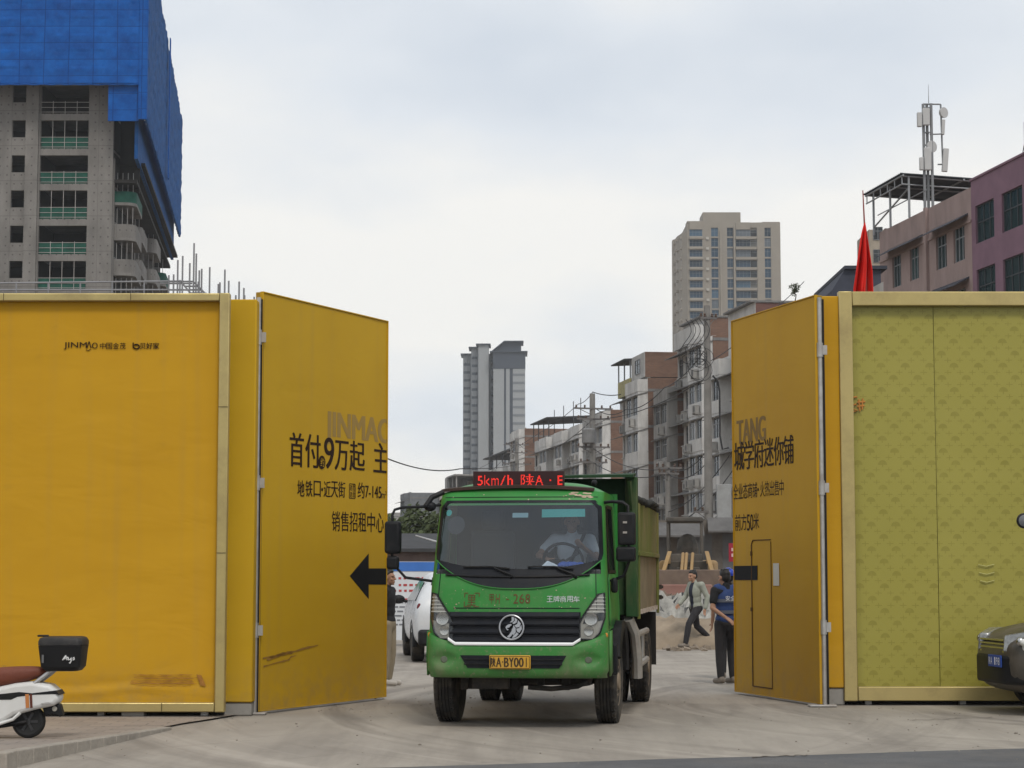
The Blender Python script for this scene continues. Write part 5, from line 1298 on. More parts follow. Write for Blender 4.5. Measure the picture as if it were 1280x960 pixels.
# ================================================================== BUILDINGS
def brick_mat(name, c1, c2, mort, w_=.26, h_=.075):
    if name in MATS: return MATS[name]
    m = bpy.data.materials.new(name); m.use_nodes = True
    N = m.node_tree.nodes; L = m.node_tree.links; b = N['Principled BSDF']; b.inputs['Roughness'].default_value = .9; b.inputs['Specular IOR Level'].default_value = .2
    co = N.new('ShaderNodeTexCoord'); sp = N.new('ShaderNodeSeparateXYZ'); L.new(co.outputs['Object'], sp.inputs[0])
    ad = N.new('ShaderNodeMath'); ad.operation = 'ADD'; L.new(sp.outputs['X'], ad.inputs[0]); L.new(sp.outputs['Y'], ad.inputs[1])
    cb = N.new('ShaderNodeCombineXYZ'); L.new(ad.outputs[0], cb.inputs[0]); L.new(sp.outputs['Z'], cb.inputs[1])
    br = N.new('ShaderNodeTexBrick'); br.inputs['Scale'].default_value = 1; br.inputs['Brick Width'].default_value = w_; br.inputs['Row Height'].default_value = h_; br.inputs['Mortar Size'].default_value = .012
    br.inputs['Color1'].default_value = (*c1, 1); br.inputs['Color2'].default_value = (*c2, 1); br.inputs['Mortar'].default_value = (*mort, 1); L.new(cb.outputs[0], br.inputs['Vector'])
    nz = N.new('ShaderNodeTexNoise'); nz.inputs['Scale'].default_value = .5; nz.inputs['Detail'].default_value = 8; nz.inputs['Roughness'].default_value = .7
    mp = N.new('ShaderNodeMapping'); mp.inputs['Scale'].default_value = (.5, 1.6, 1); L.new(cb.outputs[0], mp.inputs[0]); L.new(mp.outputs[0], nz.inputs['Vector'])
    r = N.new('ShaderNodeMapRange'); r.inputs['From Min'].default_value = .42; r.inputs['From Max'].default_value = .72; r.inputs['To Max'].default_value = .8; L.new(nz.outputs['Fac'], r.inputs['Value'])
    x = N.new('ShaderNodeMix'); x.data_type = 'RGBA'; L.new(r.outputs[0], x.inputs['Factor']); L.new(br.outputs['Color'], x.inputs['A']); x.inputs['B'].default_value = (c1[0] * .45, c1[1] * .5, c1[2] * .6, 1)
    L.new(x.outputs['Result'], b.inputs['Base Color']); MATS[name] = m; return m
BRICK = brick_mat('weathered_brick', (.225, .115, .072), (.165, .086, .058), (.19, .155, .13))
BRICKD = brick_mat('dark_brick', (.20, .085, .065), (.16, .07, .055), (.14, .11, .10))
WALLW = M('weathered_render', (.50, .49, .47), .9, var=.16, vscale=.8, stretch=(1, 1, .35), dirt=(.16, .15, .14), damt=.6, dscale=.9, bump=.15, bscale=6)
WALLG = M('grey_render', (.30, .29, .275), .9, var=.2, vscale=.8, stretch=(1, 1, .35), dirt=(.12, .11, .10), damt=.75, dscale=.9)
WALLT = M('tan_render', (.34, .29, .23), .9, var=.2, vscale=.8, stretch=(1, 1, .35), dirt=(.14, .12, .10), damt=.7, dscale=.9)
LEDGE = M('ledge_concrete', (.20, .195, .19), .9, var=.25, vscale=2, dirt=(.08, .075, .07), damt=.7)
ROOFD = M('dark_roof', (.06, .06, .062), .85, var=.3, vscale=1)
WFRAME = M('window_frame', (.26, .27, .28), .5, metal=.3, var=.1, rnd=.4)
def pane_mat(name, base, rough=.12):
    m = bpy.data.materials.new(name); m.use_nodes = True; N = m.node_tree.nodes; L = m.node_tree.links; b = N['Principled BSDF']; b.inputs['Roughness'].default_value = rough; b.inputs['Specular IOR Level'].default_value = .2
    oi = N.new('ShaderNodeObjectInfo'); rp = N.new('ShaderNodeValToRGB'); L.new(oi.outputs['Random'], rp.inputs[0])
    rp.color_ramp.interpolation = 'CONSTANT'
    rp.color_ramp.elements[0].color = (*base, 1); rp.color_ramp.elements[1].position = .82; rp.color_ramp.elements[1].color = (.12, .118, .108, 1) if base[2] < .06 else (.10, .12, .14, 1)
    e = rp.color_ramp.elements.new(.45); e.color = (base[0] * .5, base[1] * .5, base[2] * .5, 1); e = rp.color_ramp.elements.new(.68); e.color = (base[0] * 1.9, base[1] * 1.8, base[2] * 1.7, 1)
    L.new(rp.outputs[0], b.inputs['Base Color']); return m
PANE = pane_mat('window_pane', (.022, .027, .031)); PANEB = pane_mat('blue_pane', (.025, .055, .09)); PANEG = pane_mat('green_pane', (.022, .042, .046))
_win = {}
def window(parent, x, z, w_, h_, mat=PANE, fmat=WFRAME, bars=2, y=-.12, vert_split=.68):
    """Framed window in the facade plane (local y = 0, outside +y); pane is a sub-part."""
    key = (round(w_, 2), round(h_, 2), mat.name, bars, fmat.name)
    if key not in _win:
        f = MB(); t = .05
        f.box(-w_ / 2, w_ / 2, -.04, .04, 0, t); f.box(-w_ / 2, w_ / 2, -.04, .04, h_ - t, h_); f.box(-w_ / 2, -w_ / 2 + t, -.039, .039, t, h_ - t); f.box(w_ / 2 - t, w_ / 2, -.039, .039, t, h_ - t)
        for i in range(1, bars): q = -w_ / 2 + w_ * i / bars; f.box(q - t / 2, q + t / 2, -.036, .036, t, h_ - t)
        f.box(-w_ / 2 + t, w_ / 2 - t, -.034, .034, h_ * vert_split - t / 2, h_ * vert_split + t / 2)
        p = MB(); p.box(-w_ / 2 + t * .6, w_ / 2 - t * .6, -.015, -.005, t * .6, h_ - t * .6)
        _win[key] = (f.mesh('window', fmat), p.mesh('pane', mat))
    a, b = _win[key]
    o = bpy.data.objects.new('window', a); COL.objects.link(o); o.parent = parent; o.location = (x, y, z)
    q = bpy.data.objects.new('pane', b); COL.objects.link(q); q.parent = o
    return o
_ac = []
def aircon(parent, x, z, y=.05):
    if not _ac:
        m = MB(); m.box(-.42, .42, .06, .40, 0, .58); m.box(-.40, -.36, -.1, .40, -.10, 0); m.box(.36, .40, -.1, .40, -.10, 0); f = MB(); f.lathe([(.40, .24), (.415, .22), (.41, .06), (.415, .0)], (-.10, 0, .29), 'y', 20)
        _ac.append((m.mesh('air_conditioner', M('aircon_case', (.40, .39, .37), .7, var=.15, rnd=.25, dirt=(.2, .17, .14), damt=.6)), f.mesh('fan_grille', M('fan_grille', (.10, .10, .10), .7))))
    a, b = _ac[0]
    o = bpy.data.objects.new('air_conditioner', a); COL.objects.link(o); o.parent = parent; o.location = (x, y, z)
    q = bpy.data.objects.new('fan_grille', b); COL.objects.link(q); q.parent = o
SDIR = R(90 + 8.7)
GRP = 'apartment blocks along the street'
def pw_(i, n, L): return L / n * i
WALLB = M('white_bay_render', (.60, .59, .57), .85, var=.14, vscale=.8, stretch=(1, 1, .35), dirt=(.20, .19, .175), damt=.55, dscale=1.0)
def block(label, px, Y, Ln, W, base, pitch, floors, ncol, ww=1.5, wh=1.55, sill=.95, wall=WALLW, gable=BRICK, parapet=.9, first=0, ledge=.5, acs=.35, seed=1, pane=PANE, cat='apartment block', rotz=SDIR, name='apartment_block', group=GRP, fade=True, white_end=0.0, bays=None, colrange=None, bright=None):
    """Facade along local x (near corner at 0, running away), street side +y, gable facing the camera."""
    bright = bright or (WALLB if wall is WALLW else wall)
    rr = random.Random(seed); P = at(px, 650, Y)
    r = thing(name, label, cat, (P.x, P.y, 0), rotz, group)
    top = base + pitch * floors
    m = MB(); m.box(.02, Ln, -W, -.30, 0, top)
    pw = Ln / ncol
    BD = .85; isbay = lambda i: bays is not False and (i % 4 in (0, 1)) and i // 2 * 2 + 1 < ncol
    for i in range(0, ncol - 1, 4):
        a, b = pw_(i, ncol, Ln), pw_(i + 2, ncol, Ln); a += .08; b -= .08; bay = MB()
        for k in range(floors):
            z = base + pitch * k
            bay.box(a, b, -.02, BD, z - .12, z + sill); bay.box(a + .03, b - .03, -.02, BD - .05, z + sill + wh, z + pitch - .121)
            for q in (a, (a + b) / 2 - .09, b - .14): bay.box(q + .02, q + .16, BD - .22, BD - .02, z + sill - .001, z + sill + wh + .001)
            bay.box(a + .02, a + .10, -.02, BD - .23, z + sill - .001, z + sill + wh + .001)
        bay.box(a, b, -.02, BD, base + pitch * floors - .12, base + pitch * floors + parapet * .8); bay.build('projecting_bay', bright, r)
    for k in range(floors):
        z = base + pitch * k
        m.box(0.02, Ln, -.30, -.02, z, z + sill); m.box(0.02, Ln, -.30, -.02, z + sill + wh, z + pitch)
        xs = [pw * (i + .5) for i in range(ncol)]
        e = [.02] + sum([[x - ww / 2, x + ww / 2] for x in xs], []) + [Ln]
        for i in range(0, len(e), 2):
            if e[i + 1] - e[i] > .02: m.box(e[i], e[i + 1], -.30, -.02, z + sill - .001, z + sill + wh + .001)
    m.box(0.02, Ln, -.30, -.02, 0, base)
    m.box(0.02, Ln, -.25, .0, top, top + parapet); m.box(Ln - .2, Ln, -W, -.25, top, top + parapet * .8)
    m.build('wall', wall, r)
    g = MB(); g.box(-.02, .018, -W, -.0 - white_end, 0, top + parapet * .9); g.build('gable_wall', gable, r)
    if white_end: B(-.02, .018, -white_end + .002, -.0, 0, top + parapet).build('rendered_end', wall, r)
    rb = MB()
    for k in range(floors + 1): z = base + pitch * k; rb.box(-.045, -.021, -W, -.002, z - .12, z + .10)
    rb.build('ring_beams', LEDGE, r)
    for k in range(floors):
        z = base + pitch * k + sill + wh + .12
        l = MB(); l.prism([(-.02, z + .12), (ledge + .55, z - .16), (ledge + .55, z - .10), (-.02, z + .22)], 'x', .05, Ln - .05); l.build('ledge', LEDGE, r)
        s = MB(); s.box(.06, Ln - .06, -.018, .09, base + pitch * k + sill - .10, base + pitch * k + sill - .02); s.build('sill_band', wall, r)
        for i in range(ncol):
            if colrange and not (colrange[0] <= i <= colrange[1]): continue
            window(r, pw * (i + .5), base + pitch * k + sill, min(ww, pw - .35) if isbay(i) else ww, wh, pane, bars=3 if ww > 1.5 else 2, y=(.72 if isbay(i) else -.12))
            if rr.random() < acs: aircon(r, pw * (i + .5) + rr.uniform(-.3, .3), base + pitch * k + sill - .85, (.86 if isbay(i) else .02))
    return r, top + parapet
def penthouse(r, x0, x1, y0, y1, z0, h, gable=BRICK, wall=WALLW, win=False):
    m = MB(); m.box(x0 + .03, x1, y0, y1, z0, z0 + h); o = m.build('roof_room', wall, r)
    B(x0, x0 + .028, y0, y1 - .03, z0, z0 + h - .05).build('brick_wall', gable, o)
    B(x0 - .1, x1 + .1, y0 - .1, y1 + .35, z0 + h, z0 + h + .12).build('roof_slab', LEDGE, o)
    return o
# the row, nearest first
def Zat(py, Y): return at(640, py, Y).z
zt3 = Zat(455, 137)
b1, t1 = block('grey apartment block with a dark brick roof room just above the wicket door gate leaf', 1010, 122, 21.8, 14, 2.25, 2.6, 5, 10, wall=WALLW, seed=3, acs=.4, colrange=(5, 9), parapet=1.2, wh=1.45, sill=.75)
penthouse(b1, 12, 19, -10, -.25, t1 - .6, 19.4 - t1 + .6, BRICKD)
b2, t2 = block('white apartment block with brick rear room on its roof, right behind the tall concrete pole', 893, 150, 11.3, 12, 2.6, 2.7, 6, 5, wall=WALLW, seed=5, acs=.6, ww=1.45, wh=1.45, sill=.8, parapet=.25)
penthouse(b2, 4.6, 11.2, -11, -.5, t2 - .2, 2.15, BRICK)
B(4.5, 11.25, -.45, .3, t2 + .0, t2 + 1.35).build('roof_parapet', WALLW, b2)
b2b, t2b = block('lower grey apartment block between two taller ones, with four air conditioners', 848, 159.8, 4.9, 12, 1.4, 2.75, 5, 2, wall=WALLG, seed=6, acs=.6, parapet=1.2)
b3, t3 = block('white apartment block with a broad brick side wall and a yellow roof balcony', 811, 165, 10.2, 11, 1.6, 2.95, 5, 4, wall=WALLW, seed=8, acs=.35, parapet=1.1)
pr = MB(); pr.box(.02, 5.2, -9, .25, t3 - .02, t3 + 2.0); ro = pr.build('roof_room', WALLW, b3)
B(-.02, .018, -9, .22, t3 - .05, t3 + 2.0).build('brick_wall', BRICK, ro)
window(ro, 2.6, t3 + .4, 1.8, 1.2, y=.29)
bl = MB(); bl.box(5.3, 10.1, -.1, .4, t3 - 1.0, t3 + .35); bl.build('yellow_balcony', M('yellow_render', (.44, .40, .20), .8, var=.2, dirt=(.2, .18, .14), damt=.6), b3)
cv = MB(); cv.prism([(-4, t3 + 2.1), (.9, t3 + 1.85), (.9, t3 + 1.95), (-4, t3 + 2.2)], 'x', 5.0, 10.6); cv.build('canopy', ROOFD, b3)
ps = MB()
for x in (5.4, 7.8, 10.2): ps.cone((x, .3, t3 + .3), (x, .3, t3 + 1.9), .06)
ps.build('canopy_posts', WFRAME, b3)
b4, t4 = block('white apartment block with a brown brick side wall beside the wooden crossarm pole', 764, 200, 15, 9, 1.6, 2.95, 5, 5, wall=WALLW, seed=10, acs=.4, parapet=1.3)
penthouse(b4, 2, 10, -8, -3, t4 - .3, 1.6, BRICKD)
b5, t5 = block('long low white apartment block with a dark roof shelter, beyond the crossarm pole', 733, 238, 37, 10, 2.2, 3.12, 5, 13, wall=WALLW, seed=12, acs=.35, parapet=1.3)
cv = MB(); cv.prism([(-7, t5 + 2.6), (.6, t5 + 2.2), (.6, t5 + 2.35), (-7, t5 + 2.75)], 'x', 24, 37); cv.build('canopy', ROOFD, b5)
ps = MB()
for x in (24.5, 28.5, 32.5, 36.5): ps.cone((x, .2, t5 - .2), (x, .2, t5 + 2.3), .07)
ps.build('canopy_posts', ROOFD, b5)
for x in (14, 19, 26, 33): MB().cone((x, -2, t5 - 1), (x, -2, t5 + 4.0), .05).build('aerial', ROOFD, b5)
b6, t6 = block('narrow white block with a brown brick side wall, standing left of the long white block', 656, 290, 14, 9, 3.2, 2.95, 6, 4, wall=WALLW, seed=14, acs=.2, parapet=1.2)
b7, t7 = block('far white apartment block under a flat dark canopy, below the grey tower', 650, 330, 40, 9, 3.6, 3.0, 5, 12, wall=WALLW, seed=15, acs=.2, parapet=1.0)
cv = MB(); cv.box(2, 38, -8, .8, t7 + 2.1, t7 + 2.3); cv.build('canopy', ROOFD, b7)
ps = MB()
for x in range(3, 38, 7): ps.cone((x, .3, t7 - .2), (x, .3, t7 + 2.1), .09)
ps.build('canopy_posts', ROOFD, b7)
b8, t8 = block('far tan block with a plain brick end, just left of the truck display board', 592, 340, 16, 12, 1.6, 2.9, 5, 5, wall=WALLT, gable=M('tan_brick', (.27, .195, .15), .9, var=.25, vscale=.7), seed=16, acs=.2, parapet=.8)
b9, t9 = block('far grey block with an open frame on its roof, left of the truck cab', 556, 330, 20, 10, 1.6, 2.9, 4, 7, wall=WALLG, gable=WALLT, seed=17, acs=.4, parapet=1.4)
op = MB()
for x in (1, 6, 11): 
    for y in (-7, -2): op.box(x - .1, x + .1, y - .1, y + .1, t9 - .5, t9 + 2.6)
op.box(.6, 11.5, -7.4, -1.6, t9 + 2.6, t9 + 2.85); op.box(11.5, 15, -8, -1.8, t9 - .5, t9 + 2.8); op.build('roof_frame', WALLG, b9)
b10, t10 = block('far dim dark block seen over the left mirror of the truck', 512, 330, 14, 5, 1.6, 3.0, 4, 4, wall=M('slate_render', (.13, .14, .15), .8, var=.2), gable=M('slate_end', (.15, .16, .17), .8, var=.2), seed=18, acs=0)
b11, t11 = block('farthest pale block beside the edge of the left gate leaf', 492, 420, 20, 9, 1.0, 3.0, 4, 5, wall=WALLG, gable=WALLG, seed=19, acs=0)

# ---- pink and purple building on the right
PINK = M('pink_render', (.33, .245, .225), .9, var=.14, vscale=.7, stretch=(1, 1, .35), dirt=(.16, .125, .12), damt=.6, dscale=.9)
PURP = M('purple_render', (.215, .125, .165), .85, var=.10, vscale=.7, dirt=(.13, .08, .105), damt=.5, dscale=.7)
P = at(1222, 650, 93)
pink = thing('office_building', 'pink building with dark window awnings, a roof shelter and an antenna mast above', 'building', (P.x, P.y, 0), SDIR)
ptop = Zat(234, 93)
def storey_wall(parent, x0, x1, W, floors, wmat, wins, top, sill_z, wh, nm='wall', inset=.22):
    m = MB(); m.box(x0 + .01, x1 - .01, -W, -inset, 0, top - .03); zlast = 0
    for z in floors:
        m.box(x0, x1, -inset, 0, zlast, z)
        e = [x0] + sum([[a, b] for a, b in wins], []) + [x1]
        for i in range(0, len(e), 2):
            if e[i + 1] > e[i] + .01: m.box(e[i], e[i + 1], -inset, 0, z - .001, z + wh + .001)
        zlast = z + wh
    m.box(x0, x1, -inset, 0, zlast, top)
    return m.build(nm, wmat, parent)
pw = [(.9, 2.3), (3.2, 4.6), (7.0, 8.3), (9.6, 10.9)]
zf = [Zat(316, 92) - 2.95 * k for k in range(5)][::-1]
storey_wall(pink, 0.0, 12.8, 10, zf, PINK, pw, ptop, 0, 1.65)
B(12.6, 12.8, -10, -.24, ptop - .05, ptop + .2).build('end_parapet', PINK, pink)
pb = MB(); pb.box(-.001, 12.81, -.1, .06, ptop - 1.62, ptop - 1.5); pb.box(5.6, 5.9, .002, .14, 0, ptop + .05); pb.build('wall_trim', PINK, pink)
AWN = M('dark_awning', (.05, .052, .065), .8, var=.3, vscale=2)
for z in zf:
    for (a, b) in pw: window(pink, (a + b) / 2, z, b - a, 1.65, PANEG, bars=3, y=-.13)
    for (a, b) in ((.4, 5.1), (6.4, 11.6)):
        w_ = MB(); w_.prism([(.0, z + 2.0), (.75, z + 1.62), (.75, z + 1.66), (.0, z + 2.08)], 'x', a, b); w_.build('awning', AWN, pink)
purple = thing('office_building', 'plum purple building with grid windows rising at the right edge of the picture', 'building', (P.x, P.y, 0), SDIR)
uw = [(-2.7, -.5), (-5.9, -3.6), (-9.1, -6.8), (-12.3, -10.0)][::-1]
zp = [Zat(303, 92) - 2.95 * k for k in range(5)][::-1]
storey_wall(purple, -16, -.01, 10, zp, PURP, uw, ptop + .25, 0, 1.75)
B(-16, -.02, -10, .07, ptop + .252, ptop + .35).build('coping', PURP, purple)
for z in zp:
    for (a, b) in uw: window(purple, (a + b) / 2, z, b - a, 1.75, PANEG, fmat=M('dark_frame', (.05, .055, .06), .5), bars=3, y=-.13, vert_split=.55)
cw_ = MB(); cw_.tube([(-3, .04, ptop + .3), (-3, -.5, ptop + .3)], .03); 
ld_ = thing('lightning_rod', 'thin lightning rod on the roof of the purple building', 'lightning rod', (P.x, P.y, 0), SDIR)
rp_ = MB(); q = -3.9; z0 = ptop + .35; rp_.cone((q, -1, z0), (q, -1, Zat(157, 90)), .025, .012); rp_.cone((q, -1, z0 + .9), (q + .5, -1, z0), .02); rp_.cone((q, -1, z0 + .9), (q - .4, -1.3, z0), .02); rp_.build('rod', ROOFD, ld_)
# roof shelter on the pink building
sh = thing('roof_shelter', 'dark sheet metal shelter with open steel frame on the pink building roof', 'shelter', (P.x, P.y, 0), SDIR)
zr0 = ptop + .05
def ribbed(x0, x1, y0, z0, y1, z1):
    m = MB(); n = 44; pts = []
    for i in range(n + 1): x = x0 + (x1 - x0) * i / n; pts.append((x, .03 if i % 2 else -.03))
    m.add([(x, y0, z0 + d) for x, d in pts] + [(x, y1, z1 + d) for x, d in pts], [(i, i + 1, n + 2 + i, n + 1 + i) for i in range(n)]); return m
zz0 = 20.95
ribbed(7.2, 13.1, .75, zz0 + .42, -6.2, zz0 + .12).build('sheet_roof', M('sheet_metal_dark', (.065, .07, .075), .6, metal=.3, var=.2, vscale=1.5), sh, solid=.03)
B(8.3, 9.6, -3.6, -1.6, zz0 + .30, zz0 + .34).build('clear_sheet', M('clear_sheet', (.45, .47, .42), .5), sh)
fr = MB()
for x in (7.4, 10.2, 12.8):
    for y in (.3, -5.6): fr.cone((x, y, zr0 - .2), (x, y, zz0 + .3), .06)
    fr.cone((x, .7, zz0 + .30), (x, -6, zz0 + .02), .05)
for y in (.65, -2.5, -5.9): fr.cone((7.2, y, zz0 + .30 - (.65 - y) * .043), (13.0, y, zz0 + .30 - (.65 - y) * .043), .05)
fr.cone((7.3, .65, zz0 - .12), (12.9, .65, zz0 - .12), .04)
for i in range(6): x = 7.4 + i * 1.08; fr.cone((x, .65, zz0 - .12), (x, .65, zz0 + .3), .03)
fr.cone((7.4, .3, zz0 - .3), (12.8, .3, zr0 + .2), .045); fr.cone((5.8, 0, zr0 + .9), (13, 0, zr0 + .9), .03); fr.cone((7.4, .65, zz0 - .12), (7.4, -5.8, zz0 - .35), .04)
fr.build('steel_frame', M('shelter_steel', (.30, .31, .32), .5, metal=.5), sh, smooth=True)
# antenna mast
A0 = at(1163, 215, 100); am = thing('antenna_mast', 'telecom mast with white panel antennas and dishes above the roof shelter', 'antenna mast', (A0.x, A0.y, 0), 0)
def ax(px): return (px - 1163) / 2560 * 100
def az_(py): return Zat(py, 100)
STL = M('mast_steel', (.22, .225, .23), .5, metal=.4); WHT = M('antenna_white', (.46, .46, .45), .5, var=.06)
ms = MB()
for dx_, dy_ in ((-.27, 0), (-.05, .2), (.10, -.1)): ms.cone((dx_ - .03, dy_, ptop), (dx_ - .03, dy_, az_(130)), .075)
for z in range(6): zz_ = az_(212) + z * .62; ms.cone((-.3, 0, zz_), (.08, -.1, zz_), .03); ms.cone((-.3, 0, zz_), (.0, .2, zz_), .03)
ms.cone((-.3, 0, az_(130)), (.55, -.1, az_(131)), .04); ms.cone((.55, -.1, az_(131)), (.60, -.1, az_(206)), .045); ms.cone((0, .1, az_(130)), (-.0, .1, az_(105)), .02, .008)
ms.cone((.35, -.1, az_(206)), (.60, -.1, az_(206)), .04); ms.cone((.0, 0, az_(168)), (.60, -.1, az_(168)), .035)
ms.build('lattice', STL, am, smooth=True)
for (a, b, t, bt, tl) in ((1153, 1162, 137, 158, 0), (1146, 1152, 142, 160, 0), (1154, 1163, 186, 214, 0), (1148, 1153, 198, 214, 0), (1176, 1183, 187, 216, .09), (1175, 1179, 151, 170, .08)):
    p = MB(); x0, x1 = ax(a), ax(b); q = Matrix.Rotation(tl, 4, 'Y'); p.box(-(x1 - x0) / 2, (x1 - x0) / 2, -.10, .10, az_(bt) - az_(t), 0); p.xf(Matrix.Translation(((x0 + x1) / 2 + (.1 if tl else 0), -.25, az_(t))) @ q); p.build('panel_antenna', WHT, am, bevel=.03)
for (px, py, r_, tn) in ((1181, 141.5, .27, .6), (1165, 184, .30, .5)):
    d = MB(); d.lathe([(-.02, r_ * .98), (.03, r_), (.12, r_ * .9), (.2, r_ * .55), (.24, .1)], (0, 0, 0), 'y', 24); d.xf(Matrix.Translation((ax(px), -.15, az_(py))) @ Matrix.Rotation(tn, 4, 'Z')); d.build('dish', WHT, am, smooth=True)
# beige block behind the pink building, dark pitched roof in front
bgb = thing('apartment_block', 'distant beige block peeping out left of the pink building roof', 'apartment block', (*at(1092, 650, 230).xy, 0), 0)
wd_ = 9; B(0, wd_, 0, 8, 0, Zat(287, 230)).build('wall', WALLT, bgb)
for k in range(7):
    z = Zat(300, 230) - k * 2.6
    o = window(bgb, 1.0, z, 1.1, 1.5); o.location = (1.0, -.05, z); 
gb = thing('gabled_house', 'dark slate gabled building behind the red flag', 'building', (*at(1045, 650, 70).xy, 0), 0)
x1_ = (1106 - 1045) / 2560 * 70; za, zb_ = Zat(362, 70), Zat(337, 70)
w_ = MB(); w_.prism([(0, 0), (x1_, 0), (x1_, zb_), (.42, zb_), (0, za)], 'y', 0, 7); w_.build('wall', M('slate_wall', (.05, .055, .075), .8, var=.2), gb)
B(.4, x1_ + .2, -.15, 7.1, zb_ + .003, zb_ + .12).build('roof', M('slate_roof', (.035, .04, .055), .7), gb)
lw = thing('low_house', 'small pale sloping roof peeping over the gold frame between slate building and pink building', 'building', (*at(1086, 650, 64).xy, 0), 0)
w_ = MB(); w_.prism([(0, 0), (.58, 0), (.58, Zat(352, 64)), (0, Zat(364, 64))], 'y', 0, 5); w_.build('wall', WALLG, lw)

# ---- distant towers
BEI = M('beige_cladding', (.275, .245, .205), .85, var=.08, vscale=.15, dirt=(.205, .185, .16), damt=.4, dscale=.3)
YB = 571.0; s_ = YB / 2560
bt = thing('residential_tower', 'tall beige residential tower with blue windows above the apartment blocks', 'tower', (*at(868, 650, YB).xy, 0), 0)
def bx_(px): return (px - 868) * s_ * 1.0
def bz_(py): return Zat(py, YB)
zt_ = bz_(278)
m = MB()
cols = [(864.5, 881, 1.0), (892, 901, 0), (912, 920, 0), (923, 941.5, .5), (959.5, 967.5, 0)]
m.box(bx_(862), bx_(979.5), .6, 18, 0, zt_)
spans = [(862, 864.5), (881, 892), (901, 912), (920, 923), (950, 959.5), (967.5, 979.5)]
for a, b in spans: m.box(bx_(a), bx_(b), 0, .6, 0, zt_ if a > 870 else bz_(281))
pit = 2.92; rows = 12; zrow0 = bz_(295.5)
for (a, b, d) in cols + [(941.5, 950, 0)]:
    z0 = zrow0 - pit * (rows - 1)
    m.box(bx_(a) + .01, bx_(b) - .01, .02 - d * .5, .6, 0, z0 - .01)
    for k in range(rows): z = zrow0 - pit * k; m.box(bx_(a) + .01, bx_(b) - .01, .02 - d * .5, .6, z + (2.5 if d == 0 and b - a < 9.5 else 1.95), z + 2.92 if k else zt_ - .02)
m.box(bx_(903), bx_(905.5), -.5, 0, 0, bz_(288)); m.box(bx_(920.2), bx_(922.2), -.7, -.01, 0, bz_(284))
m.build('wall', BEI, bt)
cr = MB(); cr.box(bx_(883), bx_(931), 3, 13, zt_ + .01, bz_(263)); cr.box(bx_(862), bx_(885), .4, 6, zt_ + .01, bz_(276)); cr.box(bx_(957), bx_(979), .4, 8, zt_ + .01, bz_(277)); cr.build('roof_block', BEI, bt)
lf = MB()
xa = bx_(862); Yb = 16
def xat(px, y): return (px - 640) / 2560 * (YB + y) - bt.location.x
xb = xat(846.8, 15)
lf.prism([(xa, 0.3), (xa, 18), (xb - .9, 18), (xb - .9, 15), (xb - .3, 14), (xat(848.5, 9), 9), (xat(853, 5), 5), (xat(854.5, 3), 3)], 'z', 0, bz_(289)); lf.build('side_wing', BEI, bt)
for k in range(11):
    z = bz_(296) - pit * k
    for (x, y) in ((xat(855, 3.6), 3.6), (xat(849.5, 8), 8), (xb - .2, 13.5)):
        B(x - .6, x + .3, y - .4, y + .5, z - .2, z + .55).build('bay_ledge', BEI, bt, bevel=.12)
for (a, b, d) in cols:
    for k in range(rows):
        window(bt, (bx_(a) + bx_(b)) / 2, zrow0 - pit * k, bx_(b) - bx_(a) - .06, (2.48 if d == 0 else 1.93), PANEB, fmat=M('pale_frame', (.22, .23, .24), .6), bars=4 if b - a > 12 else 2, y=.30 - d * .4, vert_split=.62)
for k in range(rows):
    z = zrow0 - pit * k
    if k % 1 == 0: B(bx_(885.5), bx_(889), -.45, -.01, z - .9, z - .2).build('air_conditioner', M('aircon_far', (.42, .40, .36), .8), bt)
    o = window(bt, (bx_(941.5) + bx_(950)) / 2, z, bx_(950) - bx_(941.5) - .06, 1.88, PANE, bars=1, y=.45)
    B(bx_(923) - .05, bx_(949), -.75, .0, z - .85, z - .2).build('balcony', BEI, bt)
    B(bx_(864) - .05, bx_(881.5), -.95, -.0, z - .95, z - .15).build('balcony', BEI, bt, bevel=.2)

YG = 735.0; sg = YG / 2560
gt = thing('office_tower', 'pale grey tower with a dark sloping crown, farthest on the skyline', 'tower', (*at(616, 650, YG).xy, 0), 0)
def gx(px): return (px - 616) * sg
def gz(py): return Zat(py, YG)
GW = M('pale_cladding', (.30, .315, .325), .8, var=.06, vscale=.1); GD = M('slate_cladding', (.048, .060, .080), .7, var=.08, vscale=.1); GM = M('mid_cladding', (.175, .19, .205), .8, var=.06, vscale=.1)
m = MB(); m.box(gx(616.5), gx(656.5), .3, 14, 0, gz(461)); m.box(gx(616.5), gx(630), -.25, .3, 0, gz(461)); m.box(gx(632.5), gx(637), -.25, .3, 0, gz(461)); m.box(gx(641), gx(656.5), -.25, .3, 0, gz(461)); m.build('wall', GW, gt)
m = MB(); m.box(gx(630.1), gx(632.4), -.1, .29, 0, gz(461)); m.box(gx(637.1), gx(640.9), -.1, .29, 0, gz(461)); m.build('dark_stripes', GD, gt)
for k in range(12):
    z = gz(470 + k * 10.1); B(gx(641.1), gx(656.4), -.34, -.251, z, z + .85).build('dark_band', GM, gt)
m = MB(); m.box(gx(616.2), gx(656.8), -.4, 14.2, gz(461) + .01, gz(440.5)); m.box(gx(612), gx(659.5), -1.2, 15, gz(440.4), gz(439)); m.build('dark_top', GD, gt)
m = MB(); m.prism([(gx(617), gz(438.9)), (gx(630), gz(427.3)), (gx(651.5), gz(427.3)), (gx(651.5), gz(438.9))], 'y', 1, 13); m.prism([(gx(614.5), gz(438.6)), (gx(630), gz(426)), (gx(654.5), gz(426)), (gx(654.5), gz(427.2)), (gx(630.5), gz(427.2)), (gx(616.5), gz(438.6))], 'y', -.6, 14); m.build('crown', GD, gt)
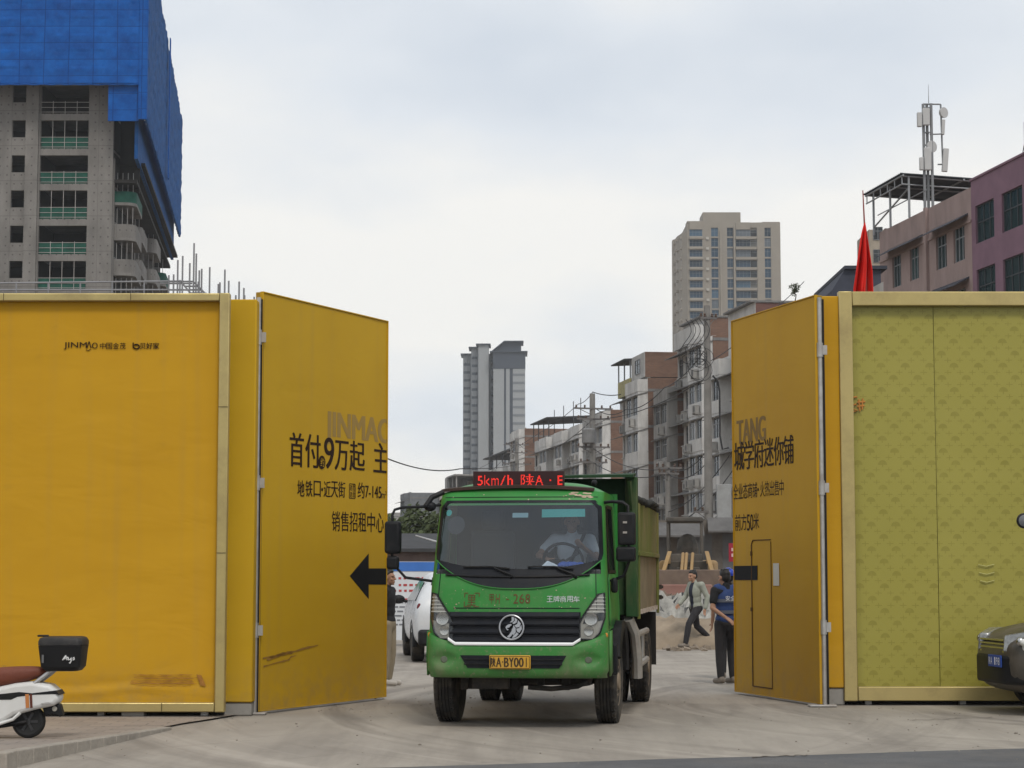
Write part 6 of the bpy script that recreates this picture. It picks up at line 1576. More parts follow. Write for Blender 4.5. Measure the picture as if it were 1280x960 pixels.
for (a, b, t, y0) in ((597.5, 610.5, 429.5, 4), (588, 597.4, 432, 8), (577.5, 587.9, 439, 12)):
    m = MB(); m.box(gx(a), gx(b), y0, y0 + 12, 0, gz(t)); o = m.build('side_wing', GW if a > 590 else GM, gt); B(gx(a) - .9, gx(b) + .7, y0 - .8, y0 + 12, gz(t) + .01, gz(t - 1.4)).build('cap_slab', GD, o)
    if a < 597:
        for k in range(15): z = gz(t + 14 + k * 10); B(gx(a) + .25, gx(b) - .4, y0 - .1, y0 - .002, z, z + .9).build('window_strip', GD, o)
m = MB(); m.box(gx(610.6), gx(616.4), 9, 16, 0, gz(439)); m.build('recess_wall', GM, gt)
for k in range(16): z = gz(452 + k * 10); B(gx(613.5), gx(616.2), 4.5, 8.9, z, z + 1.0).build('service_balcony', GD, gt)
# ================================================================== CONSTRUCTION TOWER ON THE LEFT
def conc_mat():
    m = bpy.data.materials.new("cast_concrete"); m.use_nodes = True
    N = m.node_tree.nodes; L = m.node_tree.links; b = N['Principled BSDF']; b.inputs['Roughness'].default_value = .9; b.inputs['Specular IOR Level'].default_value = .2
    co = N.new('ShaderNodeTexCoord'); sp = N.new('ShaderNodeSeparateXYZ'); L.new(co.outputs['Object'], sp.inputs[0])
    def mt(op, a, b_=None):
        n = N.new('ShaderNodeMath'); n.operation = op
        for i, v in enumerate((a, b_)):
            if v is None: continue
            if isinstance(v, (int, float)): n.inputs[i].default_value = v
            else: L.new(v, n.inputs[i])
        return n.outputs[0]
    def cell(o, p): return mt('SUBTRACT', mt('FRACT', mt('DIVIDE', o, p)), .5)
    hx = mt('ADD', sp.outputs['X'], sp.outputs['Y'])
    u, v = mt('MULTIPLY', cell(hx, .62), .62), mt('MULTIPLY', cell(sp.outputs['Z'], .76), .76)
    dot = mt('LESS_THAN', mt('SQRT', mt('ADD', mt('MULTIPLY', u, u), mt('MULTIPLY', v, v))), .075)
    seam = mt('MAXIMUM', mt('LESS_THAN', mt('ABSOLUTE', mt('MULTIPLY', cell(sp.outputs['Z'], 3.03), 3.03)), .03), mt('LESS_THAN', mt('ABSOLUTE', mt('MULTIPLY', cell(hx, 2.48), 2.48)), .02))
    nz = N.new('ShaderNodeTexNoise'); nz.inputs['Scale'].default_value = .5; nz.inputs['Detail'].default_value = 8; nz.inputs['Roughness'].default_value = .65
    mp = N.new('ShaderNodeMapping'); mp.inputs['Scale'].default_value = (1, 1, .45); L.new(co.outputs['Object'], mp.inputs[0]); L.new(mp.outputs[0], nz.inputs['Vector'])
    rp = N.new('ShaderNodeValToRGB'); L.new(nz.outputs['Fac'], rp.inputs[0]); rp.color_ramp.elements[0].position = .3; rp.color_ramp.elements[0].color = (.135, .127, .118, 1); rp.color_ramp.elements[1].position = .7; rp.color_ramp.elements[1].color = (.245, .232, .216, 1)
    x = N.new('ShaderNodeMix'); x.data_type = 'RGBA'; L.new(mt('MULTIPLY', mt('MAXIMUM', dot, mt('MULTIPLY', seam, .6)), .62), x.inputs['Factor']); L.new(rp.outputs[0], x.inputs['A']); x.inputs['B'].default_value = (.06, .055, .05, 1)
    L.new(x.outputs['Result'], b.inputs['Base Color']); return m
CAST = conc_mat(); SLABC = M('slab_concrete', (.20, .19, .178), .9, var=.25, vscale=.8, dirt=(.13, .12, .11), damt=.6)
INTD = M('unlit_interior', (.022, .02, .018), .95, var=.3, vscale=.6)  # near-black: shade inside the open floors put into the colour
NETG = M('green_safety_net', (.008, .072, .050), .8, var=.35, vscale=1.5)
YT_ = 172.0
tow = thing('concrete_tower', 'unfinished grey concrete tower with open floors and green safety nets', 'tower', (*at(133, 650, YT_).xy, 0), 0)
TX0 = tow.location.x
def tX(px): return at(px, 200, YT_).x - TX0
def tZ(py, Y=YT_): return at(66, py, Y).z
PF = 3.03; z_top_open = tZ(142)          # bottom of the highest big opening
XL = tX(-170)
big = [(tX(50), tX(110)), (tX(-78), tX(-18))]; small = [(tX(14.5), tX(32)), (tX(-112), tX(-95))]
m = MB()
ncell = 14
levels = [z_top_open - PF * k for k in range(-3, ncell)]
ed = sorted(big + small)
for z in levels:
    # wall strip of one storey: from z - .58 (slab band) to z + 2.45
    e = [XL] + sum([[a, b] for a, b in ed], []) + [0]
    for i in range(0, len(e), 2): m.box(e[i], e[i + 1], 0, .35, z, z + 2.45)
    m.box(XL, 0, 0, .35, z - .58, z - .001)
    for a, b in small: m.box(a + .001, b - .001, .02, .33, z, z + .98)
m.box(tX(32), tX(48), -.28, -.001, 0, levels[0] + 3)
m.build('wall', CAST, tow)
s = MB()
for z in levels: s.box(XL, -.01, .36, 6, z - .24, z - .02)
s.build('floor_slabs', SLABC, tow)
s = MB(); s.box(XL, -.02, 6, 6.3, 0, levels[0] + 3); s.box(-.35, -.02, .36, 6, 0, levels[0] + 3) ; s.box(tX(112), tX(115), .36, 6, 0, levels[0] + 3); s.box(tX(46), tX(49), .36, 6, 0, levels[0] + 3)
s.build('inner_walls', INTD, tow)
for k, z in enumerate(levels[3:]):
    for (a, b) in big:
        if k:
            n_ = MB(); n_.box(a + .05, b - .05, .10, .13, z + .02, z + 1.0); n_.build('safety_net', NETG, tow)
        rl = MB()
        for h in (.15, .55, 1.0): rl.cone((a, .06, z + h), (b, .06, z + h), .022, n=6)
        for q in range(1, 4): x = a + (b - a) * q / 4; rl.cone((x, .06, z), (x, .06, z + (2.45 if k % 2 else 1.1)), .025, n=6)
        rl.build('guard_rails', M('dusty_rail', (.40, .38, .36), .8, var=.2), tow)
# balconies stepping back along the right flank
FROT = Matrix.Rotation(R(6.2), 4, 'Z')
def rbal(x0, x1, y0, y1, z, par, r_=1.0, net=False):
    """Balcony with a rounded outer corner; solid parapet of height par."""
    pts = [(x0, y0), (x1 - r_, y0)] + [(x1 - r_ + r_ * math.sin(R(a)), y0 + r_ - r_ * math.cos(R(a))) for a in range(15, 90, 15)] + [(x1, y0 + r_), (x1, y1), (x0, y1)]
    m = MB(); m.prism(pts, 'z', z - .25, z); m.xf(FROT); o = m.build('balcony', SLABC, tow)
    w = MB(); n = len(pts) - 2
    out = pts[:n + 1]; inn = [(x0, y0 + .15), (x1 - r_, y0 + .15)] + [(x1 - r_ + (r_ - .15) * math.sin(R(a)), y0 + r_ - (r_ - .15) * math.cos(R(a))) for a in range(15, 90, 15)] + [(x1 - .15, y0 + r_), (x1 - .15, y1)]
    k = min(len(out), len(inn)); vs = [(a, b, z + .002) for a, b in out[:k]] + [(a, b, z + .002) for a, b in inn[:k]] + [(a, b, z + par) for a, b in out[:k]] + [(a, b, z + par) for a, b in inn[:k]]
    fs = []
    for i in range(k - 1): fs += [(i, i + 1, 2 * k + i + 1, 2 * k + i), (k + i, 3 * k + i, 3 * k + i + 1, k + i + 1), (2 * k + i, 2 * k + i + 1, 3 * k + i + 1, 3 * k + i)]
    w.add(vs, fs); w.xf(FROT); w.build('net' if net else 'parapet', NETG if net else CAST, o)
    b = MB()
    for i in range(4): x = x0 + .3 + (x1 - x0 - .6) * i / 3; b.cone((x, y0 + .3, z), (x, y0 + .3, z + 2.6), .03, n=6)
    b.xf(FROT); b.build('props', M('prop_steel', (.28, .27, .26), .7, var=.2), o)
flank = MB()
zb0 = tZ(250)
for j, (px, yy) in enumerate(((170, 1.0), (178, 13.0), (196, 27.0), (208, 42.0))):
    xo = at(px, 250, YT_ + yy).x - TX0 + .1086 * yy
    for k in range(8):
        z = zb0 - PF * k + (0 if j % 2 == 0 else -1.2)
        rbal(.02, xo, yy, yy + 7, z, 1.15 if not (j == 0 and k == 0) else .95, .9, net=(k == 0 and j in (0, 3)))
flank.box(.0, .12, .4, 60, 0, tZ(196)); flank.box(-8, 1.2, 58, 59, 0, tZ(300))
for j in range(5): flank.box(.13, 1.3, 8.3 + j * 12, 8.6 + j * 12, 0, tZ(238))
flank.xf(FROT); flank.build('flank_wall', CAST, tow)
# shade of the recess under the screens, painted as near-black boxes and platforms
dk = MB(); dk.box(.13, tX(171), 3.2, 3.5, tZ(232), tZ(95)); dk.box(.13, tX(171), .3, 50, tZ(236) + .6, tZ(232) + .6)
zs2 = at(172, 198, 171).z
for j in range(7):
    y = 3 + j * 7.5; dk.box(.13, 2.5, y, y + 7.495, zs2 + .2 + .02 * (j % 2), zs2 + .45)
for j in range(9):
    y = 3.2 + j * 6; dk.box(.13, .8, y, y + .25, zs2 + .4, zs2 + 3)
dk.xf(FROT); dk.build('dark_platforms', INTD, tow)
def screen_mat(name, seam, w_, h_, base, mott):
    m = bpy.data.materials.new(name); m.use_nodes = True
    N = m.node_tree.nodes; L = m.node_tree.links; b = N['Principled BSDF']; b.inputs['Roughness'].default_value = .8; b.inputs['Specular IOR Level'].default_value = .08
    co = N.new('ShaderNodeTexCoord'); sp = N.new('ShaderNodeSeparateXYZ'); L.new(co.outputs['Object'], sp.inputs[0])
    def mt(op, a, b_=None):
        n = N.new('ShaderNodeMath'); n.operation = op
        for i, v in enumerate((a, b_)):
            if v is None: continue
            if isinstance(v, (int, float)): n.inputs[i].default_value = v
            else: L.new(v, n.inputs[i])
        return n.outputs[0]
    hx = mt('ADD', sp.outputs['X'], sp.outputs['Y'])
    def ln(o, p, t): return mt('LESS_THAN', mt('ABSOLUTE', mt('MULTIPLY', mt('SUBTRACT', mt('FRACT', mt('DIVIDE', o, p)), .5), p)), t)
    s_ = mt('MAXIMUM', ln(hx, w_, .035), ln(sp.outputs['Z'], h_, .03))
    nz = N.new('ShaderNodeTexNoise'); nz.inputs['Scale'].default_value = mott; nz.inputs['Detail'].default_value = 6; nz.inputs['Roughness'].default_value = .7; L.new(co.outputs['Object'], nz.inputs['Vector'])
    rp = N.new('ShaderNodeValToRGB'); L.new(nz.outputs['Fac'], rp.inputs[0]); rp.color_ramp.elements[0].position = .32; rp.color_ramp.elements[0].color = (base[0] * .62, base[1] * .66, base[2] * .7, 1); rp.color_ramp.elements[1].position = .68; rp.color_ramp.elements[1].color = (base[0] * 1.35, base[1] * 1.3, base[2] * 1.2, 1)
    x = N.new('ShaderNodeMix'); x.data_type = 'RGBA'; L.new(mt('MULTIPLY', s_, seam), x.inputs['Factor']); L.new(rp.outputs[0], x.inputs['A']); x.inputs['B'].default_value = (base[0] * .4, base[1] * .4, base[2] * .45, 1)
    L.new(x.outputs['Result'], b.inputs['Base Color']); return m
BLU = screen_mat('blue_screen', .75, 2.05, 1.42, (.006, .085, .35), .6)
BLU2 = screen_mat('blue_mesh_screen', .35, 6.2, 9, (.012, .080, .26), 1.1)
scn = thing('scaffold_screen', 'large blue safety screen of square sheets wrapped round the tower top', 'safety screen', (*at(182, 650, 169.5).xy, 0), 0)
SX0 = scn.location.x
def qX(px, Y=169.5): return at(px, 200, Y).x - SX0
z0, z1 = at(60, 105, 169.5).z, 55.0
def billow(x, z):
    u, v = x / 2.05, z / 1.42
    return -.09 * abs(math.sin(math.pi * (u - .5))) * abs(math.sin(math.pi * (v - .5))) * (.6 + .4 * math.sin(math.floor(u) * 7.3 + math.floor(v) * 3.1)) + .05 * math.sin(x * .5 + z * .3)
creased_panel(XL + TX0 - SX0 - 2, qX(172), z0, z1, 0, 230, 110, billow).build('front_sheets', BLU, scn, smooth=True, solid=.05)
hm_ = MB(); hx0 = XL + TX0 - SX0 - 2; hm_.tube([(hx0 + (qX(172) - hx0) * i / 38, -.06, z0 - .03 - .05 * (i % 2)) for i in range(39)], .06, 6); hm_.build('hem_rope', BLU, scn, smooth=True)
B(qX(172) + .002, qX(182.5), -.12, .3, at(176, 149, 169.5).z, z1).build('corner_sheets', BLU, scn)
B(qX(133), qX(171.5), .3, .5, at(150, 151, 169.8).z, z0 + 1).build('lower_sheet', BLU, scn)
pa = Vector((qX(182.5), .2, 0)); fa = at(225.5, 300, 230); pb = Vector((fa.x - SX0, 230 - 169.5, 0)); dv = (pb - pa); ln_ = dv.length; ang = math.atan2(dv.y, dv.x)
zlo, zhi = at(180, 150, 169.5).z, 54.0; q = MB(); rr = random.Random(55); nxs, nzs = 90, 30; vs = []
for j in range(nzs + 1):
    for i in range(nxs + 1):
        x = ln_ * i / nxs; zt2 = z1 + (zhi - 1.2 - z1) * (x / ln_) + .15 * math.sin(x * .55) * (j == nzs); zl2 = zlo - .08 * abs(math.sin(x * .52)) ; vs.append((x, -.08 * abs(math.sin(x * .507)) * abs(math.sin(j * .8)) + rr.uniform(-.05, .05), zl2 + (zt2 - zl2) * j / nzs))
q.add(vs, [(j * (nxs + 1) + i, j * (nxs + 1) + i + 1, (j + 1) * (nxs + 1) + i + 1, (j + 1) * (nxs + 1) + i) for j in range(nzs) for i in range(nxs)])
q0_ = MB()
q.build('side_sheets', BLU2, scn, loc=pa, rot=(0, 0, ang), solid=.2)
MB().add([(ln_ * .46, -.35, zlo + .5), (ln_ * .475, -.35, zlo + .5), (ln_ * .475, -.35, zhi), (ln_ * .46, -.35, zhi)], [(0, 1, 2, 3)]).build('side_rib', BLU, scn, loc=pa, rot=(0, 0, ang), solid=.1)
pc = Vector((qX(172, 171), 1.6, 0)); fc = at(217, 320, 229); pd_ = Vector((fc.x - SX0, 229 - 169.5, 0)); dv = pd_ - pc; l2 = dv.length; a2 = math.atan2(dv.y, dv.x)
q = MB(); q.add([(0, 0, zs2), (l2, 0, zs2 + .2), (l2, 0, zlo + 2), (0, 0, zlo + 2)], [(0, 1, 2, 3)]); q.build('lower_side_sheets', BLU2, scn, loc=pc, rot=(0, 0, a2), solid=.3)

# scaffold tubes rising behind the left hoarding
scf = thing('scaffold', 'bare steel scaffold tubes rising behind the yellow hoarding beside the tower', 'scaffold', (*at(215, 650, 60).xy, 0), 0)
TUB = M('scaffold_tube', (.25, .25, .26), .6, metal=.4, var=.2)
def fX(px, Y=60): return at(px, 350, Y).x - scf.location.x
sc_ = MB()
for px, py in ((222, 325), (228, 320), (237, 329), (242, 304), (245, 317), (249, 338), (252, 336), (262, 334), (273, 355), (275, 353), (281, 337), (286, 351), (299, 352), (305, 360), (295, 369), (288, 369), (211, 344), (217, 343), (225, 350), (248, 352), (318, 371), (306, 369)):
    sc_.cone((fX(px), 0, 0), (fX(px), 0, at(px, py, 60).z), .026, n=8)
sc_.build('uprights', TUB, scf)
lg = MB()
for (a, b, c, d) in ((-40, 354, 226, 351), (-40, 362, 234, 362), (180, 351.5, 241, 351.5), (200, 354, 240, 354), (226, 352, 238, 366), (241, 351.5, 257, 367), (231, 357.5, 248, 357.5), (236, 362, 253, 362), (238, 366, 258, 366.5)):
    lg.cone((fX(a), .05, at(a, b, 60).z), (fX(c), .05, at(c, d, 60).z), .026, n=8)
for px in (-20, 20, 60, 100, 140, 180): lg.cone((fX(px), .05, 0), (fX(px), .05, at(px, 352, 60).z), .026, n=8)
lg.build('ledgers', TUB, scf)

# ================================================================== POLES AND CABLES
POLE = M('pole_concrete', (.23, .22, .205), .9, var=.2, vscale=1.5, dirt=(.12, .11, .10), damt=.5)
CAB = M('cable_black', (.03, .03, .032), .7); INS = M('insulator', (.12, .08, .06), .4)
def pole(px, Y, pyt, label, arms, r0=.2, r1=.13):
    P = at(px, 650, Y); H = at(px, pyt, Y).z
    r = thing('utility_pole', label, 'utility pole', (P.x, P.y, 0))
    MB().cone((0, 0, 0), (0, 0, H), r0, r1, n=16).build('shaft', POLE, r, smooth=True)
    for (py, hw, tilt) in arms:
        z = at(px, py, Y).z; m = MB(); m.box(-hw, hw, -.22, -.14, z - .06, z + .06); m.cone((-hw * .8, -.18, z), (0, -.12, z - .5), .025); m.cone((hw * .8, -.18, z), (0, -.12, z - .5), .025)
        o = m.build('crossarm', M('crossarm_steel', (.16, .15, .145), .7, var=.2), r, rot=(0, 0, R(20)))
        n_ = MB()
        for s in (-.9, -.45, .45, .9): n_.lathe([(0, .05), (.06, .09), (.1, .05), (.16, .085), (.2, .04)], (s * hw, -.18, z + .06), 'z', 10)
        n_.build('insulators', INS, o, smooth=True)
    return r, P, H
pA, PA, HA = pole(886, 112, 382, 'tall concrete utility pole draped with coiled black cables, beside the right gate leaf', [(398, .5, 0), (640, 1.0, 0)], .27, .17)
pB, PB, HB = pole(741, 150, 492, 'utility pole with several crossarms above the truck body', [(511, 1.5, 0), (524, 1.3, 0), (559, 1.3, 0), (578, 1.1, 0)], .3, .2)
pC, PC, HC = pole(646, 260, 548, 'far utility pole with crossarms in front of the grey office tower', [(556, 1.6, 0), (566, 1.4, 0), (580, 2.0, 0)], .28, .2)
pD, PD, HD = pole(835, 128, 578, 'short utility pole with a crossarm behind the right edge of the tipping body', [(585, .9, 0), (592, .7, 0)], .2, .15)
tr = MB(); zt_ = at(741, 545, 150).z
tr.lathe([(0, .45), (.05, .5), (1.0, .5), (1.1, .4), (1.12, .0)], (-.3, -.75, zt_ - .6), 'z', 20)
for k in range(3): tr.cone((-.55 + k * .25, -.75, zt_ + .5), (-.55 + k * .25, -.75, zt_ + .85), .06, .03)
tr.build('transformer', M('transformer_grey', (.2, .2, .2), .7, var=.2), pB)
cb = MB(); bx_a = at(908, 622, 110)
B(-.38, .40, -.25, .2, at(908, 652, 110).z, at(908, 604, 110).z).build('meter_cabinet', M('cabinet_white', (.36, .37, .37), .6, var=.15, dirt=(.2, .19, .17), damt=.5), pA, bevel=.02, loc=(bx_a.x - PA.x, -.6, 0))
co_ = MB(); rr = random.Random(12)
for k in range(9):
    cx = -.55 + rr.uniform(-.45, .35); cz = at(886, 452 + rr.uniform(-10, 12), 112).z; rx, rz = rr.uniform(.2, .65), rr.uniform(.3, .8)
    co_.tube([(cx + rx * math.cos(2 * math.pi * i / 18), -.3 + rr.uniform(-.04, .04), cz + rz * math.sin(2 * math.pi * i / 18)) for i in range(19)], .016, 5)
for k in range(5):
    x0 = -1.2 + k * .25; co_.tube([(x0 + .3 * math.sin(i * .6), -.32, at(886, 400 + i * 5.2, 112).z) for i in range(9)], .02, 5)
co_.build('cable_coils', CAB, pA)
hg = MB(); hg.tube([(.25, -.3, at(0, 470, 112).z), (.55, -.3, at(0, 478, 112).z), (.62, -.3, at(0, 490, 112).z), (.62, -.3, at(0, 545, 112).z), (.75, -.3, at(0, 562, 112).z), (1.1, -.3, at(0, 560, 112).z)], .05, 8); hg.build('down_cable', CAB, pA, smooth=True)
def cable(label, pts, Ys, sag, r_=.025):
    """Sagging cable through photograph points at the given distances."""
    P = [at(a, b, y) for (a, b), y in zip(pts, Ys)]; out = []
    for a, b in zip(P, P[1:]):
        for i in range(12): t = i / 12; p = a.lerp(b, t); p.z -= sag * 4 * t * (1 - t); out.append(p)
    out.append(P[-1]); m = MB().tube(out, r_, 6)
    tag(m.build('overhead_cable', CAB), label, 'cable', 'overhead cables along the street')
cable('black cable hanging across the sky from the left gate leaf towards the display board', [(380, 548), (480, 571.5), (575, 586), (646, 580)], (40, 44, 60, 260), .15, .016)
cable('cable rising steeply from the low roofs to the top of the crossarm pole', [(600, 585), (676, 540), (723, 505), (741, 490)], (330, 245, 180, 150), .2, .03)
cable('cable running right from the crossarm pole top to the yellow balcony', [(741, 490), (776, 493)], (150, 160), .15, .035)
cable('thin cable from the lower crossarm to the white block with the yellow balcony', [(745, 511), (782, 512), (830, 485), (886, 430)], (150, 150, 135, 112), .4, .03)
cable('cable crossing the grey tower towards the far pole', [(600, 600), (646, 552), (676, 565), (741, 524)], (300, 260, 220, 150), .5, .03)
for k, (a, b, c, d) in enumerate(((741, 560, 835, 586), (741, 578, 835, 592), (835, 585, 886, 560), (835, 592, 886, 575), (835, 640, 918, 560), (830, 660, 918, 585), (886, 640, 820, 700), (741, 524, 886, 470))):
    cable('dark slack cable strung among others between the street poles', [(a, b), (c, d)], (150 if a == 741 else 128 if a == 835 else 112, 112 if c > 880 else 128), .6, .028)
cable('cable rising to the right from the coiled cables over the gate leaf', [(886, 452), (925, 425), (960, 392), (1005, 352)], (112, 116, 120, 125), .1, .025)

# ================================================================== BEHIND THE TRUCK
def leafy(parent, name, mat, blobs, n, size, seed):
    rr = random.Random(seed); m = MB()
    for _ in range(n):
        c, r_ = rr.choice(blobs)
        d = Vector((rr.gauss(0, 1), rr.gauss(0, 1), rr.gauss(0, 1))).normalized() * (rr.random() ** .45)
        p = Vector(c) + Vector((d.x * r_[0], d.y * r_[1], d.z * r_[2])); a = Vector((rr.gauss(0, 1), rr.gauss(0, 1), rr.gauss(0, 1))).normalized(); b = a.orthogonal().normalized(); c2 = a.cross(b); s = size * rr.uniform(.6, 1.3)
        m.add([p - b * s, p + c2 * s * .5, p + b * s, p - c2 * s * .5], [(0, 1, 2, 3)])
    return m.build(name, mat, parent)
LEAF = M('tree_leaves', (.075, .095, .042), .8, var=.45, vscale=1.2); BARK = M('tree_bark', (.10, .08, .06), .95, var=.3)
def tree(label, px, Y, h, cw, name='tree', n=2600, size=.13, seed=1, trunk=None):
    P = at(px, 650, Y); r = thing(name, label, 'tree', (P.x, P.y, 0 if trunk is None else trunk)); rr = random.Random(seed)
    m = MB(); m.tube([(0, 0, 0), (.08, 0, h * .35), (-.05, .05, h * .6)], [.17 * h / 5, .12 * h / 5, .07 * h / 5], 8)
    bl = []
    for k in range(9):
        a = rr.uniform(0, 6.28); e = Vector((cw * .6 * math.cos(a), cw * .6 * math.sin(a), h * rr.uniform(.5, .9))); m.tube([(0.02, .02, h * rr.uniform(.3, .55)), e], [.06 * h / 5, .02 * h / 5], 6); bl.append((e, (cw * .42, cw * .42, h * .16)))
    m.build('trunk', BARK, r); leafy(r, 'crown', LEAF, bl, n, size, seed); return r
tree('dull green bushy tree seen between the left truck mirror and the cab', 516, 72, 3.9, 1.6, seed=3, n=3200, size=.11)
tree('green bush behind the left gate leaf edge and the truck mirror', 480, 78, 3.3, 1.5, seed=4, n=2400, size=.11)
tree('small sparse tree growing on the dark brick roof', 997, 120, 1.15, .42, seed=6, n=420, size=.055, trunk=at(997, 378, 120).z)

# information board
NB = 47.0
nb = thing('notice_board', 'white notice board with blue header and red lines behind the white car', 'notice board', (*at(505, 650, NB).xy, 0), R(4))
def nx(px): return (px - 505) / 2560 * NB
def nz_(py): return at(505, py, NB).z
B(nx(455), nx(575), 0, .05, nz_(800), nz_(702)).build('board', M('board_white', (.62, .64, .66), .6, var=.08), nb)
B(nx(455), nx(575), -.012, -.002, nz_(714), nz_(702.5)).build('header', M('board_blue', (.05, .16, .48), .6), nb)
B(nx(470), nx(492), -.02, -.014, nz_(714), nz_(702.5)).build('green_corner', M('board_green', (.05, .28, .12), .6), nb)
rl = MB(); rr = random.Random(8)
for k in range(3):
    z = nz_(722 + k * 8.5) + rr.uniform(-.02, .02); x = nx(488) + rr.uniform(0, .2)
    while x < nx(560): w_ = rr.uniform(.05, .14); rl.box(x, x + w_, -.008, -.002, z - .028, z + .02); x += w_ + rr.uniform(.02, .07)
rl.build('red_lines', M('board_red', (.42, .06, .06), .7), nb)
rl = MB()
for k in range(6):
    z = nz_(753 + k * 5.5); x = nx(482)
    while x < nx(560): w_ = rr.uniform(.04, .2); rl.box(x, x + w_, -.008, -.002, z - .02, z + .015); x += w_ + .03
rl.build('grey_lines', M('board_grey', (.18, .19, .21), .7), nb)
B(nx(455), nx(575), -.014, -.004, nz_(751), nz_(748)).build('red_band', M('board_red', (.42, .06, .06), .7), nb)
for px in (470, 560): MB().cone((nx(px), .08, 0), (nx(px), .08, nz_(702)), .03).build('post', STEEL, nb)
shd = thing('site_hut', 'dark low site hut behind the truck mirrors and the notice board', 'hut', (*at(500, 650, 60).xy, 0), R(3))
B(-1.5, 3.2, 0, 3, 0, at(500, 690, 60).z).build('wall', M('hut_wall', (.16, .12, .11), .8, var=.25), shd)
w_ = MB(); w_.prism([(-.35, at(500, 690, 60).z), (3.2, at(500, 690, 60).z + .5), (3.2, at(500, 690, 60).z + .6), (-.35, at(500, 690, 60).z + .1)], 'x', -1.7, 3.4); w_.build('roof', M('hut_roof', (.05, .05, .052), .8, var=.3), shd)
rod = MB()
for k in range(4): rod.cone((.4 + k * .15, -.4, at(500, 683 + k * 2, 60).z), (2.2 + k * .1, -.3, at(500, 700 + k, 60).z - .1), .02)
tag(rod.build('pole_bundle', M('pale_rod', (.4, .4, .4), .6)), 'pale thin rods leaning across the dark hut by the truck mirror', 'rods'); bpy.data.objects['pole_bundle'].location = (shd.location.x + .1, 59.4, .3)

# ---- car body
def carbody(st, sub=2):
    """st: stations (x, zlow, zbelt, ztop, half width low, half width belt, half width top) from front to back."""
    secs = []
    for (x, zl, zb, zt, wl, wb, wt) in st:
        h = [(0, zl), (wl * .75, zl), (wl, zl + .10), (wb * 1.01, zl + (zb - zl) * .55), (wb, zb), (wt + (wb - wt) * .12, zb + (zt - zb) * .80), (wt * .86, zt), (wt * .4, zt + .012), (0, zt + .016)]
        secs.append([Vector((x, y, z)) for y, z in h] + [Vector((x, -y, z)) for y, z in h[-2:0:-1]])
    return MB().loft(secs)
def carwheel(parent, c, r, w_, axis_sign, spokes=True):
    m = MB(); h = w_ / 2
    m.lathe([(-h * .9, r * .66), (-h, r * .8), (-h * .95, r * .93), (-h * .7, r), (h * .7, r), (h * .95, r * .93), (h, r * .8), (h * .9, r * .66)], (0, 0, 0), 'y', 40); o = m.build('wheel', RUB, parent, smooth=True, loc=c)
    q = MB(); s = axis_sign; q.lathe([(h * .88 * s, r * .67), (h * .7 * s, r * .62), (h * .2 * s, r * .58), (h * .2 * s, 0)], (0, 0, 0), 'y', 30)
    for i in range(5):
        b = MB().box(r * .08, r * .63, min(h * .45 * s, h * .85 * s), max(h * .45 * s, h * .85 * s), -r * .09, r * .09); b.xf(Matrix.Rotation(2 * math.pi * i / 5, 4, 'Y')); q.merge(b)
    q.build('rim', M('alloy_rim', (.38, .38, .39), .4, metal=.6, var=.1, dirt=(.2, .17, .14), damt=.5), o, smooth=True)
    return o
CARW = M('white_car_paint', (.66, .68, .70), .25, var=.04, dirt=(.45, .41, .36), damt=.35, dscale=2, spec=.5); CARG = glass('car_glass', (.12, .13, .14), .10)
YW = 40.5; suv = thing('parked_car', 'white sport utility car parked with its rear towards the gate, left of the truck', 'car', (*at(569, 650, YW).xy, 0), R(90 + 6))
st = [(2.32, .42, .78, .80, .70, .74, .60), (2.2, .28, .92, .96, .84, .86, .74), (1.6, .26, 1.04, 1.10, .92, .92, .80), (1.05, .26, 1.08, 1.16, .93, .93, .80), (.55, .26, 1.08, 1.46, .93, .93, .70), (.1, .26, 1.08, 1.66, .93, .93, .64), (-.8, .26, 1.08, 1.70, .93, .93, .64), (-1.7, .26, 1.10, 1.66, .93, .93, .64), (-2.1, .30, 1.10, 1.42, .92, .91, .70), (-2.3, .36, 1.06, 1.12, .88, .88, .80), (-2.36, .50, .80, .86, .80, .80, .70)]
b = carbody(st).build('body', CARW, suv, sub=2)
for s in (-1, 1):
    gw = MB(); gw.add([(.8, s * .885, 1.12), (-1.8, s * .875, 1.14), (-1.65, s * .70, 1.48), (-.3, s * .665, 1.54), (.15, s * .69, 1.48)], [(0, 1, 2, 3, 4)]); gw.build('side_window', M('dark_car_glass', (.02, .022, .025), .1), suv, solid=.02)
    tl = MB(); tl.ell((-2.20, s * .80, 1.02), (.09, .085, .10), 12, 8); tl.build('tail_light', M('tail_lens', (.14, .010, .012), .25), suv, smooth=True)
    ar = MB(); n = 20
    for cx in (1.42, -1.42): ar.tube([(cx + .40 * math.cos(R(a)), s * .895, .36 + .40 * math.sin(R(a))) for a in range(-10, 200, 10)], .05, 8)
    ar.build('wheel_arch', BLK, suv, smooth=True)
    mr = MB(); mr.ell((.62, s * 1.08, 1.14), (.08, .13, .09), 12, 8); mr.cone((.62, s * .9, 1.1), (.62, s * 1.06, 1.12), .03); mr.build('door_mirror', BLK, suv, smooth=True)
    for cx in (1.42, -1.42): carwheel(suv, (cx, s * .82, .36), .36, .24, s)
rw = MB(); rw.add([(-2.14, -.66, 1.14), (-2.14, .66, 1.14), (-1.86, .58, 1.58), (-1.86, -.58, 1.58)], [(0, 1, 2, 3)]); rw.build('rear_window', M('dark_car_glass', (.02, .022, .025), .1), suv, solid=.03, loc=(-.06, 0, 0))
rbm = MB(); rbm.box(-2.44, -2.2, -.86, .86, .32, .62); rbm.build('rear_bumper', BLK, suv, bevel=.06, seg=3)
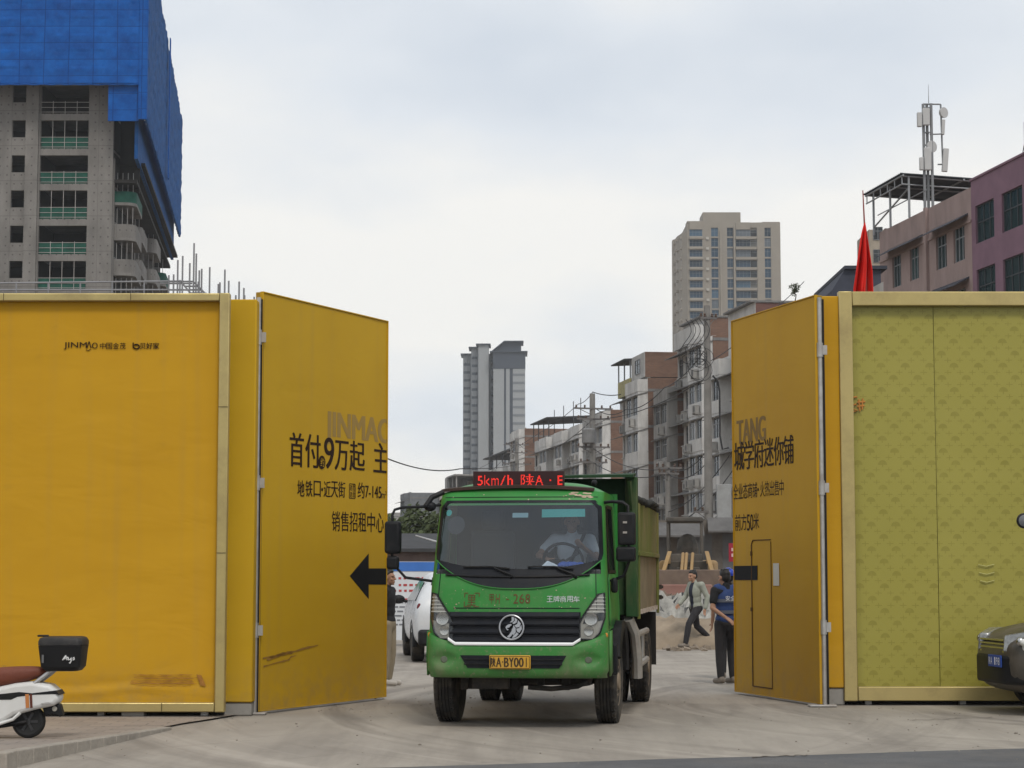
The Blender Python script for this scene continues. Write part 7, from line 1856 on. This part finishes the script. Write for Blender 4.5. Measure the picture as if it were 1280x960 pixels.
ep = MB(); ep.cone((-2.46, .55, .36), (-2.3, .55, .36), .04, n=14); ep.build('exhaust', CHROME, suv)

# ---- wheel loader in the dust
YLd = 54.0; LYEL = M('loader_yellow', (.33, .21, .09), .7, var=.2, dirt=(.26, .20, .14), damt=.8, dscale=2); LDRK = M('loader_dark', (.085, .077, .067), .85, var=.3, dirt=(.2, .16, .12), damt=.7)
ld = thing('wheel_loader', 'dusty yellow wheel loader with raised arms and a wide rusty bucket, behind the walking man', 'wheel loader', (*at(858, 650, YLd).xy, 0), R(-6))
def lx(px): return (px - 858) / 2560 * YLd
def lz(py): return at(858, py, YLd).z
m = MB(); m.box(lx(832), lx(878), .4, 2.0, lz(652), lz(645.5)); m.build('cab_roof', LDRK, ld, bevel=.04)
m = MB()
for px in (834, 876): 
    for y in (.5, 1.9): m.box(lx(px) - .035, lx(px) + .035, y - .035, y + .035, lz(700), lz(652))
m.box(lx(833), lx(877), .45, 1.95, lz(715), lz(692)); m.build('cab_frame', LDRK, ld, bevel=.02)
m = MB(); m.ell((lx(858), 1.3, lz(685)), (.3, .2, .4)); m.build('seat', LDRK, ld)
for s in (-1, 1):
    m = MB(); c = lx(860) + s * .50
    m.loft([[Vector((c + s * (.14 - .16 * t) + u, y, z)) for u, y in ((-.055, q - .10), (.055, q - .10), (.055, q + .10), (-.055, q + .10))] for t, z, q in ((0, lz(716), -.8), (.5, lz(703), -.55), (1, lz(689), -.1))]); m.loft([[Vector((c + s * .02 + u, y, lz(700) + v)) for u, v in ((-.05, -.1), (.05, -.1), (.05, .1), (-.05, .1))] for y in (-.3, .9)]); m.build('lift_arm', LYEL, ld, bevel=.015)
for px in (852, 856.5, 864): 
    m = MB(); m.cone((lx(px), -.75, lz(717)), (lx(px) + .03, .1, lz(692)), .045); m.build('hydraulic_ram', LYEL, ld, smooth=True)
m = MB(); m.box(lx(846), lx(874), -.3, .3, lz(722), lz(709)); m.box(lx(836), lx(884), .2, .45, lz(716), lz(701)); m.build('front_frame', LDRK, ld, bevel=.03)
m = MB(); w2 = (lx(912) - lx(812)) / 2; m.loft([[Vector((x, a, b)) for a, b in ((-.9, lz(713)), (-.72, lz(712)), (-.45, lz(722)), (-.40, lz(738)), (-.75, lz(752)), (-1.55, lz(754)), (-1.55, lz(751)), (-.8, lz(748)), (-.58, lz(737)), (-.62, lz(724)))] for x in (lx(862) - w2, lx(862) + w2)]); m.box(lx(862) - w2, lx(862) - w2 + .04, -1.4, -.5, lz(752), lz(716)); m.box(lx(862) + w2 - .04, lx(862) + w2, -1.4, -.5, lz(752), lz(716)); m.box(lx(862) - w2, lx(862) + w2, -.91, -.86, lz(734), lz(712.5))
m.build('bucket', M('bucket_steel', (.16, .115, .09), .8, var=.3, dirt=(.24, .18, .13), damt=.7), ld, bevel=.015)
for s in (-1, 1):
    for y in (.25, 3.0):
        t = MB(); t.lathe([(-.27, .4), (-.29, .6), (-.22, .74), (.22, .74), (.29, .6), (.27, .4)], (0, 0, 0), 'x', 30); t.build('wheel', RUB, ld, smooth=True, loc=(lx(858) + s * 1.0, y, .74))
m = MB(); m.box(lx(858) - .8, lx(858) + .8, 1.9, 4.0, .9, 2.0); m.build('engine_hood', LYEL, ld, bevel=.1, seg=3)
# ---- heaps
def heap(name, label, cat, px, Y, wx, wy, h, mat, seed, rough=.12, kind=None, freq=1.0):
    P = at(px, 650, Y); rr = random.Random(seed); n = 40; k = 26; vs = []
    ph = [(rr.uniform(.6, 5) * freq, rr.uniform(.6, 5) * freq, rr.uniform(0, 6.28), rr.uniform(.3, 1)) for _ in range(14)]
    for j in range(k + 1):
        for i in range(n + 1):
            u, v = -1 + 2 * i / n, -1 + 2 * j / k
            e = max(0, 1 - (abs(u) ** 2.4 + abs(v) ** 2.4)); nn = sum(a * math.sin(p * u * 2 + q * v * 2 + s) for p, q, s, a in ph) / 8
            z = h * (e ** .7) * (1 + .45 * nn) + rough * h * rr.uniform(-1, 1) * (e > .02)
            vs.append((u * wx, v * wy, max(-.02, z)))
    m = MB().add(vs, [(j * (n + 1) + i, j * (n + 1) + i + 1, (j + 1) * (n + 1) + i + 1, (j + 1) * (n + 1) + i) for j in range(k) for i in range(n)])
    o = m.build(name, mat, None, smooth=True, loc=(P.x, P.y, 0)); tag(o, label, cat, kind=kind); return o
SAND = M('sandy_soil', (.27, .215, .155), .95, var=.3, vscale=2, bump=.5, bscale=8, dirt=(.2, .15, .1), damt=.5)
heap('soil_heap', 'low sandy soil heap at the feet of the walking man', 'soil heap', 862, 46.5, 2.6, 1.6, .62, SAND, 1, .10)
heap('soil_heap', 'small brown soil heap below the loader bucket at the left', 'soil heap', 832, 50.0, 1.2, .9, 1.0, M('brown_soil', (.20, .145, .11), .95, var=.3, vscale=2, bump=.5), 2)
heap('covered_heap', 'debris heap under a crumpled pale dust net behind the walking man', 'covered heap', 858, 49.0, 2.3, .9, .95, M('dust_net', (.36, .35, .32), .9, var=.55, vscale=3.5, bump=.8, bscale=7), 5, .22, freq=2.2)
heap('soil_heap', 'broad earth bank behind the white car and the truck', 'soil heap', 660, 62, 6, 2.5, 1.3, SAND, 9)
rb_ = MB(); rr = random.Random(31); cc = at(875, 650, 44.5)
for k in range(130):
    q = rr.uniform(.02, .09); x, y = rr.uniform(-2.6, 1.2), rr.uniform(-.6, 2.0)
    c = MB().box(-q, q, -q * .7, q * .7, -q * .5, q * .5); c.xf(Matrix.Translation((cc.x + x, cc.y + y, q * .4)) @ Matrix.Rotation(rr.uniform(0, 3), 4, (rr.random(), rr.random(), rr.random() + .1))); rb_.merge(c)
tag(rb_.build('rubble', M('rubble_stone', (.27, .22, .17), .95, var=.4, vscale=4)), kind='stuff')
P = at(852, 650, 51.5); bar = thing('water_barrier', 'faded pink plastic barrier lying behind the dust net', 'barrier', (P.x, P.y, 0))
m = MB(); m.loft([[Vector((x, a, b + .62)) for a, b in ((-.22, 0), (-.2, .25), (-.09, .42), (-.07, .75), (.07, .75), (.09, .42), (.2, .25), (.22, 0))] for x in (-.75, .75)]); m.build('shell', M('faded_pink', (.25, .125, .10), .7, var=.15, dirt=(.3, .22, .17), damt=.6), bar, bevel=.03)
B(-.8, .8, -.3, .3, 0, .61).build('timber_stand', M('old_timber', (.14, .11, .08), .9, var=.3), bar)
P = at(898, 650, 50.5); gbn = thing('green_bin', 'green plastic bin behind the striding man', 'bin', (P.x, P.y, 0)); MB().loft([[Vector((a * s_, b * s_, z)) for a, b in ((-1, -1), (1, -1), (1, 1), (-1, 1))] for z, s_ in ((0, .24), (1.0, .30))]).build('tub', M('green_plastic', (.03, .16, .09), .6, var=.2), gbn, bevel=.03); B(-.33, .33, -.33, .33, 1.003, 1.06).build('lid', M('green_plastic', (.03, .16, .09), .6), gbn, bevel=.02)
P = at(918, 650, 49); rs = thing('banner_sign', 'small red banner sign just left of the wicket door gate leaf', 'sign', (P.x, P.y, 0)); B(-.14, .5, 0, .04, at(918, 702, 49).z, at(918, 679, 49).z).build('banner', M('banner_red', (.30, .02, .04), .7), rs)
for z in (685, 692): B(-.08, .0, -.008, -.002, at(918, z + 4, 49).z, at(918, z, 49).z).build('pale_mark', M('banner_mark', (.6, .4, .38), .7), rs)
MB().cone((.2, .05, 0), (.2, .05, at(918, 690, 49).z), .03).build('post', STEEL, rs)
P = at(868, 650, 96); sh2 = thing('street_shop', 'low grey shop front with sagging sheet awning, behind the wheel loader', 'shop', (P.x, P.y, 0), R(-3))
def s2z(py): return at(868, py, 96).z
B(-3.2, 6, 0, 5, 0, s2z(650)).build('wall', M('dusty_shop_wall', (.17, .15, .13), .9, var=.35, vscale=1.2, dirt=(.09, .08, .07), damt=.7), sh2)
for k in range(4): B(-2.9 + k * 2.1, -1.3 + k * 2.1, -.03, -.002, .2, s2z(668)).build('shutter', M('grey_shutter', (.14, .14, .14), .7, var=.2), sh2)
for (py, d, a, b) in ((664, 1.5, -3.4, .4), (658, 1.1, .6, 2.6), (668, 1.3, 2.8, 6.2)):
    w_ = MB(); w_.prism([(-d, s2z(py) - .3), (0, s2z(py) + .35), (0, s2z(py) + .42), (-d, s2z(py) - .22)], 'x', a, b); w_.build('awning', M('grey_sheet_awning', (.12, .115, .11), .7, var=.3, vscale=1.5), sh2)

# ================================================================== FLAG
P = at(1080, 650, 30); fl = thing('red_flag', 'red flag hanging limp on a slim pole behind the green patterned hoarding', 'flag', (P.x, P.y, 0))
def gX(px): return at(px, 300, 30).x - P.x
def gZ(py): return at(1080, py, 30).z
MB().tube([(gX(1082), 0, 0), (gX(1081.5), 0, gZ(300)), (gX(1079.5), 0, gZ(238))], [.022, .016, .008], 8).build('flag_pole', M('flag_pole', (.30, .07, .06), .6), fl, smooth=True)
m = MB(); n = 30; rows = []
for j in range(41):
    t = j / 40; z = gZ(279) + (gZ(375) - gZ(279)) * t
    xl = 1081 + (1063.5 - 1081) * min(1, t * 1.15) ** .75; xr = 1081.5 + (1088.5 - 1081.5) * min(1, t * 1.6) ** .8
    row = []
    for i in range(n + 1):
        u = i / n; x = gX(xl + (xr - xl) * u); row.append((x, -.03 - .11 * min(1, t * 2) * math.sin(u * 12.5 + t * 1.6) - .05 * math.sin(u * 29 + t * 3) * t, z))
    rows += row
m.add(rows, [(j * (n + 1) + i, j * (n + 1) + i + 1, (j + 1) * (n + 1) + i + 1, (j + 1) * (n + 1) + i) for j in range(40) for i in range(n)])
m.build('cloth', M('flag_red', (.72, .028, .020), .8, var=.12, vscale=3), fl, smooth=True, solid=.004)

# ================================================================== SCOOTER
YS = 20.0; SCP = at(36, 900, YS); zg = zs(YS)
sco = thing('motor_scooter', 'white electric scooter with brown seat and black top box in front of the yellow hoarding', 'scooter', (SCP.x, YS, zg))
def S2(px, py): p = at(px, py, YS); return (p.x - SCP.x, p.z - zg)
SWH = M('scooter_white', (.70, .70, .68), .3, var=.05, dirt=(.4, .36, .3), damt=.3); SBR = M('brown_leather', (.155, .045, .025), .55, var=.15, vscale=5, bump=.2)
def sprism(poly, hw, name, mat, parent=sco, bevel=.02, y=0.0):
    m = MB(); m.prism([S2(*p) for p in poly], 'y', y - hw, y + hw); return m.build(name, mat, parent, bevel=bevel, seg=3)
def swheel(px):
    c = S2(px, 901.5); r_ = c[1]
    m = MB(); m.lathe([(-.045, r_ * .62), (-.055, r_ * .8), (-.045, r_ * .93), (-.018, r_), (.018, r_), (.045, r_ * .93), (.055, r_ * .8), (.045, r_ * .62)], (0, 0, 0), 'y', 40); o = m.build('wheel', M('scooter_tyre', (.02, .02, .02), .8, var=.2), sco, smooth=True, loc=(c[0], 0, r_))
    q = MB(); q.lathe([(-.04, r_ * .63), (-.035, r_ * .58), (-.03, .04), (-.055, .03), (-.055, 0)], (0, 0, 0), 'y', 30); q.lathe([(.04, r_ * .63), (.03, r_ * .5), (.03, 0)], (0, 0, 0), 'y', 30)
    for i in range(6): b = MB().box(.03, r_ * .6, -.05, -.036, -.012, .012); b.xf(Matrix.Rotation(i * math.pi / 3, 4, 'Y')); q.merge(b)
    q.build('rim', M('scooter_rim', (.05, .05, .052), .5, metal=.3), o, smooth=True)
swheel(36); swheel(-122)
sprism([(78, 872), (74, 862), (66, 855), (44, 851), (22, 853), (0, 858), (-30, 866), (-34, 900), (-10, 905), (8, 902), (22, 893), (48, 886), (72, 881)], .13, 'rear_body', SWH, bevel=.05)
sprism([(78, 868), (74, 862), (44, 865.5), (28, 864), (0, 867), (-26, 870), (-26, 874), (18, 873.5), (26, 870), (46, 867.5), (74, 866.5)], .135, 'dark_panel', BLK, bevel=.004)
sprism([(28, 866.5), (24, 870), (18, 873.5), (0, 873.5), (-6, 868)], .136, 'side_vent', M('vent_black', (.008, .008, .008), .7), bevel=.003)
for a, b, mt_ in ((35.5, 40, M('orange_stripe', (.52, .20, .06), .4)), (41, 44, M('brown_stripe', (.11, .03, .018), .4))): sprism([(a, 866.8), (b, 866.5), (b + .8, 883.5), (a + .8, 884)], .136, 'stripe', mt_, bevel=.001)
sprism([(55, 878), (65, 876.5), (67, 878.5), (57, 880)], .1375, 'side_badge', STEEL, bevel=.001)
st_ = MB(); secs = []
for px, pt, pb_, hw in ((61, 838.5, 841, .03), (57, 834, 844, .09), (46, 832.5, 849, .12), (25, 832.5, 855, .135), (0, 833.5, 859, .14), (-25, 837, 862, .13), (-42, 842, 864, .10), (-48, 848, 862, .06)):
    x, zt_ = S2(px, pt); _, zb_ = S2(px, pb_); zm = (zt_ + zb_) / 2; h = (zt_ - zb_) / 2
    secs.append([Vector((x, hw * math.copysign(abs(math.cos(a)) ** .6, math.cos(a)), zm + h * math.copysign(abs(math.sin(a)) ** .7, math.sin(a)))) for a in [2 * math.pi * i / 20 for i in range(20)]])
st_.loft(secs); st_.build('seat', SBR, sco, smooth=True, sub=1)
sprism([(54, 883), (76, 879), (80, 893), (77, 896), (66, 892), (58, 896)], .06, 'rear_fender', BLK, bevel=.015)
m = MB(); c = S2(70, 885.5); m.lathe([(-.07, .022), (-.065, .025), (0, .025)], (c[0], 0, c[1]), 'y', 16); m.build('indicator', M('clear_lens', (.35, .33, .28), .3), sco, smooth=True)
ft_ = MB()
for s in (-1, 1): ft_.tube([(*[S2(29, 890)[0], s * .12], S2(29, 890)[1]), (*[S2(20, 898)[0], s * .125], S2(20, 898)[1]), (*[S2(-4, 906)[0], s * .125], S2(-4, 906)[1]), (*[S2(-40, 908)[0], s * .12], S2(-40, 908)[1])], .016, 8)
ft_.build('side_rail', SWH, sco, smooth=True)
sa = MB(); a_, b_ = S2(36, 901.5), S2(-6, 908)
for s in (-1, 1): sa.tube([(a_[0], s * .075, a_[1]), (b_[0], s * .085, b_[1])], .022, 8)
sa.tube([(a_[0], .085, a_[1]), (S2(44, 875)[0], .085, S2(44, 875)[1])], .025, 8); sa.build('swing_arm', BLK, sco, smooth=True)
sprism([(-34, 898), (-34, 908), (-95, 908), (-100, 902), (-95, 899)], .14, 'footboard', SWH, bevel=.015)
sprism([(-100, 905), (-92, 850), (-84, 812), (-92, 806), (-104, 830), (-112, 880), (-110, 900)], .17, 'front_shield', SWH, bevel=.05)
sprism([(-84, 812), (-78, 800), (-92, 792), (-104, 800), (-98, 812)], .10, 'headset', SWH, bevel=.04)
fk = MB(); a_, b_ = S2(-122, 901.5), S2(-104, 860)
for s in (-1, 1): fk.tube([(a_[0], s * .075, a_[1]), (b_[0], s * .07, b_[1])], .02, 8)
fk.build('fork', BLK, sco, smooth=True)
sprism([(-150, 885), (-138, 876), (-118, 874), (-102, 880), (-100, 888), (-118, 880), (-138, 884)], .07, 'front_fender', SWH, bevel=.02)
hb_ = MB(); c = S2(-86, 797)
hb_.tube([(c[0] + .06, -.34, c[1] + .03), (c[0], -.15, c[1]), (c[0], .15, c[1]), (c[0] + .06, .34, c[1] + .03)], .014, 8); hb_.build('handlebar', BLK, sco, smooth=True)
for s in (-1, 1):
    m = MB(); e = S2(-4, 795) if s < 0 else S2(-30, 770); m.tube([(c[0] + .03, s * .26, c[1] + .02), ((c[0] + e[0]) / 2, s * .36, e[1] + .04), (e[0], s * .40, e[1])], .007, 6); mo = m.build('mirror_stem', BLK, sco, smooth=True)
    q = MB(); q.lathe([(-.012, .0), (-.012, .045), (0, .055), (.015, .045), (.02, 0)], (0, 0, 0), 'x', 20); q.build('mirror', M('mirror_shell', (.30, .31, .32), .25, metal=.7), mo, smooth=True, loc=(e[0], s * .40, e[1]))
rk = MB()
for s in (-1, 1): rk.tube([(S2(44, 855)[0], s * .10, S2(44, 855)[1]), (S2(60, 843)[0], s * .11, S2(60, 843)[1]), (S2(69, 836)[0], s * .10, S2(69, 836)[1]), (S2(95, 836)[0], s * .09, S2(95, 836)[1])], .02, 8)
rk.build('rear_rack', M('rack_silver', (.50, .50, .50), .35, metal=.6), sco, smooth=True)
# top box: rests on the rack, bolted to the scooter
tbx = MB(); secs = []
for py, a, b, hw in ((838, 60, 100, .15), (833, 55, 104, .18), (812, 53, 106, .20), (806.5, 52.5, 107, .205)):
    x0, z = S2(a, py); x1, _ = S2(b, py); r_ = .05
    secs.append([Vector((u, v, z)) for u, v in rrect(x0, x1, -hw, hw, r_, 4)])
tbx.loft(secs); tb_ = tbx.build('top_box', M('box_black', (.008, .008, .009), .55, var=.2, vscale=6), sco, smooth=True, angle=30)
lid = MB(); secs = []
for py, a, b, hw in ((806, 52.5, 107, .207), (801, 52.5, 107, .205), (797, 54, 105, .19), (795.5, 58, 101, .16)):
    x0, z = S2(a, py); x1, _ = S2(b, py); secs.append([Vector((u, v, z)) for u, v in rrect(x0, x1, -hw, hw, .05, 4)])
lid.loft(secs); lid.build('lid', M('box_lid', (.016, .0155, .0155), .5, var=.3, vscale=7, dirt=(.2, .17, .15), damt=.4), tb_, smooth=True, angle=30)
B(S2(64, 0)[0], S2(77, 0)[0], -.03, .03, S2(0, 796)[1], S2(0, 793.5)[1]).build('handle', BLK, tb_, bevel=.008)
sg_ = MB(); yb = -.203
def c2(px, py): x, z = S2(px, py); return (x, yb, z)
for pts in ([(84, 824), (86.5, 820), (88, 818), (86.5, 823), (89, 821.5), (89.5, 824)], [(91, 821), (91.5, 824), (93.5, 823), (94.5, 821), (94.5, 825), (93, 828), (92, 827)], [(96.5, 822), (98, 820.5), (98.5, 823), (96.5, 824)], [(87.5, 820), (91, 821)]): sg_.tube([c2(*p) for p in pts], .006, 6)
sg_.build('script_lettering', M('script_white', (.75, .75, .74), .5), tb_)
B(S2(75, 0)[0], S2(77.5, 0)[0], -.204, -.198, S2(0, 827.5)[1], S2(0, 817.5)[1]).build('grey_label', M('label_grey', (.14, .14, .14), .6), tb_)
wt = MB(); wt.tube([(S2(30, 905)[0], .14, S2(30, 905)[1]), (S2(34, 923)[0], .2, .0)], .012, 6); wt.build('side_stand', BLK, sco)

# ================================================================== DARK CAR ON THE RIGHT
DCAR = M('dusty_dark_paint', (.060, .052, .042), .35, var=.15, dirt=(.24, .20, .15), damt=.45, dscale=2, spec=.5)
CP_ = at(1232, 820, 24.2); car = thing('parked_car', 'dark dusty car nosing in from the right in front of the green hoarding', 'car', (5.73 + 2.24, 25.0, 0), R(180 + 6))
st = [(2.24, .40, .74, .78, .50, .52, .42), (2.16, .30, .84, .90, .70, .72, .56), (1.95, .24, .94, 1.0, .82, .84, .68), (1.5, .22, 1.0, 1.08, .88, .88, .74), (.95, .22, 1.03, 1.13, .89, .89, .74), (.35, .22, 1.05, 1.48, .89, .89, .64), (-.2, .22, 1.05, 1.60, .89, .89, .60), (-1.2, .22, 1.06, 1.58, .89, .89, .60), (-1.8, .24, 1.06, 1.30, .88, .88, .68), (-2.2, .30, 1.0, 1.06, .82, .82, .74), (-2.3, .42, .8, .84, .72, .72, .6)]
carbody(st).build('body', DCAR, car, sub=2)
for s in (-1, 1):
    gw = MB(); gw.add([(.7, s * .85, 1.09), (-1.55, s * .835, 1.11), (-1.25, s * .665, 1.42), (-.1, s * .63, 1.46)], [(0, 1, 2, 3)]); gw.build('side_window', M('dark_car_glass', (.02, .022, .025), .1), car, solid=.02)
    for cx in (1.35, -1.35): carwheel(car, (cx, s * .78, .34), .34, .22, s)
    hl_ = MB(); P_ = [(2.06, s * .80, .76), (2.25, s * .44, .74), (2.23, s * .44, .94), (2.0, s * .76, 1.0), (1.74, s * .89, 1.0), (1.80, s * .91, .86)]
    hl_.add(P_ + [(a - .12, b * .9, c) for a, b, c in P_], [tuple(range(6)), tuple(range(6, 12))[::-1]] + [(i, (i + 1) % 6, 6 + (i + 1) % 6, 6 + i) for i in range(6)])
    ho = hl_.build('headlight', M('car_lamp', (.30, .30, .29), .2, metal=.5, var=.4, vscale=18), car, bevel=.02)
    l2_ = MB(); l2_.ell((2.12, s * .70, .87), (.05, .05, .055), 12, 8); l2_.build('lens', CHROME, ho, smooth=True)
    mr = MB(); mr.ell((.66, s * 1.02, 1.12), (.09, .12, .085), 12, 8); mr.build('door_mirror', DCAR, car, smooth=True)
ws_ = MB(); ws_.add([(.98, -.72, 1.14), (.98, .72, 1.14), (.28, .58, 1.50), (.28, -.58, 1.50)], [(0, 1, 2, 3)]); ws_.build('windscreen', M('dark_car_glass', (.02, .022, .025), .1), car, solid=.02, loc=(.06, 0, .02))
m = MB(); m.loft([[Vector((x, y, z)) for y, z in ((-w_, .36), (w_, .36), (w_ * 1.02, .70), (-w_ * 1.02, .70))] for x, w_ in ((2.255, .46), (2.15, .66), (1.98, .80), (1.72, .885))]); m.build('front_bumper', BLK, car, bevel=.04, seg=3)
gr = MB()
for k in range(4): gr.box(2.17, 2.225, -.42, .42, .73 + k * .045, .75 + k * .045)
gr.build('grille', CHROME, car)
pl_ = B(2.262, 2.28, .02, .46, .56, .70).build('number_plate', M('plate_blue', (.02, .06, .28), .5), car, bevel=.004)
tm = MB()
for i, (ch, w_) in enumerate(zip('陕A·198', (.07, .07, .02, .05, .06, .06))):
    y0 = .045 + i * .066
    if ch == '·': continue
    g_ = write(ch, (0, w_ * .8, .585, .675), 0); g_.v = [(2.2815, y0 + a, c) for a, b, c in g_.v]; tm.merge(g_)
tm.build('plate_lettering', M('white_print', (.72, .72, .72), .7), pl_)
m = MB(); rr = random.Random(3)
for k in range(9): m.ell((2.05 + rr.uniform(-.10, .06), .80 - rr.uniform(-.06, .14), .84 + rr.uniform(-.05, .06)), (.07, .05, .05), 10, 7)
o = m.build('plastic_wrap', M('white_plastic_film', (.66, .66, .63), .5, var=.15, bump=.6, bscale=12), car, remesh=.014)
m = MB()
for a, b, c in ((1.90, .90, .74), (1.86, .92, .66), (1.84, .92, .58), (1.80, .92, .52), (1.95, .88, .78)): m.ell((a, b, c), (.075, .045, .07), 10, 7)
m.build('torn_lining', M('white_plastic_film', (.66, .66, .63), .5), car, remesh=.014)
ob_ = MB(); ob_.box(1.74, 1.92, .86, .90, .23, .44)
for k in range(4): ob_.box(1.75 + k * .045, 1.77 + k * .045, .902, .91, .25, .42)
ob_.build('orange_board', M('orange_board', (.40, .19, .06), .7, var=.2), car, bevel=.006)
P = at(1279, 650, 22.4); cm = thing('convex_mirror', 'dark round mirror on a pole at the right edge above the dark car', 'mirror', (P.x + .35, 22.4, 0))
MB().cone((.0, .05, 0), (.0, .05, 2.5), .03, n=14).build('pole', STEEL, cm, smooth=True)
m = MB(); m.lathe([(-.03, .0), (-.028, .05), (-.02, .075), (0, .085), (.03, .06), (.04, 0)], (-.34, 0, at(1278, 651, 22.4).z), 'y', 24); mo = m.build('shell', BLK, cm, smooth=True)
m = MB(); m.lathe([(-.034, .0), (-.032, .04), (-.026, .065)], (-.34, 0, at(1278, 651, 22.4).z), 'y', 24); m.build('mirror_face', M('dull_mirror', (.16, .165, .17), .35, metal=.5), mo, smooth=True); MB().cone((-.28, .02, at(1278, 651, 22.4).z), (0, .05, 2.2), .012).build('arm', BLK, cm)

# ================================================================== HAZE
hz = MB().box(-1100, 1100, -250, 1000, -1.5, 130).build('haze', None)
hm = bpy.data.materials.new('haze_air'); hm.use_nodes = True; hn = hm.node_tree.nodes; hn.clear()
pv_ = hn.new('ShaderNodeVolumePrincipled'); pv_.inputs['Color'].default_value = (.86, .90, .94, 1); pv_.inputs['Density'].default_value = .00021; pv_.inputs['Anisotropy'].default_value = .2
ho_ = hn.new('ShaderNodeOutputMaterial'); hm.node_tree.links.new(pv_.outputs[0], ho_.inputs['Volume'])
hz.data.materials.append(hm); tag(hz, kind='stuff')
